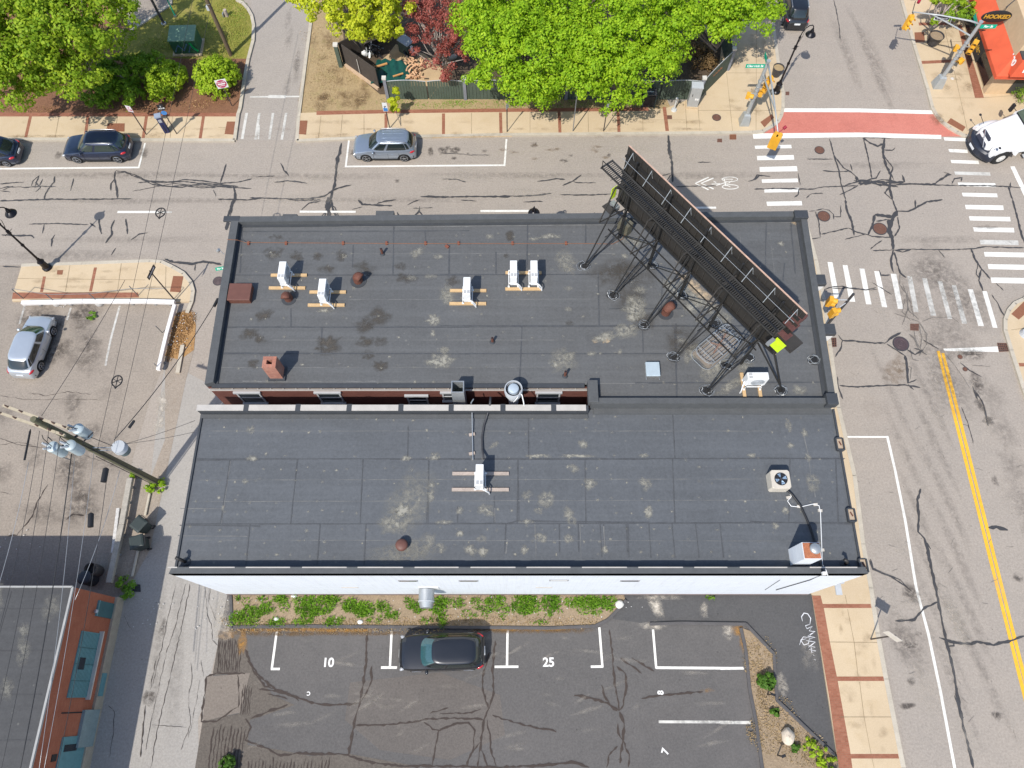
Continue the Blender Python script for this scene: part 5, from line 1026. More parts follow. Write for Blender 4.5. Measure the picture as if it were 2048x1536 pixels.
ls = MB(); bx_(ls, P(1555,690,11.75), .55, .55, .04); ls.build('lime_cover', LIME, bb); ls = MB(); bbox(ls, -.06, -.03, .2, .55, 10.1, 11.0); ls.build('lime_cover', LIME, bb)
fl = MB(); bbox(fl, 0, .5, .3, .55, 9.75, 9.95); bx_(fl, P(1541,684,11.8), .18, .4, .2); fl.build('floodlight', GALV, bb)
random.seed(9)
ft = MB(); wt = MB(); tr_ = MB()
feet = far+near+[x6, P(720,1285,ZAD,8), P(1215,1255,ZAD,8)]
for F in feet:
    ft.box(F+Vector((0,0,.05)), (.3,.22,.1), rz=random.uniform(0,3)); tr_.ell(F+Vector((0,0,.005)), (.34,.26,.05), 12, 4, top=True)
    for k in range(3):
        r = random.uniform(.2,.36); ph = random.uniform(0,6); cxx = F+Vector((random.uniform(-.08,.08), random.uniform(-.08,.08), .06))
        wt.tube([cxx+Vector((r*math.cos(ph+a*.42)*random.uniform(.85,1.1), r*math.sin(ph+a*.42)*random.uniform(.7,1), random.uniform(0,.1))) for a in range(14)], .010, 5)
ft.build_each('foot_plate', STEEL, bb); wt.build_each('wire_loop', GALV, bb); tr_.build_each('tar_mound', M('tar', (.03,.03,.03), .5, var=.3), bb)
jb = MB().box(P(1250,453,ZAD+.45), (.7,.45,.9), rz=-.8); tag(jb.build('electrical_box', M('olive_dark_cabinet', (.11,.10,.07), .6, var=.3)), 'dark olive box under the upper end of the billboard', 'electrical box')
# ---------------- vehicles ----------------
TYRE = M('tyre_rubber', (.018,.018,.018), .85, var=.2); RIM = M('alloy_rim', (.45,.46,.48), .3, .8, var=.1); CGLASS = M('car_glass', (.015,.022,.022), .05, var=.02, spec=1.0)
RED = M('red_lens', (.50,.01,.02), .25, var=.05, coat=1); CLEAR = M('clear_lens', (.36,.37,.39), .15, var=.03, coat=1); TRIM = M('black_trim', (.02,.02,.02), .6)
PLATE = M('licence_plate', (.70,.72,.74), .4)
def paint(name, col, metal=.5):
    if name in MATS: return MATS[name]
    m, n, b = newmat(name); v = pos(n, obj=True)
    n.links.new(ramp(n, noise(n, v, 1.2, 4), .3, .7, sc3(col, .95), sc3(col, 1.05)), b.inputs['Base Color'])
    b.inputs['Metallic'].default_value = metal; b.inputs['Roughness'].default_value = .32; b.inputs['Coat Weight'].default_value = 1; b.inputs['Coat Roughness'].default_value = .04
    MATS[name] = m; return m
def lerp_tab(T, x):
    for (a, va), (b, vb) in zip(T, T[1:]):
        if x <= b: return va+(vb-va)*max(0, (x-a))/(b-a)
    return T[-1][1]
def make_car(label, col, L, W, H, kind='suv', rails=False, glass=None, ribs=False, wsm=None):
    t = thing('parked_car', label, 'car'); pm = paint('paint_'+col[0], col[1], col[2]); gm = glass or CGLASS
    rw = .36 if kind == 'suv' else .32; xf, xr = -L/2+.92, L/2-.86
    k = 1.0 if kind == 'suv' else .88
    DZ = [(0,.60*k),(.02,.74*k),(.06,.86*k),(.12,.93*k),(.24,1.02*k),(.30,1.05*k),(.6,1.08*k),(.88,1.10*k),(.95,1.06*k),(.985,.92*k),(1,.70*k)]
    PW = [(0,.66),(.015,.80),(.05,.90),(.12,.96),(.25,.985),(.5,1),(.8,.985),(.92,.94),(.975,.86),(1,.74)]
    rings = []; n = 46
    for i in range(n+1):
        u = i/n; u = .5-.5*math.cos(math.pi*u)*(.75+.25*abs(math.cos(math.pi*u))) if False else u
        x = -L/2+L*u; zd = lerp_tab(DZ, u); wy = W/2*lerp_tab(PW, u); zl = .24*k+.02
        for xw in (xf, xr):
            d = abs(x-xw)
            if d < rw+.05: zl = max(zl, math.sqrt(max(0,(rw+.06)**2-d*d))+rw-.02)
        zl = min(zl, zd-.16)
        half = [(wy*.97, zl), (wy, zl+.05), (wy, max(zl+.06, .62*zd)), (wy*.975, zd-.10), (wy*.90, zd-.015), (wy*.6, zd+.02), (0, zd+.04)]
        ring = [(x, y, z) for y, z in half]+[(x, -y, z) for y, z in half[-2::-1]]
        rings.append(ring)
    b = MB().loft(rings, caps=True, closed=True); body = b.build('body', pm, t, smooth='auto')
    # sills / bumpers
    s = MB(); s.box((0,0,.26), (L*.9, W*.86, .2)); s.build('underbody', TRIM, t)
    s = MB()
    for sy in (-1,1): s.box((.02, sy*(W/2-.02), .30*k), (L-2*rw-1.9, .06, .12))
    s.build('side_skirt', TRIM, t)
    for nm, x, sgn in (('front_bumper',-L/2,-1),('rear_bumper',L/2,1)):
        o = []
        for z, e in ((.26,.0),(.34,.05),(.52*k,.05),(.56*k,.0)):
            o.append([(x+sgn*(e-.06-.16*abs(v)**3), v*W/2*.90, z) for v in [-1+q/6 for q in range(13)]]+[(x-sgn*.3, W/2*.86, z),(x-sgn*.3, -W/2*.86, z)])
        MB().loft(o).build(nm, TRIM, t, smooth='auto')
    # greenhouse
    if kind == 'suv': xa, xb, xc, xd_ = -L*.225, L*.465, -L*.075, L*.385
    elif kind == 'hatch': xa, xb, xc, xd_ = -L*.27, L*.45, -L*.11, L*.31
    else: xa, xb, xc, xd_ = -L*.22, L*.38, -L*.04, L*.20
    zb0 = 1.03*k; ws = (.90*W/2, (.70 if kind == 'suv' else .77)*W/2)
    def S(th, h, off=0):
        c, s_ = math.cos(th), math.sin(th); e = 2/4.6
        cc = math.copysign(abs(c)**e, c); sn = math.copysign(abs(s_)**e, s_)
        hb = h**1.15
        x0 = xa+(xc-xa)*hb; x1 = xb+(xd_-xb)*(h**1.6); xm = (x0+x1)/2; a = (x1-x0)/2; wv = ws[0]+(ws[1]-ws[0])*h**1.3
        bul = -.0
        x = xm+(a+off)*cc*(1+ (.05 if c < 0 else .03)*(1-abs(sn)**2)); y = (wv+off)*sn
        return Vector((x, y, zb0+(H-.03-zb0)*h+off*.5))
    nn = 48; rg = [[S(2*math.pi*j/nn, h) for j in range(nn)] for h in (0,.2,.45,.7,.88,.96)]
    MB().loft(rg).build('pillars', pm, t, smooth='auto')
    rg = [[S(2*math.pi*j/nn, .93, .004) for j in range(nn)]]+[[Vector((xm_+(v.x-xm_)*f, v.y*f, H-.035+dz)) for v in [S(2*math.pi*j/nn, .96) for j in range(nn)]] for xm_ in [(xc+xd_)/2] for f, dz in ((.97,.0),(.85,.022),(.5,.035),(.1,.04))]
    roof = MB().loft(rg).build('roof', pm, t, smooth='auto')
    if rails:
        for sy in (-1,1): MB().tube([(xc+.15,sy*ws[1]*.92,H-.03),(xc+.25,sy*ws[1]*.94,H+.04),((xc+xd_)/2,sy*ws[1]*.95,H+.055),(xd_-.25,sy*ws[1]*.94,H+.04),(xd_-.1,sy*ws[1]*.92,H-.03)], .022, 6).build('roof_rail', RIM, t, smooth=True)
    if ribs:
        rb = MB()
        for y in (-.42,-.2,.2,.42): rb.box(((xc+xd_)/2+.05, y, H+.004), (xd_-xc-.5,.03,.012))
        rb.build('roof_ribs', pm, roof)
    def gl(name, t0, t1, h0=.10, h1=.90, m=10, mat=None):
        r = [[S(R(t0+(t1-t0)*j/m), h, .010) for j in range(m+1)] for h in [h0+(h1-h0)*q/4 for q in range(5)]]
        MB().loft(r, caps=False, closed=False).build(name, mat or gm, t, smooth=True)
    gl('windshield', 140, 220, .06, .93, mat=wsm or gm); gl('rear_window', -38, 38, .25, .88)
    for sy in (1,-1):
        gl('side_window', sy*128, sy*95, .1, .86); gl('side_window', sy*92, sy*66, .1, .86)
        gl('side_window', sy*63, sy*50, .14, .82)
        for xx in (-.28, .62):
            MB().box((xx, sy*(W/2*.995), .78*k), (.16,.03,.03)).build('door_handle', pm, t)
        sm_ = MB()
        for xx in (-.75+.0, .28, 1.05): sm_.box((xx, sy*(W/2-.003), .62*k), (.012,.012,.5))
        sm_.build('door_seam', TRIM, t)
        MB().ell((xa+.28, sy*(W/2+.07), zb0+.04), (.09,.12,.07), 10, 6).build('wing_mirror', pm, t, smooth=True)
        MB().ell((-L/2+.26, sy*(W/2*.80), .735*k), (.22,.10,.07), 12, 6, rz=sy*-.55).build('headlight', CLEAR, t, smooth=True)
        MB().ell((L/2-.22, sy*(W/2*.855), .90*k), (.20,.06,.09), 12, 6, rz=sy*-.5).build('tail_light', RED, t, smooth=True)
    for x in (xf, xr):
        for sy in (-1,1):
            yb = sy*(W/2-.12)
            wh = MB(); prof = [(.20,-.10),(rw-.03,-.105),(rw,-.07),(rw,.07),(rw-.03,.105),(.20,.10)]
            wh.loft([[(x+r*math.cos(a*math.pi/14), yb+y_, rw+r*math.sin(a*math.pi/14)) for a in range(28)] for r, y_ in prof], caps=True)
            wo = wh.build('wheel', TYRE, t, smooth='auto')
            rm = MB(); y_ = yb+sy*.108
            rm.tube([(x+(rw-.10)*math.cos(a*math.pi/12), y_, rw+(rw-.10)*math.sin(a*math.pi/12)) for a in range(24)], .018, 5, closed=True)
            for q in range(5):
                a = q*2*math.pi/5+.3; rm.bar((x,y_,rw),(x+(rw-.1)*math.cos(a),y_,rw+(rw-.1)*math.sin(a)), .06, .02)
            rm.cyl((x,y_-.01,rw),(x,y_+.015*sy,rw),.06,n=10); rm.build('rim', RIM, wo)
    MB().box((-L/2+.015, 0, .50*k), (.05,.95,.16)).build('grille', TRIM, t); MB().box((-L/2-.03,0,.36), (.02,.4,.12)).build('licence_plate', PLATE, t)
    MB().box((L/2+.0, 0, .74*k), (.03,.45,.13)).build('licence_plate', PLATE, t)
    wp = MB().bar((xa-.02,-.1,zb0+.04),(xa+.04,.45,zb0+.07),.02).bar((xa-.02,-.6,zb0+.04),(xa+.04,-.08,zb0+.07),.02); wp.build('wiper', TRIM, t)
    return t
NAVY = ('navy', (.012,.022,.055), .4); GREYC = ('steel_grey', (.30,.35,.42), .6); DKC = ('charcoal', (.03,.037,.05), .5); SILV = ('silver', (.52,.56,.60), .5); BLKC = ('black', (.018,.02,.025), .4)
def put(t, loc, ang): t.location = (loc[0], loc[1], 0); t.rotation_euler = (0,0,ang)
yS = R(.7)
w1 = P(771,322); put(make_car('silver grey SUV with roof rails parked alone in the painted bay', GREYC, 4.45, 1.84, 1.66, rails=True, ribs=True), (w1.x, w1.y+.80), yS)
w1 = P(199,325); put(make_car('dark navy SUV parked on the left, just before the parking pay station', NAVY, 4.65, 1.86, 1.66, rails=True, glass=M('green_tinted_glass', (.02,.035,.03), .05, var=.02, spec=1)), (w1.x, w1.y+.82), yS)
w1 = P(0,331); put(make_car('dark blue car cut off by the left edge of the photo', NAVY, 4.5, 1.8, 1.5, 'hatch'), (w1.x-.7, w1.y+.72), yS)
c = P(884, 1304, .6); put(make_car('black hatchback parked in the lot beside the white wall', BLKC, 4.5, 1.84, 1.58, 'suv', wsm=M('teal_tinted_glass', (.03,.085,.095), .06, var=.25, spec=1)), (c.x, c.y), R(1.5))
c = P(66, 692, .5); put(make_car('silver hatchback standing in the left parking lot', SILV, 4.2, 1.72, 1.45, 'hatch', wsm=M('green_reflection_tint', (.03,.07,.03), .06, var=.3, spec=1)), (c.x, c.y), R(180+86))  # windshield's green reflection is painted into its base colour
pv = P(1588, 66); dv = (P(1547,53)-P(1566,184)).normalized(); av = math.atan2(dv.y, dv.x)
put(make_car('black SUV parked beside the green tree at the top of the photo', BLKC, 4.7, 1.88, 1.72, rails=True), (pv.x+dv.x*2.4, pv.y+dv.y*2.4), av+math.pi)
# truck tractor
WT = paint('paint_truck_white', (.80,.80,.80), 0.0)
t = thing('tractor_truck', 'white bonneted tractor truck entering from the right edge', 'truck')
def sec(x, wy, z0, z1, r=.25, n=5):
    o = []
    for cy, cz, a0 in ((wy-r,z1-r,0),(-wy+r,z1-r,90)):
        for i in range(n+1): a = R(a0+90*i/n); o.append((x, cy+r*math.cos(a), cz+r*math.sin(a)))
    return [(x, wy, z0)]+o+[(x, -wy, z0)]
MB().loft([sec(-3.6,.62,.75,1.35,.2), sec(-3.45,.74,.7,1.62,.3), sec(-2.9,.84,.7,1.80,.32), sec(-2.0,.92,.7,1.98,.3), sec(-1.45,1.02,.7,2.05,.25), sec(-1.3,1.05,.7,2.02,.25)]).build('hood', WT, t, smooth='auto')
for sy in (-1,1):
    r = []
    for x, z0, z1, w_ in ((-3.5,.85,1.10,.2),(-3.3,.75,1.30,.36),(-2.95,1.05,1.42,.44),(-2.55,1.18,1.46,.46),(-2.1,1.08,1.40,.46),(-1.75,.7,1.25,.42),(-1.5,.55,1.05,.36)):
        yo = 1.22; r.append([(x, sy*(yo-w_*1.3), z1+.16),(x, sy*(yo-.25), z1+.12),(x, sy*yo, z1-.08),(x, sy*yo, z0),(x, sy*(yo-w_*1.3), z0)])
    MB().loft(r).build('fender', WT, t, smooth='auto')
    MB().ell((-3.22, sy*.98, 1.30), (.2,.2,.11), 12, 6, rz=-sy*.7).build('headlight', CLEAR, t, smooth=True)
    for x in (-2.5,):
        wh = MB().loft([[(x+r_*math.cos(a*math.pi/16), sy*(1.08+y_), .52+r_*math.sin(a*math.pi/16)) for a in range(32)] for r_, y_ in ((.28,-.15),(.49,-.15),(.53,-.1),(.53,.1),(.49,.15),(.28,.15))]).build('wheel', TYRE, t, smooth='auto')
        rm = MB().cyl((x,sy*1.20,.52),(x,sy*1.245,.52),.30,.27,n=20).cyl((x,sy*1.24,.52),(x,sy*1.30,.52),.12,.10,n=14)
        for q in range(10): a = q*math.pi/5; rm.cyl((x+.2*math.cos(a),sy*1.24,.52+.2*math.sin(a)),(x+.2*math.cos(a),sy*1.27,.52+.2*math.sin(a)),.022,n=6)
        rm.build('rim', M('white_hub', (.60,.58,.54), .4, var=.1), wh)
    MB().bar((-1.15,sy*1.08,1.9),(-1.3,sy*1.45,2.0),.04).box((-1.35,sy*1.48,1.95),(.14,.24,.55)).build('wing_mirror', BLK, t, bevel=.03)
    MB().bar((-3.2,sy*1.0,1.45),(-3.5,sy*1.35,1.85),.025).ell((-3.52,sy*1.37,1.88),(.08,.1,.06),10,6).build('hood_mirror', BLK, t)
    MB().box((.1, sy*1.12, .55), (1.6,.26,.32)).build('step', GALV, t); MB().box((.1, sy*1.13, .28), (1.7,.28,.06)).build('side_skirt', LGREY, t)
MB().loft([[(-3.62,-.55,.95),(-3.62,.55,.95),(-3.50,.50,1.5),(-3.50,-.50,1.5)],[(-3.66,-.50,.98),(-3.66,.50,.98),(-3.50,.36,1.68),(-3.50,-.36,1.68)]]).build('grille', M('grille_slate', (.05,.06,.09), .35, .3), t)
MB().bar((-3.69,-.48,1.0),(-3.53,.34,1.66),.05).build('grille_bar', RIM, t)
MB().ell((-3.62,.0,1.32),(.05,.07,.05),8,6).build('badge', RIM, t)
bp = []
for z, e in ((.35,.1),(.45,.0),(.85,.0),(.95,.12)):
    bp.append([(-3.98+e+.62*abs(v)**2.4, v*1.24, z) for v in [-1+q/8 for q in range(17)]]+[(-3.05,1.2,z),(-3.05,-1.2,z)])
MB().loft(bp).build('bumper', M('bumper_navy_black', (.02,.025,.04), .4), t, smooth='auto')
MB().box((-3.985,0,.62),(.04,.5,.14)).build('licence_plate', PLATE, t)
MB().loft([sec(-1.35,1.12,.75,2.05,.1), sec(-.62,1.12,.75,2.1,.1), sec(1.5,1.14,.75,2.1,.1)]).build('cab', WT, t, smooth='auto')
MB().loft([sec(-1.28,1.08,2.0,2.06,.05), sec(-.62,1.0,2.0,2.72,.18), sec(.2,1.05,2.0,2.86,.2), sec(1.2,1.08,2.0,2.98,.22), sec(2.4,1.1,2.0,3.0,.2)]).build('cab_roof', WT, t, smooth='auto')
MB().quad((-1.33,-1.0,2.08),(-1.33,1.0,2.08),(-.72,.86,2.68),(-.72,-.86,2.68)).build('windshield', M('olive_tinted_glass', (.08,.10,.06), .08, var=.3, spec=1), t)
MB().box((-1.36,0,2.07),(.05,1.9,.05)).build('cowl_trim', BLK, t); MB().bar((-1.33,0,2.09),(-.72,0,2.69),.03).build('pillar', WT, t)
for sy in (-1,1): MB().quad((-.9,sy*1.135,2.0),(.3,sy*1.135,2.0),(.3,sy*1.10,2.55),(-.6,sy*1.06,2.45)).build('side_window', CGLASS, t)
for sy in (-1,1): MB().box((-.25, sy*1.13, 1.35),(1.3,.04,1.1)).build('door', WT, t, bevel=.02); MB().box((.25, sy*1.16, 1.5),(.2,.04,.05)).build('door_handle', BLK, t)
MB().box((3.2,0,.9),(3.8,.9,.3)).build('chassis', BLK, t)
nz = P(1931,287); aT = R(11); t.scale = (1.1,1.1,1.1); t.location = (nz.x+4.3*math.cos(aT)-.1, nz.y-.85+4.3*math.sin(aT), 0); t.rotation_euler = (0,0,aT)
# ---------------- street lamps ----------------
IRON = M('black_cast_iron', (.012,.011,.014), .35, .3, var=.2)
def make_lamp():
    t = thing('street_lamp', 'x', 'street lamp')
    MB().loft([[(r*math.cos(a*math.pi/6), r*math.sin(a*math.pi/6), z) for a in range(12)] for r, z in ((.30,0),(.30,.12),(.22,.2),(.20,.7),(.24,.78),(.12,.95),(.10,1.1))]).build('lamp_base', IRON, t, smooth='auto')
    MB().cyl((0,0,1.0),(0,0,4.9),.075,.055,12).cyl((0,0,3.9),(0,0,4.15),.11,.11,12).cyl((0,0,4.85),(0,0,5.0),.09,.05,12).cyl((0,0,2.6),(0,0,2.7),.10,n=12).build('pole', IRON, t, smooth='auto')
    MB().tube([(0,0,4.95),(.03,0,5.25),(.18,0,5.52),(.45,0,5.66),(.72,0,5.60),(.88,0,5.42),(.92,0,5.22)], .035, 8).tube([(.0,0,4.3),(.1,0,4.5),(.22,0,4.9),(.2,0,5.4)], .018, 6).build('arm', IRON, t, smooth=True)
    hd = MB().loft([[(.92+r*math.cos(a*math.pi/8), r*math.sin(a*math.pi/8), z) for a in range(16)] for r, z in ((.06,5.26),(.08,5.18),(.12,5.12),(.14,4.98),(.30,4.86),(.36,4.76),(.35,4.74))]).build('lamp_head', IRON, t, smooth='auto')
    MB().ell((.92,0,4.74),(.24,.24,.14),12,6).build('globe', M('lamp_globe', (.5,.52,.55), .2), hd)
    MB().bar((-.3,0,4.02),(.3,0,4.02),.02).build('banner_bar', IRON, t)
    return t
lp0 = make_lamp(); c = P(1552,184,.12); relabel(lp0, c, R(25), 'black goosenecked street lamp at the corner beside the round planter', 'gooseneck street lamps')
c = P(95,536,.12); relabel(copy_tree(lp0), c, R(65), 'black street lamp on the sidewalk of the left parking lot', 'gooseneck street lamps')
c = P(1068,425,5.0); relabel(copy_tree(lp0), (c.x, c.y-.85, .12), R(90), 'street lamp head peeking over the upper edge of the brick building', 'gooseneck street lamps')
# ---------------- traffic signals ----------------
YEL = M('signal_yellow', (.70,.36,.03), .55, var=.16, coat=.3); PEACH = YEL; SILVP = M('silver_painted_pole', (.40,.42,.42), .45, .35, var=.12); GREEN = M('street_sign_green', (.0,.33,.20), .5, var=.04)
def sig_head(parent, c, rz=0, n=3, back=False, name='signal_head'):
    m3 = Matrix.Rotation(rz, 3, 'Z'); c = Vector(c); b = MB()
    h = .36; b.box(c, (.34,.24,h*n), m=m3)
    for i in range(n):
        z = (n-1)*h/2-i*h; o_ = c+Vector((0,0,z)); f = m3@Vector((0,-1,0)); s_ = m3@Vector((1,0,0))
        rg = [[o_+f*(.12+q*.26)+s_*(.16*math.cos(a))+Vector((0,0,.16*math.sin(a))) for a in [R(-20+220*j/10) for j in range(11)]] for q in (0,1)]
        b.loft(rg, caps=False, closed=False)
    o = b.build(name, YEL, parent)
    lz = MB()
    for i in range(n):
        z = (n-1)*h/2-i*h; o_ = c+Vector((0,0,z)); f = m3@Vector((0,-1,0)); lz.cyl(o_+f*.12, o_+f*.135, .14, n=12)
    lz.build('lens', BLK, o, off=parent.location if parent.get('_w') else None); return o
def mast(base_px, end_px, zend, label, zt=5.6):
    B = P(*base_px, .12); t = thing('signal_mast', label, 'traffic signal', B, world=True)
    MB().loft([[B+Vector((x*r, y*r, z)) for x, y in ((-1,-1),(1,-1),(1,1),(-1,1))] for r, z in ((.34,0),(.34,.1),(.24,.9),(.16,1.0))]).build('pole_base', SILVP, t)
    MB().cyl(B+Vector((0,0,.9)), B+Vector((0,0,zt)), .15, .11, 14).cyl(B+Vector((0,0,zt)), B+Vector((0,0,zt+.05)), .14, n=14).build('pole', SILVP, t, smooth='auto')
    bd = MB()
    for z in (2.2,2.5,2.8,3.1,3.4,3.9): bd.cyl(B+Vector((0,0,z)), B+Vector((0,0,z+.05)), .165, n=14)
    bd.build_each('steel_band', GALV, t)
    E_ = P(*end_px, zend); A1 = B+Vector((0,0,zt-.15)); A2 = B+Vector((0,0,zt-1.15)); d = (E_-A1)
    up = [A1, A1+d*.15+Vector((0,0,.1)), A1+d*.6+Vector((0,0,.12)), E_]
    MB().tube(up, [.07,.06,.05,.045], 8).build('arm', SILVP, t, smooth=True)
    J = A1+d*.72+Vector((0,0,.08)); MB().tube([A2, A2+(J-A2)*.5+Vector((0,0,.03)), J], [.06,.05,.04], 8).bar(A1+d*.42+Vector((0,0,.12)), A2+(J-A2)*.55, .035).build('arm_brace', SILVP, t, smooth='auto')
    return t, B, E_, d.normalized()
t, B, E_, d = mast((1487,246), (1556,266), 5.3, 'silver signal mast with its arm over the left crosswalk and the red band')
z = Vector((0,0,1)); sig_head(t, E_+Vector((-.05,-.45,-.35)), R(150)); sig_head(t, E_+Vector((-.28,-.35,-.35)), R(150)); MB().bar(E_, E_+Vector((-.1,-.4,.1)), .05).build('bracket', BLK, t)
MB().cyl(E_+Vector((.35,.25,.1)), E_+Vector((.5,.35,.2)), .1, n=12).bar(E_, E_+Vector((.4,.3,.1)), .03).build('detector', M('dark_red_detector', (.28,.01,.03), .5), t)
for px, zz, rz, nn in (((1540,158),3.9,R(20),1),((1532,172),3.3,R(-40),3),((1521,187),2.7,R(-100),1),((1496,191),2.9,R(70),1)):
    sig_head(t, P(*px, zz), rz, nn); q = P(*px, zz); MB().bar(Vector((B.x,B.y,zz+.1)), q, .05).build('bracket', SILVP, t)
sg = P(1511,134,5.5); SGX = (P(1524,133,5.5)-P(1498,137,5.5)).normalized()
def blade(parent, s, c, xd, w_, h_, mat, size, yd=(0,0,1), name='street_name_sign', lmat=None):
    x = Vector(xd).normalized(); y = Vector(yd); zz = x.cross(y).normalized(); m3 = Matrix((x, y.normalized(), zz)).transposed()
    o = MB().box(c, (w_, h_, .02), m=m3).build(name, mat, parent)
    if s: text(s, size, lmat or CW, frame(Vector(c)+zz*.014, x, y), o, 'lettering', .006, off=parent.location if parent.get('_w') else None)
    return o
blade(t, 'Claverick St', B+Vector((-.75,0,5.2-.12+.12)), (1,0,0), 1.25, .28, GREEN, .22, (0,.15,1)); blade(t, '', B+Vector((0,.55,5.3)), (0,1,0), .9, .28, GREEN, .2)
t, B, E_, d = mast((1873,172), (1825,24), 5.4, 'silver signal mast holding the one way arrow sign beside the orange awning')
sig_head(t, E_+Vector((-.05,-.25,-.6)), R(15)); MB().bar(E_, E_+Vector((0,-.2,0)), .05).bar(E_, E_+Vector((.35,.9,.1)), .04).box(E_+Vector((.4,1.2,.1)), (.55,.06,.22)).build('bracket', BLK, t)
MB().cyl(E_+Vector((.5,.75,.1)), E_+Vector((.62,.95,.2)), .1, n=12).build('detector', MATS['dark_red_detector'], t)
for px, zz, rz, nn in (((1945,94),3.6,R(-30),3),((1912,96),3.1,R(70),1),((1922,122),2.6,R(-60),1)):
    sig_head(t, P(*px, zz), rz, nn); MB().bar(Vector((B.x,B.y,zz+.1)), P(*px, zz), .05).build('bracket', SILVP, t)
q = P(1884,36,5.25)
ow = blade(t, '', q, (1,-.12,0), .98, .36, PWHITE, .2, (0,.15,1), 'one_way_sign'); 
MB().box(q+Vector((.0,-.03,0)), (.90,.012,.28), m=Matrix((Vector((1,-.12,0)).normalized(), Vector((.12,1,0)).normalized(), Vector((0,0,1)))).transposed()).build('sign_face', BLK, ow, off=t.location)
a = MB(); X = Vector((1,-.12,0)).normalized(); q2 = q+Vector((0,-.045,0)); a.add([q2-X*.40, q2-X*.22+z*.11, q2-X*.22+z*.05, q2+X*.38+z*.05, q2+X*.38-z*.05, q2-X*.22-z*.05, q2-X*.22-z*.11], [(0,1,2,3,4,5,6)]); a.build('arrow', PWHITE, ow, off=t.location)
text('ONE WAY', .085, BLK, frame(q2+X*.06+Vector((0,-.006,0)), X, z), ow, 'lettering', .002, off=t.location)
blade(t, 'Pine St', B+Vector((.75,.05,5.2)), (1,0,0), 1.1, .28, GREEN, .22, (0,.15,1)); blade(t, '', B+Vector((-.05,.6,5.3)), (.1,1,0), .9, .28, GREEN, .2)
MB().cyl(P(1905,144,1.3), P(1908,140,1.9), .02, n=6).build('conduit', SILVP, t)
# signal by the brick building
B = P(1650,655,.12); t = thing('signal_post', 'signal post with two yellow heads at the right wall of the brick building', 'traffic signal', B, world=True)
MB().cyl(B, B+z*4.2, .08, n=12).build('pole', DGREY, t); a1 = P(1659,603,3.4); a2 = P(1665,626,3.2)
sig_head(t, a1, R(75), 2); sig_head(t, a2, R(105), 2); MB().bar(B+z*3.5, a1+z*.2, .05).bar(B+z*3.2, a2+z*.1, .05).build('bracket', LGREY, t)
# ---------------- signs on posts ----------------
POSTM = M('dark_sign_post', (.055,.045,.045), .6, var=.3); GP = M('grey_sign_post', (.25,.26,.27), .5, .4)
def sign(px, h, label, w_, h_, mat, rz, k=0, pm=POSTM, txt=None, tm=None, sz=.2, z0=.12, border=None, extra=None, cat='sign'):
    B = P(*px, z0, k); t = thing('street_sign', label, cat, B, rz)
    MB().box((0,0,h/2), (.06,.05,h)).build('post', pm, t)
    if w_:
        b = MB().box((0,-.04,h-h_/2), (w_,.015,h_)).build('sign_board', mat, t)
        if border: MB().box((0,-.050,h-h_/2), (w_*.86,.006,h_*.88)).build('sign_face', border, b)
        if txt:
            for i, ln in enumerate(txt.split('|')): text(ln, sz, tm, frame((0,-.057, h-h_/2+(len(txt.split('|'))-1)*sz*.55-i*sz*1.1), (1,0,0), (0,0,1)), b, 'lettering', .004)
    if extra: extra(t, h)
    return t
PURP = M('faded_pink_white', (.62,.55,.58), .5, var=.06); BLU = M('accessible_blue', (.06,.22,.52), .5)
sign((1125,1033), 2.8, 'faded parking sign on a leaning dark post left of the pay station', .42, .55, PURP, R(-15), 1, txt='P|2 HR', tm=RED, sz=.17)
sign((1358,1028), 2.85, 'black and white sign with small blue plate right of the pay station', .42, .5, BLK, R(10), 1, txt='BUS|ZONE' if False else '2|HOUR', tm=CW, sz=.16, extra=lambda t, h: MB().cyl((0,-.06,h-.75),(0,-.045,h-.75),.19,n=16).build('blue_disc', BLU, t))
sign((1073,985), 2.5, 'white parking sign with blue wheelchair plate beside the yellow sapling', .34, .8, PWHITE, R(0), 2, txt='P', tm=BLK, sz=.3, extra=lambda t, h: MB().box((0,-.055,h-.62),(.28,.012,.28)).build('blue_plate', BLU, t))
sign((55,1012), 2.75, 'thin dark post sign at the right end of the painted bay', .3, .45, LGREY, R(50), 3)
sign((560,1007), 3.7, 'tall bare grey post under the edge of the green tree', 0, 0, GP, 0, 3, pm=GP, cat='post')
sign((795,1007), 2.75, 'dark post sign half under the big green tree', .3, .45, LGREY, R(40), 3)
dn = sign((1782,812), 2.5, 'red and white DO NOT ENTER sign in front of the round shrub', .76, .76, PWHITE, R(15), 1, z0=.1)
bd_ = [c_ for c_ in dn.children if c_.name.startswith('sign_board')][0]
MAG = M('faded_sign_red', (.45,.02,.10), .5); MB().cyl((0,-.048,2.12),(0,-.054,2.12),.34,n=28).build('red_disc', MAG, bd_); MB().box((0,-.058,2.12),(.52,.006,.11)).build('white_bar', PWHITE, bd_)
text('DO NOT', .13, CW, frame((0,-.060,2.28),(1,0,0),(0,0,1)), bd_, 'lettering', .003); text('ENTER', .13, CW, frame((0,-.060,1.96),(1,0,0),(0,0,1)), bd_, 'lettering', .003)
ow2 = sign((1345,850), 3.6, 'black ONE WAY sign on a tall post at the corner of the left lot', .95, .32, BLK, R(78), 5, extra=None)
b2 = [c_ for c_ in ow2.children if c_.name.startswith('sign_board')][0]; a = MB(); a.add([(.42,-.052,3.44),(.25,-.052,3.55),(.25,-.052,3.49),(-.40,-.052,3.49),(-.40,-.052,3.39),(.25,-.052,3.39),(.25,-.052,3.33)], [(0,1,2,3,4,5,6)]); a.build('arrow', CW, b2); text('ONE WAY', .09, BLK, frame((-.05,-.055,3.44),(1,0,0),(0,0,1)), b2, 'lettering', .002)
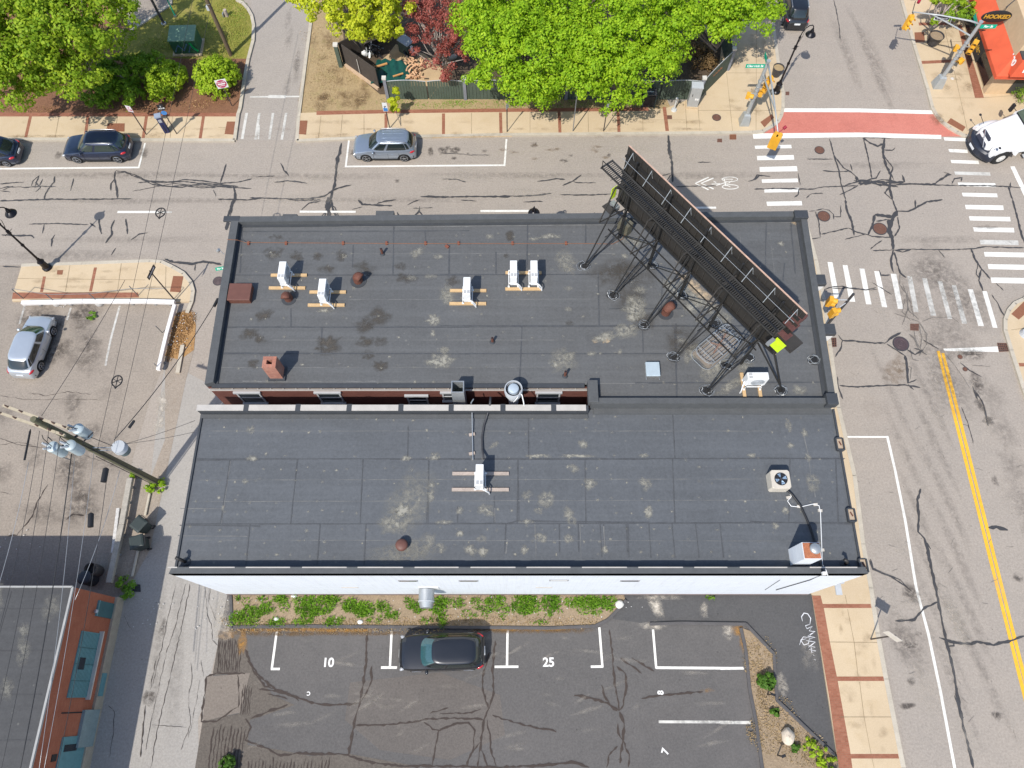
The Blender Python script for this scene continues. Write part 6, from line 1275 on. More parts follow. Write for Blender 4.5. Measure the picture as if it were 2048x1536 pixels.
sign((1015,601), 2.75, 'parking sign seen edge on above the sidewalk at the lower right', .78, .62, M('beige_sign_back', (.50,.47,.42), .5), R(-38), 13)
for px, lb, hh, rz in (((320,972),'short dark post lamp on the planting strip by the round shrub',.75,R(-20)),((387,1382),'short dark post lamp on the planting strip below the boulder',.75,R(20))):
    B = P(*px, .05, 13); t = thing('garden_light', lb, 'garden light', B, rz); MB().cyl((0,0,0),(0,0,hh),.035,n=8).build('post', BLK, t); MB().box((.05,0,hh+.02),(.22,.12,.07)).bar((0,0,hh-.05),(-.16,.06,hh+.1),.03).build('lamp_head', BLK, t)
shrub_late = True
gs = PY(437,537,P(446,545,2.6).y); t = thing('street_sign', 'green street name blade sticking out past the left wall of the brick building', 'sign', P(441,537,3.0)-z*3.0, 0)
MB().cyl((.25,0,0),(.25,0,3.1),.03,n=8).build('post', GP, t); b_ = MB().box((0,0,3.0),(.6,.03,.2),m=Matrix.Rotation(R(12),3,'Z')@Matrix.Rotation(R(-35),3,'X')).build('sign_board', GREEN, t); text('Pine St', .14, CW, frame((0,-.022,3.015),(math.cos(R(12)),math.sin(R(12)),0),(0,.55,.8)), b_, 'lettering', .004)
# wall lamp on the left wall
t = thing('wall_light', 'small gooseneck floodlight sticking out of the left wall of the brick building', 'wall light', P(447,510,7.2), world=True)
MB().tube([P(449,509,7.2), P(444,505,7.3), P(438,499,7.4)], .02, 6).cyl(P(438,499,7.45), P(436,502,7.3), .08, .1, 10).build('light_arm', GALV, t)
# ---------------- pay station, cabinets, planters ----------------
B = P(1285,1012,.12,1); t = thing('pay_station', 'dark blue parking pay station on the left sidewalk', 'pay station', B, R(15))
NVB = M('navy_kiosk_blue', (.02,.025,.09), .4, var=.1); MB().box((0,0,.75),(.36,.30,1.5)).build('kiosk_body', NVB, t, bevel=.02); MB().box((0,0,1.58),(.46,.38,.12)).build('solar_top', M('solar_panel_grey', (.28,.33,.42), .25), t); MB().box((0,-.157,1.2),(.22,.01,.28)).build('screen', CLEAR, t)
MB().box((.0,-.16,.5),(.05,.01,.7)).build('side_stripe', BLK, t)
B = P(1475,832,.12,3); t = thing('utility_cabinet', 'tall grey metal cabinet on a concrete pad at the fence corner', 'cabinet', B+Vector((0,.3,0)), R(-5))
MB().box((0,0,.06),(.95,.7,.12)).build('pad', CONC, t); MB().box((0,0,1.0),(.78,.55,1.75)).build('cabinet_body', M('cabinet_grey', (.40,.42,.43), .45, .3, var=.08), t, bevel=.015); MB().box((0,0,1.9),(.84,.62,.06)).build('cabinet_lid', LGREY, t); MB().box((-.2,-.285,1.2),(.04,.02,.2)).build('handle', BLK, t); MB().box((.1,-.283,.85),(.12,.01,.16)).box((.25,-.283,.85),(.1,.01,.16)).build('sticker', PWHITE, t)
B = P(1335,845,.12,3); t = thing('standpipe', 'short pale post with round foot left of the grey cabinet', 'post', B, 0)
MB().cyl((0,0,0),(0,0,.12),.22,.18,14).cyl((0,0,.1),(0,0,1.1),.07,.06,10).ell((0,0,1.12),(.1,.1,.1),10,6).build('post', M('pale_hydrant_paint', (.52,.53,.52), .5), t, smooth='auto')
B = P(1135,832,.12,3); t = thing('trash_bin', 'black slatted trash bin standing at the fence under the tree', 'trash bin', B+Vector((0,.35,0)), 0)
MB().box((0,0,.55),(.85,.6,1.0)).build('bin_body', BLK, t, bevel=.03); MB().box((0,0,1.22),(.95,.7,.1)).build('bin_lid', DGREY, t); fr = MB()
for sx in (-1,1): fr.bar((sx*.45,-.32,0),(sx*.45,-.32,1.25),.05).bar((sx*.45,.32,0),(sx*.45,.32,1.25),.05)
fr.build('bin_frame', M('teal_black_frame', (.04,.07,.08), .4), t)
text('TRASH', .16, CW, frame((0,-.02,1.275),(1,0,0),(0,1,0)), t, 'lettering', .004)
def planter(px, k, rad, label, soil, zz=.12):
    B = P(*px, zz, k); t = thing('planter', label, 'planter', B)
    MB().loft([[(r*math.cos(a*math.pi/14), r*math.sin(a*math.pi/14), z_) for a in range(28)] for r, z_ in ((rad*.7,0),(rad*.85,.35),(rad,.75),(rad*.92,.75),(rad*.85,.6))]).build('planter_bowl', M('dark_planter_shell', (.045,.045,.05), .35, var=.2), t, smooth='auto')
    MB().cyl((0,0,.6),(0,0,.66),rad*.88,n=20).build('soil', soil, t); return t
planter((375,505), 4, .42, 'round planter between the signal mast and the street lamp', DRYG); planter((1428,292), 4, .56, 'round black planter with bare soil on the restaurant corner', SOIL)
# green box (top left)
c = P(1440,425,.03,1); t = thing('utility_box', 'large green utility box with graffiti on the grass', 'utility box', c+Vector((.0,.75,0)), R(2))
GRB = M('utility_green', (.035,.115,.06), .5, var=.12); MB().box((0,0,.06),(2.2,1.75,.12)).build('pad', CONC, t); MB().loft([[(-.95,-.7,.12),(.95,-.7,.12),(.95,.7,.12),(-.95,.7,.12)],[(-.95,-.7,1.25),(.95,-.7,1.25),(.95,.7,1.4),(-.95,.7,1.4)]]).build('box_body', GRB, t)
MB().add([(-1,-.74,1.26),(1,-.74,1.26),(1,.74,1.41),(-1,.74,1.41),(-1,-.74,1.32),(1,-.74,1.32),(1,.74,1.47),(-1,.74,1.47)], [(4,5,6,7),(0,1,5,4),(1,2,6,5),(2,3,7,6),(3,0,4,7)])
l = MB(); l.add([(-1,-.74,1.26),(1,-.74,1.26),(1,.74,1.41),(-1,.74,1.41),(-1,-.74,1.32),(1,-.74,1.32),(1,.74,1.47),(-1,.74,1.47)], [(4,5,6,7),(0,1,5,4),(1,2,6,5),(2,3,7,6),(3,0,4,7)]); l.build('box_lid', M('faded_green_lid', (.17,.27,.18), .6, var=.08), t)
gr_ = MB()
for pl in ([(-.8,.3),(-.4,.9),(-.1,.4),(.3,1.0)], [(.2,.25),(.5,.8),(.8,.3)]): gr_.tube([(x, -.705, z_) for x, z_ in pl], .05, 4)
gr_.build('graffiti', M('blue_graffiti', (.10,.18,.30), .7), t); g2 = MB().tube([(.55,-.71,1.1),(.65,-.71,.7),(.9,-.71,.3)], .09, 4); g2.build('graffiti', M('green_graffiti', (.0,.30,.07), .7), t)
# top left thin poles
for (bx, by), (tx, ty), h_, r_, lb, k_, mt in (((1262,188),(1160,0),4.5,.10,'dark steel pole at the diagonal kerb on the lawn',1,DGREY),((1350,130),(1310,0),3.0,.05,'green topped marker pole behind the utility box',1,GREEN)):
    B = P(bx, by, .03, k_); t = thing('pole', lb, 'pole', B); MB().cyl((0,0,0),(0,0,h_),r_,n=10).build('shaft', mt, t); MB().cyl((0,0,0),(0,0,.15),r_*2,n=10).build('foot', GALV, t)
B = P(1775,425,.03,1); t = thing('utility_pole', 'slender brown wooden pole beside the green utility box', 'utility pole', B); MB().cyl((0,0,0),(0,0,9.5),.16,.12,12).build('shaft', M('brown_wood_pole', (.13,.095,.06), .9, var=.25), t, smooth='auto'); MB().box((-.15,-.05,4.2),(.18,.18,.32)).build('meter_box', LGREY, t); MB().box((.0,-.2,4.6),(.3,.02,.02)).build('bracket', GALV, t)
B = P(1745,125,.03,1); t = thing('bollard', 'short wooden bollard on the grass near the curved kerb', 'bollard', B); MB().cyl((0,0,0),(0,0,.6),.14,.13,12).build('shaft', WOODW, t); MB().box((-.25,0,.15),(.08,.3,.3)).build('side_plate', GALV, t)
# ---------------- utility pole with transformers ----------------
B = P(318,966,.0); B.z = 0; t = thing('utility_pole', 'leaning mossy wooden utility pole with transformers and crossarms', 'utility pole', B, world=True)
PW_ = M('mossy_wood_pole', (.12,.115,.07), .9, var=.35, scale=2.5); top = P(66,838,11.0); ax_ = (top-B)
MB().cyl(B, top, .19, .14, 14).build('shaft', PW_, t, smooth='auto')
def on(zv): return B+ax_*(zv/11.0)
def arm(p, q, z_, nm='crossarm'):
    a = P(*p, z_, 0); b_ = P(*q, z_, 0); MB().bar(a, b_, .11, .13).build(nm, M('pale_crossarm_wood', (.42,.36,.26), .85, var=.2), t); return a, b_
a1 = arm((7,811),(136,857),10.6); a2 = arm((-8,823),(130,871),9.9)
ins = MB()
for a, b_ in (a1, a2):
    for f in (.08,.3,.62,.8,.97): q = a.lerp(b_, f); ins.cyl(q+z*.05, q+z*.28, .05, .03, 8)
ins.build('insulator', M('brown_insulator', (.16,.10,.08), .3), t)
TR = M('transformer_blue_grey', (.42,.49,.51), .4, .1, var=.12)
for px, py in ((155,857),(104,893),(139,890)):
    q = P(px, py, 8.75); tk = MB().cyl(q-z*.92, q-z*.1, .25, n=22).cyl(q-z*.1, q-z*.02, .27, n=22).ell(q-z*.02, (.26,.26,.07), 20, 4, top=True).build('transformer', TR, t, smooth='auto')
    MB().cyl(q+Vector((-.22,.06,0)), q+Vector((-.36,.1,.22)), .07, .05, 8).cyl(q+Vector((-.05,-.1,.05)), q+Vector((-.22,-.2,.25)), .06, .05, 8).build('bushing', LGREY, tk, off=t.location)
    MB().bar(q-z*.5, on(8.2), .08).build('bracket', DGREY, t)
q = P(236,893,6.9); MB().cyl(q-z*.75, q-z*.3, .28, n=18).build('junction_drum', M('junction_drum_grey', (.10,.13,.13), .5), t, smooth='auto'); MB().cyl(q-z*.3, q, .36, .33, 18).build('drum_lid', LGREY, t, smooth='auto'); MB().bar(on(6.8), q-z*.2, .05).bar(on(6.3), q-z*.5, .04).build('bracket', GALV, t)
MB().bar(P(161,889,7.4), P(186,865,8.4), .05).bar(P(116,911,7.8),P(142,920,7.8),.05).bar(P(104,881,9.2),P(96,874,9.6),.04).build('fuse_arm', DGREY, t)
cb_ = MB()
for p0, p1, z_ in (((104,893),(84,870),9.0),((139,890),(120,872),9.0),((155,857),(137,860),9.2),((165,870),(225,892),7.4)): cb_.tube([P(*p0,z_), (P(*p0,z_)+P(*p1,z_+.6))/2+z*.3, P(*p1,z_+.7)], .018, 5)
cb_.tube([on(7.6)+Vector((.15,-.1,0)), on(5)+Vector((.2,-.12,0)), on(2)+Vector((.2,-.15,0)), on(.2)+Vector((.2,-.15,0))], .03, 6); cb_.tube([on(6)+Vector((-.1,-.2,0)), on(3.5)+Vector((-.1,-.2,0)), on(.2)+Vector((-.1,-.2,0))], .02, 6)
cb_.build('riser_cable', BLK, t)
# wires
WIRE = M('wire_black', (.03,.03,.032), .6); WIREL = M('bare_aluminium_wire', (.42,.43,.44), .4, .5)
def wire(p, q, z0, z1, lab, sag=.25, r=.011, mat=WIRE, n=10, name='overhead_wire'):
    a = P(*p, z0); b_ = P(*q, z1); ps = [a.lerp(b_, i/n)-z*(sag*4*(i/n)*(1-i/n)) for i in range(n+1)]
    o = MB().tube(ps, r, 5).build(name, mat, smooth=True); tag(o, lab, 'wire', 'overhead wires at the utility pole'); return o
wire((57,925),(-45,1300),9.9,9.2,'bare pale wire leftmost of those leaving the utility pole downward', mat=WIREL)
wire((79,862),(-10,1290),10.0,9.2,'dark wire second from the left of those leaving the pole downward')
wire((99,850),(-8,1445),10.3,9.2,'thin dark wire third from the left of those leaving the pole downward')
wire((120,872),(-2,1560),10,9.2,'thin dark wire fourth from the left of those leaving the pole downward')
wire((143,908),(36,1560),8,7.6,'thick twisted cable running down over the grey garage roof', r=.024)
wire((150,905),(75,1560),7.8,7.5,'bare pale wire over the brick wall, left one', mat=WIREL, r=.010)
wire((188,905),(84,1560),7.0,6.8,'bare pale wire over the brick wall, right one', mat=WIREL, r=.010)
wire((213,960),(110,1560),6.6,6.4,'thin wire with the upper black splice closure', r=.014)
wire((240,940),(150,1200),6.2,6.0,'pale wire ending at the garage corner', mat=WIREL, r=.012)
wire((195,898),(389,-20),7.0,8.6,'telecom wire with two slack loops crossing the street', sag=.15)
wire((228,888),(428,-20),7.0,8.8,'plain wire running beside the looped telecom wire', sag=.15)
wire((83,832),(250,560),10.7,10.8,'thin wire from the crossarm across the left parking lot', sag=.1, r=.012)
wire((250,888),(390,841),6.8,7.0,'upper service drop from the grey drum to the long roof', sag=.1); wire((250,888),(388,864),6.8,7.0,'lower service drop from the grey drum to the long roof', sag=.12)
wire((228,880),(436,596),6.9,7.2,'thick service cable from the pole to the brick building corner', sag=.4, r=.022)
for (p, q, z_, r_, lb) in (((182,1028),(181,1054),6.6,.13,'lower black splice closure hanging in the wires'),((212,938),(207,964),6.7,.14,'upper black splice closure hanging in the wires'),((60,864),(49,920),9.9,.045,'long black line cover below the crossarm'),((268,842),(258,856),6.9,.07,'black dead end sleeve on the thick service cable'),((436,598),(428,613),7.2,.08,'black splice on the service cable at the brick building')):
    a = P(*p, z_); b_ = P(*q, z_); tag(MB().cyl(a, b_, r_, n=12).cyl(a.lerp(b_,-.1), a, r_*.4, r_, 8).build('splice_closure', BLK, smooth='auto'), lb, 'cable closure')
for (px, py, z_, lb) in ((321,425,8.0,'upper snowshoe cable storage loop on the telecom wire'),(234,762,7.2,'lower snowshoe cable storage loop on the telecom wire')):
    c = P(px, py, z_); o = MB(); loop = [c+Vector((.26*math.sin(a*math.pi/10)*(1 if True else 1), .30*math.cos(a*math.pi/10)-(.12 if a == 10 else 0), 0)) for a in range(20)]
    o.tube(loop, .035, 6, closed=True); o.bar(c+Vector((-.2,.1,0)), c+Vector((.2,-.1,0)), .03).bar(c+Vector((-.2,-.1,0)), c+Vector((.2,.1,0)), .03).bar(c+Vector((0,-.4,0)), c+Vector((0,.3,0)), .03)
    tag(o.build('cable_loop', BLK), lb, 'cable loop')
# ---------------- fences and rails ----------------
GF = M('board_fence_green_grey', (.075,.10,.075), .8, var=.2, scale=2); GFD = M('fence_groove', (.035,.05,.04), .9); GATE = M('dark_brown_gate', (.055,.045,.038), .8, var=.3); CAP = M('pale_post_cap', (.60,.57,.52), .7)
t = thing('board_fence', 'grey green board fence with scalloped tops around the yard', 'fence', P(1000,198,.05), world=True)
def fpanel(a, b_, h, dip=.12, mat=GF):
    a = Vector((a.x,a.y,.05)); b_ = Vector((b_.x,b_.y,.05)); d = (b_-a); L_ = d.length; d.normalize(); nrm = Vector((-d.y,d.x,0)); n = 14; m = MB()
    for i in range(n):
        f0, f1 = i/n, (i+1)/n; hh = h+dip*math.sin(math.pi*(f0+f1)/2)-dip
        p0 = a+d*L_*f0+d*.01; p1 = a+d*L_*f1-d*.01
        m.add([p0-nrm*.02,p1-nrm*.02,p1+nrm*.02,p0+nrm*.02,p0-nrm*.02+z*hh,p1-nrm*.02+z*hh,p1+nrm*.02+z*hh,p0+nrm*.02+z*hh], [(4,5,6,7),(0,1,5,4),(1,2,6,5),(2,3,7,6),(3,0,4,7)])
    m.build('panel', mat, t)
    cpn = MB().tube([a+d*L_*i/10+z*(h+dip*math.sin(math.pi*i/10)-dip+.02) for i in range(11)], .025, 5); cpn.build('top_rail', LGREY, t)
def fpost(p, h=2.0, mat=M('fence_post_grey', (.20,.21,.24), .7)):
    po = MB().box((p.x,p.y,h/2),(.22,.22,h)).build('post', mat, t); MB().box((p.x,p.y,h+.07),(.30,.30,.14)).build('post_cap', CAP, po, off=t.location)
p1 = P(1060,693,0,2); p2 = P(1360,765,0,2); Yf = P(1360,766,0,2).y
xs_ = [p1.x, P(1360,765,0,2).x, P(1645,770,0,2).x, 1.2, 6.0, P(1230,742,0,3).x, P(1520,742,0,3).x]
xs_ = [-9.2, -6.2, -3.45, .3, 4.0, 7.8, 10.9, P(1515,735,0,3).x]
for i in range(len(xs_)-1): fpanel(Vector((xs_[i]+.05,Yf,0)), Vector((xs_[i+1]-.05,Yf,0)), 1.8)
for x in (xs_[0], xs_[2], xs_[4], xs_[7]): fpost(Vector((x,Yf,0)))
q0 = Vector((xs_[7],Yf,0)); q1 = P(1735,550,0,3); q1 = P(1454,142); fpanel(q0+Vector((.15,.1,0)), q1, 1.9, .1); fpost(q1); q3 = q1+Vector((-.3,4.5,0)); fpanel(q1+Vector((0,.1,0)), q3, 1.9, .1)
tg = (q1-q0).normalized(); nn_ = Vector((tg.y,-tg.x,0)); text('CASSIDY' if False else 'Courtyard' if False else '', .3, YL, frame((0,0,0),(1,0,0),(0,0,1)), t) if False else None
mg = MB(); cmid = (q0+q1)/2+nn_*.04
mg.tube([cmid+tg*(-.6+1.2*i/12)+z*(1.3+.12*math.sin(i*2.1)) for i in range(13)], .025, 4); mg.build('faded_script', M('faded_orange_script', (.30,.12,.05), .8), t)
t = thing('gate_fence', 'dark brown solid gate fence with a light base beam at the dry verge', 'gate', P(1000,300,.05), world=True)
g0_ = P(735,508,.05,2); g1_ = P(990,692,.05,2); dd = (g1_-g0_).normalized(); nz_ = Vector((-dd.y,dd.x,0)); Lg = (g1_-g0_).length
for f0, f1 in ((0,.48),(.49,1)): MB().box((g0_+dd*Lg*(f0+f1)/2)+z*1.0+nz_*.1, (Lg*(f1-f0),.06,1.9), m=Matrix((dd,nz_,z)).transposed()).build('gate_leaf', GATE, t)
MB().box((g0_+g1_)/2+z*.1, (Lg,.2,.22), m=Matrix((dd,nz_,z)).transposed()).build('base_beam', M('tan_base_beam', (.50,.36,.24), .85, var=.15), t)
MB().bar(g0_.lerp(g1_,.47)+z*.4-nz_*.02, g0_.lerp(g1_,.47)+z*1.7-nz_*.02, .03).build('gate_latch', CAP, t)
pp = P(700,510,.05,2); po = MB().box((pp.x,pp.y,1.0),(.28,.28,2.0)).build('gate_post', GF, t); MB().box((pp.x,pp.y,2.06),(.34,.34,.14)).build('post_cap', CAP, po, off=t.location)
pq = pp+Vector((.2,4.2,0)); dq = Vector((4.0,1.6,0)); MB().box((pp+Vector((2.2,1.9,0)))+z*.95, (5.2,.06,1.8), m=Matrix((Vector((.80,.60,0)),Vector((-.60,.80,0)),z)).transposed()).build('side_panel', GATE, t)
# yard contents
t = thing('tarpaulin', 'dark green crumpled tarpaulin folded in the yard', 'tarp', P(1080,560,.08,2)); random.seed(3)
m = MB(); gx, gy = 16, 12; 
for i in range(gx+1):
    for j in range(gy+1): m.v.append((-1.4+2.8*i/gx+.3*(j/gy), -1.3+2.4*j/gy-.4*(i/gx), .15+.35*abs(math.sin(i*.9+j*.35))*math.sin(math.pi*i/gx)**.5+random.uniform(0,.06)))
for i in range(gx):
    for j in range(gy): m.f.append((i*(gy+1)+j, (i+1)*(gy+1)+j, (i+1)*(gy+1)+j+1, i*(gy+1)+j+1))
m.build('tarp_sheet', M('dark_green_tarp', (.012,.075,.06), .35, var=.25), t, smooth=True)
for px, lb, sc_ in (((1010,500),'short orange plank lying on the green tarpaulin',(.9,.14,.08)),((1137,575),'orange stick leaning across the tarpaulin',(.8,.1,.08))):
    tag(MB().box(P(*px,.6,2), sc_, rz=.4).build('plank', M('orange_plank', (.55,.28,.10), .8)), lb, 'plank')
t = thing('scrap_pile', 'pile of silver scrap and folded chairs in the yard', 'scrap pile', P(960,410,.08,2)); m = MB(); m2 = MB(); random.seed(8)
for i in range(26): (m if i % 2 else m2).bar((random.uniform(-.7,.7), random.uniform(-.6,.6), random.uniform(0,.3)), (random.uniform(-.7,.7), random.uniform(-.6,.6), random.uniform(.2,.9)), random.uniform(.03,.12), .03)
m.build('silver_scraps', GALV, t); m2.build('black_scraps', BLK, t); MB().ell((-.75,-.2,.2),(.25,.2,.25),10,6).build('pale_bag', PWHITE, t)
c = P(1195,320,1.0,2); t = thing('equipment_box', 'grey lidded equipment box deep in the yard', 'box', (c.x,c.y,.08), R(-40)); MB().box((0,0,.5),(1.0,.75,1.0)).build('box_body', GF, t); MB().box((0,0,1.03),(1.1,.8,.06)).build('box_lid', M('pale_grey_lid', (.34,.36,.38), .6, var=.15), t)
t = thing('woodpile', 'pile of split pale timber behind the fence', 'woodpile', P(1275,560,.08,2)); m = MB(); random.seed(2)
for i in range(60): x, y, zz_ = random.uniform(-.7,.5), random.uniform(-1.0,.9), random.uniform(.1,.7); a = random.uniform(0,3); m.bar((x,y,zz_),(x+.35*math.cos(a),y+.35*math.sin(a),zz_+random.uniform(-.1,.1)),.1,.07)
m.build('split_logs', M('fresh_split_wood', (.62,.38,.22), .85, var=.3, scale=5), t)
t = thing('fire_bowl', 'round grey bowl with white rings beside the red maple', 'bowl', P(1240,440,.08,2)); MB().loft([[(r*math.cos(a*math.pi/10), r*math.sin(a*math.pi/10), z_) for a in range(20)] for r, z_ in ((.3,0),(.5,.3),(.55,.5),(.45,.5),(.3,.25))]).build('bowl_shell', DGREY, t); MB().cyl((.1,.1,.4),(.1,.1,.9),.12,n=10).build('white_urn', PWHITE, t)
# left lot: white guard beam and chain link posts
def beam(s, k, w_, h_, z_, nm, mat, lab, cat, posts=0, shift=None):
    p = pts(s, k, z_); t = thing(nm, lab, cat, (p[0].x,p[0].y,0), world=True)
    for a, b_ in zip(p, p[1:]): MB().bar(a, b_, w_, h_).build('rail', mat, t, bevel=.03)
    for a, b_ in zip(p, p[1:]):
        for i in range(posts+1): q = a.lerp(b_, (i+.5)/(posts+1)); MB().box((q.x,q.y,z_/2),(.12,.12,z_)).build('post', GALV, t)
    return t
WB = M('chipped_white_beam', (.74,.72,.70), .7, var=.12, scale=4)
beam('170,868 640,856 1120,856 1345,862', 5, .26, .26, .42, 'guard_rail', WB, 'long white painted guard beam along the left parking lot sidewalk', 'guard rail', 1)
beam('1345,885 1285,1100 1218,1385', 5, .24, .26, .42, 'guard_rail', WB, 'white guard beam along the leaf littered strip, perpendicular to the long one', 'guard rail', 1)
beam('1003,755 940,1110 840,1560', 9, .32, .26, .5, 'guard_rail', M('weathered_grey_beam', (.36,.33,.28), .85, var=.3, scale=3), 'weathered grey guard beam running down from the utility pole', 'guard rail', 2)
beam('912,985 870,1330', 9, .2, .2, .3, 'guard_rail', M('peeling_white_timber', (.55,.53,.50), .85, var=.4, scale=6), 'short peeling white timber beside the weathered beam', 'timber')
beam('1150,870 1115,1040', 9, .14, .1, .1, 'kerb_stone', KERB, 'thin granite strip above the two dark bins', 'kerb stone'); beam('1060,1310 1015,1510', 9, .14, .1, .1, 'kerb_stone', KERB, 'thin granite strip below the two dark bins', 'kerb stone')
t = thing('chain_link_fence', 'thin leaning chain link fence posts above the white guard beam', 'fence', P(600,840,.1,5), world=True)
PM = M('fence_pipe', (.20,.21,.22), .5, .5)
fpx = [(185,838),(440,875),(762,870),(1065,815),(1340,840)]; tp = []
for q in fpx: b_ = P(*q, .05, 5); MB().cyl(b_, b_+z*1.25, .03, n=6).build('post', PM, t); tp.append(b_+z*1.22)
Yr = [p_.y for p_ in tp]; MB().tube([Vector((p_.x, max(Yr)-.15 if i not in (1,2) else p_.y, 1.25)) for i, p_ in enumerate(tp)], .018, 5).build('top_rail', PM, t)
for q in ((1245,1095),(1235,1380)): b_ = P(*q, .05, 5); MB().cyl(b_, b_+z*.9, .028, n=6).build('post', PM, t)
for q, r_, lb in (((440,880),.24,'chipped concrete footing left on the long white beam'),((768,878),.26,'chipped concrete footing right on the long white beam')):
    tag(MB().ell(P(*q,.0,5)+Vector((0,0,.1)), (r_,r_*.8,.3), 12, 6).build('concrete_footing', M('rough_concrete', (.45,.44,.42), .9, var=.3, scale=6)), lb, 'concrete footing')
# bins
def bin_(px, rz, lb):
    B = P(*px, 0, 9); t = thing('wheelie_bin', lb, 'trash bin', B, rz, 'wheelie bins by the alley')
    BN = M('dark_green_bin', (.035,.045,.042), .45, var=.12); MB().loft([[(-.27,-.27,.06),(.27,-.27,.06),(.27,.27,.06),(-.27,.27,.06)],[(-.34,-.36,1.0),(.34,-.36,1.0),(.34,.36,1.0),(-.34,.36,1.0)]]).build('bin_body', BN, t, bevel=.03)
    MB().loft([[(-.37,-.40,1.0),(.37,-.40,1.0),(.37,.40,1.0),(-.37,.40,1.0)],[(-.36,-.38,1.05),(.36,-.38,1.05),(.36,.38,1.07),(-.36,.38,1.07)],[(-.28,-.28,1.09),(.28,-.28,1.09),(.28,.28,1.11),(-.28,.28,1.11)]]).build('bin_lid', BN, t, bevel=.02)
    MB().bar((-.26,.44,1.02),(.26,.44,1.02),.035).bar((-.25,.36,1.0),(-.25,.44,1.02),.03).bar((.25,.36,1.0),(.25,.44,1.02),.03).build('bin_handle', BLK, t)
    for sx in (-1,1): MB().cyl((sx*.30,.26,.13),(sx*.36,.26,.13),.13,n=14).build('wheel', BLK, t)
bin_((1130,1135), R(-35), 'upper dark green wheelie bin beside the alley'); bin_((1115,1270), R(-72), 'lower dark green wheelie bin, almost touching the upper one')
B = P(760,1470,.0,9); t = thing('barrel', 'open topped dark barrel in the shade by the garage corner', 'barrel', B); MB().loft([[(r*math.cos(a*math.pi/12), r*math.sin(a*math.pi/12), z_) for a in range(24)] for r, z_ in ((.30,0),(.33,.3),(.33,.6),(.34,.95),(.31,.95),(.29,.4))]).build('barrel_shell', M('rusty_dark_barrel', (.10,.09,.085), .7, var=.3), t, smooth='auto')
B = P(715,1535,.0,9); t = thing('barrel', 'closed dark blue lidded drum touching the garage wall', 'barrel', B); MB().cyl((0,0,0),(0,0,.9),.36,n=20).ell((0,0,.9),(.38,.38,.1),20,4,top=True).build('barrel_shell', M('navy_drum', (.03,.035,.045), .5), t, smooth='auto')
# tactile plates, manholes, drains (iron in the paving: each a thing)
IR = M('rusty_iron', (.17,.085,.06), .7, .3, var=.25, scale=8); TAC = M('brown_tactile_plate', (.24,.10,.055), .8, var=.12, scale=8)
def plate(s, z_, nm, lb, cat, mat, dots=True, k=0):
    p = [P(*map(float, q.split(',')), z_, k) for q in s.split()]; o = MB().prism(p, z_-.02, z_)
    if dots:
        for i in range(7):
            for j in range(7):
                u, v = (i+.5)/7, (j+.5)/7; q = p[0].lerp(p[1],u).lerp(p[3].lerp(p[2],u),v); o.box((q.x,q.y,z_+.004),(.04,.04,.008))
    tag(o.build(nm, mat), lb, cat)
for s, lb, k in (('454,243 470,243 468,269 449,268','brown tactile plate at the left side of the driveway mouth',0),('600,241 615,241 612,269 596,268','brown tactile plate at the right side of the driveway mouth',0),('827,947 957,947 955,1010 815,1005','brown iron grate in the sidewalk behind the navy SUV',1),('272,822 348,768 365,790 300,857','brown tactile plate at the foot of the left signal mast',4),('1530,825 1555,795 1655,855 1635,885','brown tactile plate right of the red crossing',4),('1310,218 1375,215 1380,280 1315,285','brown plate in the sidewalk behind the black planter',4),('1330,660 1408,662 1385,785 1305,780','brown tactile plate at the corner of the left lot sidewalk',5),('1900,875 1997,780 2060,830 1957,918','brown tactile plate on the corner island at the right edge',15)):
    plate(s, .132, 'tactile_plate' if 'tactile' in lb else 'ground_plate', lb, 'ground plate', TAC, True, k)
for (px, k, r_, lb, z_, mt) in (((670,1012),4,.36,'round iron manhole cover in the upper crossing, left of the crack cluster',.02,IR),((458,125),15,.45,'ribbed manhole cover just right of the brick building corner',.02,IR),((890,222),15,.50,'rusty manhole cover ringed with thick tar',.02,IR),((1050,1105),15,.52,'dark manhole cover above the double yellow line',.02,M('purple_brown_iron', (.10,.07,.075), .6, .3, var=.2)),((1660,912),3,.33,'small round manhole cover in the sidewalk corner',.125,IR),((1675,700),5,.34,'round cover half hidden by the left edge of the brick building',.02,M('slate_iron', (.12,.09,.09), .6, .3)),((1560,538),4,.14,'tiny white rimmed valve cover on the restaurant sidewalk',.125,CAP),((1505,1205),15,.16,'small round valve cover below the stop bar',.02,IR),((1543,1300),15,.15,'tiny valve cover below the stop bar valve',.02,IR)):
    B = P(*px, 0, k); t = thing('manhole_cover', lb, 'manhole cover', (B.x,B.y,z_)); MB().cyl((0,0,-.02),(0,0,.004),r_,n=28).build('frame_ring', DGREY if mt is not CAP else CAP, t)
    m = MB().cyl((0,0,-.01),(0,0,.010),r_*.88,n=28)
    for rr in (.3,.6): m.tube([(r_*rr*math.cos(a*math.pi/12), r_*rr*math.sin(a*math.pi/12), .012) for a in range(24)], .012, 4, closed=True)
    m.build('cover', mt, t)
for s, lb, k in (('1123,950 1190,950 1188,1003 1125,1000','square iron cover above the dark manhole',15),('1670,1065 1705,1065 1706,1092 1668,1090','small square iron cover near the corner kerb',3),('443,617 468,617 466,640 442,640','small square cover in the street beside the corner lamp',4),('1283,885 1320,885 1322,914 1285,914','small square cover in the sidewalk before the pale post',3)):
    plate(s, .02 if k != 3 or '1283' not in s else .13, 'iron_cover', lb, 'iron cover', IR, False, k)
plate('440,615 485,615 478,650 437,648', .13, 'iron_cover', 'small rusty square cover beside the left street lamp', 'iron cover', TAC, False, 5)
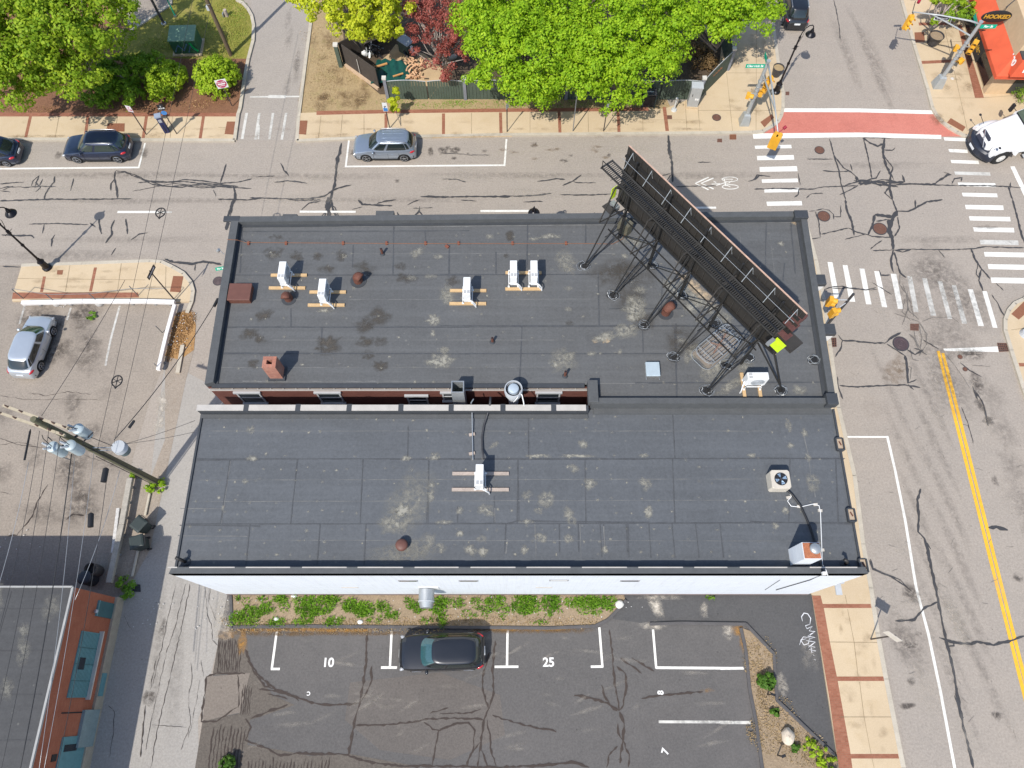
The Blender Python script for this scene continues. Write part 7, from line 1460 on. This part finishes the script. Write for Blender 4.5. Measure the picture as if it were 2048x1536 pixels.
def grate(s, k, lb, z_=.02, mat=IR):
    p = [P(*map(float, q.split(',')), z_, k) for q in s.split()]; t = thing('drain_grate', lb, 'drain grate', (p[0].x,p[0].y,0), world=True)
    MB().sheet(p, z_-.005).build('drain_pit', BLK, t); m = MB()
    for i in range(6): u = i/5; m.bar(p[0].lerp(p[1],u)+z*.01, p[3].lerp(p[2],u)+z*.01, .04, .02)
    for i in range(5): u = i/4; m.bar(p[0].lerp(p[3],u)+z*.012, p[1].lerp(p[2],u)+z*.012, .04, .02)
    m.build('grate_bars', mat, t)
grate('488,1065 552,1060 555,1125 488,1130', 15, 'rusty drain grate at the right wall of the brick building'); grate('1793,1100 1860,1102 1882,1160 1805,1165', 15, 'rusty drain grate at the right end of the stop bar'); grate('1040,115 1085,115 1090,168 1030,165', 10, 'dark drain grate near the corner of the teal shuttered garage', .02, DGREY)
grate('1765,1035 1812,1035 1812,1070 1765,1070', 3, 'orange stained drain grate at the corner kerb', .02, TAC)
# boulder, fountain thing
random.seed(6)
def boulder(px, k, rx, ry, rz_, lb, mat):
    B = P(*px, .05, k); m = MB().ell((0,0,rz_*.6), (rx,ry,rz_), 14, 9); m.v = [tuple(Vector(v)*random.uniform(.9,1.08)) for v in m.v]; o = m.build('boulder', mat, smooth=True); o.location = B; tag(o, lb, 'boulder')
boulder((450,1255),13,.33,.42,.3,'pale beige boulder on the planting strip', M('pale_sandstone', (.58,.50,.40), .85, var=.2, scale=6)); boulder((1262,385),12,.24,.22,.16,'white rounded stone at the end of the weedy strip by the wall', M('white_stone', (.62,.60,.55), .8, var=.2))
for px, lb, sz_ in (((945,325),'white broken plastic piece on the soil at the white wall',(.18,.10,.08)),((1410,507),'small white rubbish at the strip edge',(.16,.12,.08)),((820,487),'white crumpled cup among the weeds',(.14,.12,.1))):
    tag(MB().ell(P(*px,.08,11), sz_, 8, 5).build('litter_piece', PWHITE), lb, 'litter')
# hydrant at right edge
B = P(2046,668,.12); t = thing('signal_pedestal', 'silver post foot with dark post at the right edge island', 'post', B+Vector((.15,0,0)))
MB().cyl((0,0,0),(0,0,.25),.38,.30,16).build('pole_base', LGREY, t); MB().cyl((0,0,.2),(0,0,3.4),.08,n=12).build('pole', DGREY, t); sig_head(t, (-.1,-.25,2.9), R(30), 2)
# bench at restaurant
B = P(1985,105,.12,0)
# bare bush near restaurant
# ---------------- plants ----------------
LG = leafmat('bright_spring_leaves', (.19,.37,.010), (.47,.64,.03), (.22,.40,.012), .38); LG2 = leafmat('olive_green_leaves', (.16,.29,.010), (.48,.58,.04), (.19,.33,.015), .4); LY = leafmat('yellow_green_leaves', (.36,.44,.010), (.72,.72,.05), (.34,.42,.015), .38)
LR = leafmat('dark_red_leaves', (.26,.055,.045), (.52,.17,.13), (.20,.05,.04)); LD = leafmat('dark_shrub_leaves', (.13,.27,.015), (.34,.50,.035), (.10,.21,.01)); LSH = leafmat('clipped_shrub_leaves', (.26,.42,.012), (.52,.64,.05), (.22,.36,.01))
LGR = leafmat('weed_leaves', (.12,.28,.015), (.30,.48,.05), (.10,.24,.02)); LBR = leafmat('brown_twig_leaves', (.18,.11,.045), (.34,.23,.11), (.14,.09,.04)); BARK = M('grey_bark', (.20,.17,.14), .9, var=.25, scale=4); BARKL = M('pale_bark', (.36,.31,.27), .85, var=.2, scale=4)
def leaves(lobes, n, size, clump=.7, spread=.34, flat=.55, seed=1, cover=None, per=85):
    """lobes (centre, radius vec); leaves in clumps over the lobes' surfaces and a little inside"""
    g = np.random.default_rng(seed); w = np.array([l[1][0]*l[1][1] for l in lobes]); w = w/w.sum(); V = []; out = []
    C = np.array([list(l[0]) for l in lobes]); Rr = np.array([list(l[1]) for l in lobes])
    nc = max(8, int(n/per)); idx = g.choice(len(lobes), nc, p=w)
    d = g.normal(size=(nc,3)); d[:,2] = np.abs(d[:,2])*1.1-.35; d /= np.linalg.norm(d, axis=1)[:,None]
    rad = np.where(g.random(nc) < .3, g.uniform(.35, .8, nc), g.uniform(.85, 1.05, nc))
    cc = C[idx]+d*Rr[idx]*rad[:,None]
    k = g.integers(0, nc, n); ld = g.normal(size=(n,3)); ld /= np.linalg.norm(ld, axis=1)[:,None]
    cr_ = clump*g.uniform(.6, 1.25, nc)
    p = cc[k]+ld*(cr_[k]*g.uniform(.35, 1, n)**.6)[:,None]*np.array([1,1,.75])
    nrm = ld*.95+d[k]*.45+g.normal(size=(n,3))*.32+np.array([0,0,flat*.6]); nrm /= np.linalg.norm(nrm, axis=1)[:,None]
    t1 = np.cross(nrm, g.normal(size=(n,3))); t1 /= np.linalg.norm(t1, axis=1)[:,None]; t2 = np.cross(nrm, t1)
    s = size*g.uniform(.6, 1.3, n)[:,None]
    q = np.stack([p-t1*s*.5, p-t2*s*.36+nrm*s*.05, p+t1*s*.55, p+t2*s*.36+nrm*s*.05], 1).reshape(-1,3)
    q[:,2] = np.maximum(q[:,2], .15)
    return q, cc
def leafmesh(name, q, mat, parent, off=None):
    n = len(q)//4; me = bpy.data.meshes.new(name); me.vertices.add(n*4)
    if off is not None: q = q-np.array(list(off))
    me.vertices.foreach_set('co', q.astype(np.float32).ravel()); me.loops.add(n*4); me.loops.foreach_set('vertex_index', np.arange(n*4, dtype=np.int32)); me.polygons.add(n); me.polygons.foreach_set('loop_start', np.arange(0, n*4, 4, dtype=np.int32))
    me.update(calc_edges=True); me.materials.append(mat); o = bpy.data.objects.new(name, me); COL.objects.link(o); o.parent = parent; return o
def tree(label, lobes_px, trunk, mat, n, size, bark=BARK, seed=1, cat='tree', name='broadleaf_tree', clump=.7, group=None, tr=.22, limbs=True, nlimb=14, lr=.05):
    lobes = [(P(x, y, z_), (r, r, r*.8)) for x, y, z_, r in lobes_px]; B = Vector((trunk[0], trunk[1], 0)); t = thing(name, label, cat, B, world=True, group=group)
    q, cc = leaves(lobes, n, size, clump, seed=seed, per=30 if cat == 'shrub' else 85); leafmesh('crown', q, mat, t, B)
    top = sum((l[0] for l in lobes), Vector())/len(lobes)
    m = MB().tube([B, B.lerp(Vector((top.x,top.y,top.z*.45)),.6), Vector((top.x,top.y,top.z*.75))], [tr, tr*.8, tr*.5], 10); m.build('trunk', bark, t, smooth=True)
    if limbs:
        m = MB(); g = random.Random(seed)
        for i in range(nlimb):
            c_ = Vector(cc[g.randrange(len(cc))]); s0_ = Vector((top.x,top.y,top.z*g.uniform(.35,.7))); mid_ = s0_.lerp(c_, .5)+Vector((g.uniform(-.3,.3),g.uniform(-.3,.3),-.25)); m.tube([s0_, mid_, c_], [lr*1.6, lr, lr*.35], 5)
        m.build('limbs', bark, t, smooth=True)
    return t
TG = None
tr1 = P(100,120,0)
tree('big olive green tree filling the top left corner', [(60,60,6.5,3.2),(150,40,7,3.0),(210,30,6.5,2.0),(120,120,6,2.8),(40,150,5.5,2.6),(172,108,5.2,1.6),(95,180,4.2,1.7),(15,80,7,3),(-40,120,6,3),(155,150,4.6,1.7),(40,10,7.5,3),(238,68,3,1.2),(150,-40,7,3)], (tr1.x,tr1.y), LG2, 42000, .21, seed=1, clump=.62, nlimb=26, tr=.3)
tree('bright green tree left of the two overhanging the fence, beside the red maple', [(1020,60,7,3.0),(1065,120,6.4,2.6),(990,110,6,2.0),(1050,175,5,1.6),(1100,60,7,2.6),(965,40,6.5,1.9),(1120,140,5.6,1.6),(1030,-20,7,3),(1085,185,4.4,1.0),(965,150,5,1.1)], (.3,44.6), LG, 50000, .17, seed=2, clump=.56)
tree('bright green tree in the middle overhanging the trash bin', [(1210,60,7,3.0),(1270,100,6.5,2.7),(1180,130,6,2.3),(1240,160,5.2,1.8),(1320,50,6.8,2.5),(1215,185,4.4,1.2),(1150,80,6.6,2.2),(1300,130,5.4,1.6),(1230,-20,7,3),(1330,100,5.6,1.5),(1175,170,5,1.3)], (7.4,44.6), LG, 52000, .17, seed=3, clump=.56)
tree('bright green tree at the top next to the parked black SUV', [(1450,20,6.4,2.4),(1410,0,6.5,2.2),(1500,30,5.8,1.8),(1450,60,5.0,1.5),(1530,10,5.2,1.3),(1380,10,6.2,1.7),(1490,-30,6.4,2.6)], (15.0,48.6), LG, 27000, .17, seed=4, clump=.52)
tree('yellow green tree at the top beside the driveway', [(680,10,5.6,2.2),(740,20,5.8,2.2),(640,0,5.2,1.6),(700,50,4.6,1.2),(780,30,5.4,1.7),(770,60,4.4,1.0),(720,-30,6,2.5),(605,0,4.6,1.0),(735,60,4.4,.9)], (-9.6,48.4), LY, 17000, .19, seed=5, clump=.48, nlimb=20)
tree('dark red maple with bare grey branches in the yard', [(870,20,4.8,1.7),(890,70,4.2,1.5),(850,60,4.4,1.2),(905,110,3.4,1.1),(870,110,3.4,.9),(925,60,4.2,1.2),(840,110,3.0,.6),(890,150,2.6,.7),(830,20,4.6,1.1),(930,20,4.8,1.2)], (-4.4,45.0), LR, 10500, .13, bark=BARKL, seed=6, name='red_maple', clump=.42, nlimb=46, lr=.035)
tree('small yellow sapling beside the wheelchair parking sign', [(786,190,1.9,.42),(780,205,1.6,.4),(795,180,2.1,.35),(790,215,1.3,.3),(775,180,2.0,.25)], (P(804,258).x,P(804,258).y), LY, 1400, .16, seed=7, name='sapling', clump=.22, tr=.03, nlimb=8, lr=.015)
tree('small pale tree at the top left of the restaurant awning', [(1880,10,3.2,.9),(1905,-10,3.4,1.0),(1860,45,2.4,.45),(1930,0,3.0,.7)], (P(1850,62).x,P(1850,62).y), LG2, 1700, .18, seed=8, name='young_tree', clump=.35, tr=.05, bark=BARKL)
tree('loose green shrub against the restaurant awning', [(1915,12,2.2,.7),(1900,30,1.8,.5),(1935,25,2.2,.6)], (P(1918,40).x,P(1918,40).y), LD, 1800, .15, seed=18, name='shrub', cat='shrub', clump=.3, tr=.04)
def shrub(label, lobes, mat, n, size, seed, clump=.25, name='round_shrub', bark=BARK):
    c_ = P(lobes[0][0], lobes[0][1], 0); return tree(label, lobes, (c_.x, c_.y), mat, n, size, seed=seed, cat='shrub', name=name, clump=clump, tr=.06, nlimb=10, lr=.02, bark=bark)
shrub('round yellow green shrub behind the DO NOT ENTER sign', [(434,156,.8,1.6),(432,150,1.1,1.5)], LSH, 9500, .15, 11)
shrub('round yellow green shrub at the right end of the dark hedge', [(333,157,.9,1.35),(322,182,.8,.95),(345,150,.8,1.0)], LSH, 8200, .15, 12)
shrub('wide dark green shrub between the big tree and the round shrub', [(240,150,.9,1.5),(280,140,.9,1.3),(200,185,.8,1.25),(258,188,.7,1.15),(200,150,1.0,1.3),(300,130,.9,1.1)], LD, 16000, .16, 13, name='spreading_shrub')
shrub('dry brown shrub inside the fence corner', [(1400,115,.6,1.0),(1420,130,.5,.6),(1390,95,.6,.7)], LBR, 3600, .12, 14, name='dry_shrub')
LDK = leafmat('deep_green_leaves', (.045,.12,.012), (.13,.25,.03), (.04,.10,.01), .2)
shrub('dark spiky round shrub on the planting strip', [(1533,1362,.25,.40)], LDK, 1300, .16, 15, clump=.12, name='spiky_shrub')
shrub('small green shrub near the lower end of the planting strip', [(1548,1426,.12,.22)], LDK, 260, .14, 16, clump=.1, name='small_shrub'); shrub('small green tuft beside the beige boulder', [(1590,1494,.14,.24)], LDK, 300, .14, 17, clump=.1, name='small_shrub')
shrub('yellowish low bush at the bottom of the planting strip', [(1640,1510,.2,.5),(1620,1490,.2,.35),(1655,1530,.2,.5)], LSH, 700, .13, 19, clump=.16, name='low_bush')
shrub('green ivy tuft growing around the foot of the utility pole', [(306,972,.25,.38),(318,968,.2,.3),(325,975,.2,.3)], LG, 800, .12, 20, clump=.14, name='ivy_tuft'); shrub('small green tuft at the top of the weathered guard beam', [(264,951,.3,.22)], LG, 240, .10, 21, clump=.1, name='ivy_tuft')
shrub('dry leafy weed in the left lot', [(185,633,.05,.26)], LGR, 200, .12, 22, clump=.12, name='weed_clump'); shrub('dark spiky plant at the bottom edge of the parking lot', [(455,1532,.3,.42)], LDK, 800, .14, 25, clump=.14, name='spiky_shrub')
shrub('green weeds growing at the garage corner', [(250,1170,.2,.5),(258,1185,.2,.35),(240,1200,.2,.3)], LGR, 600, .12, 23, clump=.2, name='weed_clump')
shrub('dark bare bush beside the restaurant entrance', [(2045,190,.5,.7)], LD, 700, .08, 24, clump=.3, name='bare_bush')
# weeds and grass, uncountable
def blades(regions, hmin, hmax, w_, mat, name, label, cat, seed, dens=1.0):
    g = random.Random(seed); V = []
    for x, y, rx, ry, n, k in regions:
        c_ = P(x, y, 0, k)
        for _ in range(int(n*dens)):
            a = g.uniform(0, 6.283); r = math.sqrt(g.random()); px_, py_ = c_.x+rx*r*math.cos(a), c_.y+ry*r*math.sin(a)
            h = g.uniform(hmin, hmax)*(1.1-r*.5); b = g.uniform(0, 6.283); lx, ly = math.cos(b)*h*.6, math.sin(b)*h*.6; wx, wy = -math.sin(b)*w_, math.cos(b)*w_
            V += [(px_-wx,py_-wy,.05),(px_+wx,py_+wy,.05),(px_+lx+wx*.8,py_+ly+wy*.8,.05+h*.8),(px_+lx*1.3-wx*.2,py_+ly*1.3,.05+h*.75)]
    o = leafmesh(name, np.array(V), mat, None); tag(o, label, cat, kind='stuff'); return o
wr_ = [(random.uniform(500,2000), random.uniform(340,530), random.uniform(.15,.45), random.uniform(.1,.35), 28, 11) for _ in range(50)]+[(random.uniform(0,1200), random.uniform(335,480), random.uniform(.15,.5), random.uniform(.1,.4), 26, 12) for _ in range(36)]+[(560,480,.75,.5,330,11),(640,420,.5,.3,120,11),(740,420,.5,.4,160,11),(850,345,.6,.3,170,11),(830,510,.6,.35,160,11),(880,400,.4,.4,60,11),(1040,400,1.0,.75,560,11),(1180,350,.9,.4,300,11),(1130,430,.8,.3,160,11),(1000,510,.8,.25,130,11),(1230,510,.6,.35,110,11),(1340,390,.6,.5,260,11),(1440,420,.8,.6,420,11),(1560,400,.6,.4,170,11),(1660,460,.3,.3,60,11),(1820,400,1.0,.3,150,11),(1960,390,.7,.6,220,11),(1600,470,.5,.2,50,11),(680,470,.5,.3,80,11),
       (20,380,.6,.6,110,12),(120,370,.5,.5,90,12),(250,360,.5,.3,50,12),(270,405,.4,.15,40,12),(400,360,.8,.5,200,12),(600,380,1.1,.8,560,12),(780,370,.8,.6,380,12),(940,370,.8,.4,200,12),(1050,370,1.0,.5,380,12),(1180,370,.7,.5,260,12),(1100,440,.4,.2,40,12),(700,510,.8,.15,40,12),(1900,330,.4,.15,40,12)]
blades([(a,b,c*.72,d*.75,e*.85,f) for a,b,c,d,e,f in wr_], .08, .34, .023, LGR, 'weeds', 'green weeds sprouting from the soil strip along the white wall', 'weeds', 3, .95)
dr_ = [(500+i*45, 500+((i*37) % 60), .7, .3, 60, 11) for i in range(34)]+[(i*60, 480+((i*31) % 60), .7, .25, 45, 12) for i in range(19)]+[(random.uniform(1492,1545), random.uniform(1290,1500), .25, .5, 50, 0) for _ in range(16)]+[(random.uniform(620,735), random.uniform(50,215), 1.0, .9, 90, 0) for _ in range(24)]+[(240,760,.7,1,260,13),(300,1080,.5,1.2,260,13),(420,1150,.9,1.2,380,13),(560,1330,1.2,.9,420,13),(330,1250,.6,1,200,13),(680,1400,.9,.5,260,13)]
blades(dr_, .05, .14, .02, leafmat('dry_straw', (.32,.22,.11), (.50,.38,.22), (.28,.2,.1), .1), 'dry_grass', 'dry straw coloured grass over the soil strips', 'dry grass', 4)
lw = [(400,60,3.2,1.6,900,0),(470,60,1.1,2.4,900,0),(460,20,1.6,1.2,600,0),(330,90,2,.8,500,0),(440,110,1.8,.6,300,0)]
blades(lw, .06, .14, .022, leafmat('lawn_blades', (.14,.26,.02), (.38,.42,.07), (.30,.26,.06), .2), 'grass', 'patchy lawn around the green utility box', 'grass', 5)
blades([(780+i*42, 207+((i*13) % 9), 1.1, .45, 120, 0) for i in range(13)]+[(1950,480,.6,.15,60,2),(1600,800,1.2,.3,200,2),(1700,790,.6,.2,90,2)], .05, .13, .02, LGR, 'grass', 'thin mixed grass in front of the board fence', 'grass', 6)
ll = [(x, y, 1.3, .5, 130, 0) for x, y in ((420,207),(380,214),(300,216),(250,214),(180,218),(100,222),(40,222),(465,180),(380,130),(470,130))]+[(1400,1050,.7,1.2,700,5),(1450,1000,.5,.7,300,5),(1350,1180,.6,.8,380,5),(1300,1280,.3,.4,120,5),(1180,800,.8,.2,60,5),(960,820,1.2,.2,90,5)]
blades(ll, .02, .06, .05, leafmat('dead_brown_leaves', (.26,.13,.045), (.50,.32,.15), (.2,.1,.04), .1), 'leaf_litter', 'dead brown leaves lying beside the white guard beam and over the mulch', 'leaf litter', 7)
random.seed(31); lt_ = MB()
for (x, y, rx, ry, n, k) in ((1400,1080,.7,1.3,36,5),(940,820,1.5,.25,40,5),(480,880,.4,.2,10,5),(1000,450,9,.8,70,11),(600,400,5,.8,50,12),(200,460,1.5,1,20,10),(1300,380,1,.2,4,12),(60,1400,2,2,14,9)):
    c_ = P(x, y, .07, k)
    for _ in range(n): lt_.box((c_.x+random.uniform(-rx,rx), c_.y+random.uniform(-ry,ry), .08), (random.uniform(.02,.07), random.uniform(.02,.05), .03), rz=random.uniform(0,3))
tag(lt_.build('litter', M('pale_litter', (.62,.60,.57), .7, var=.25)), 'scattered pale scraps of litter on the soil strips', 'litter', kind='stuff')
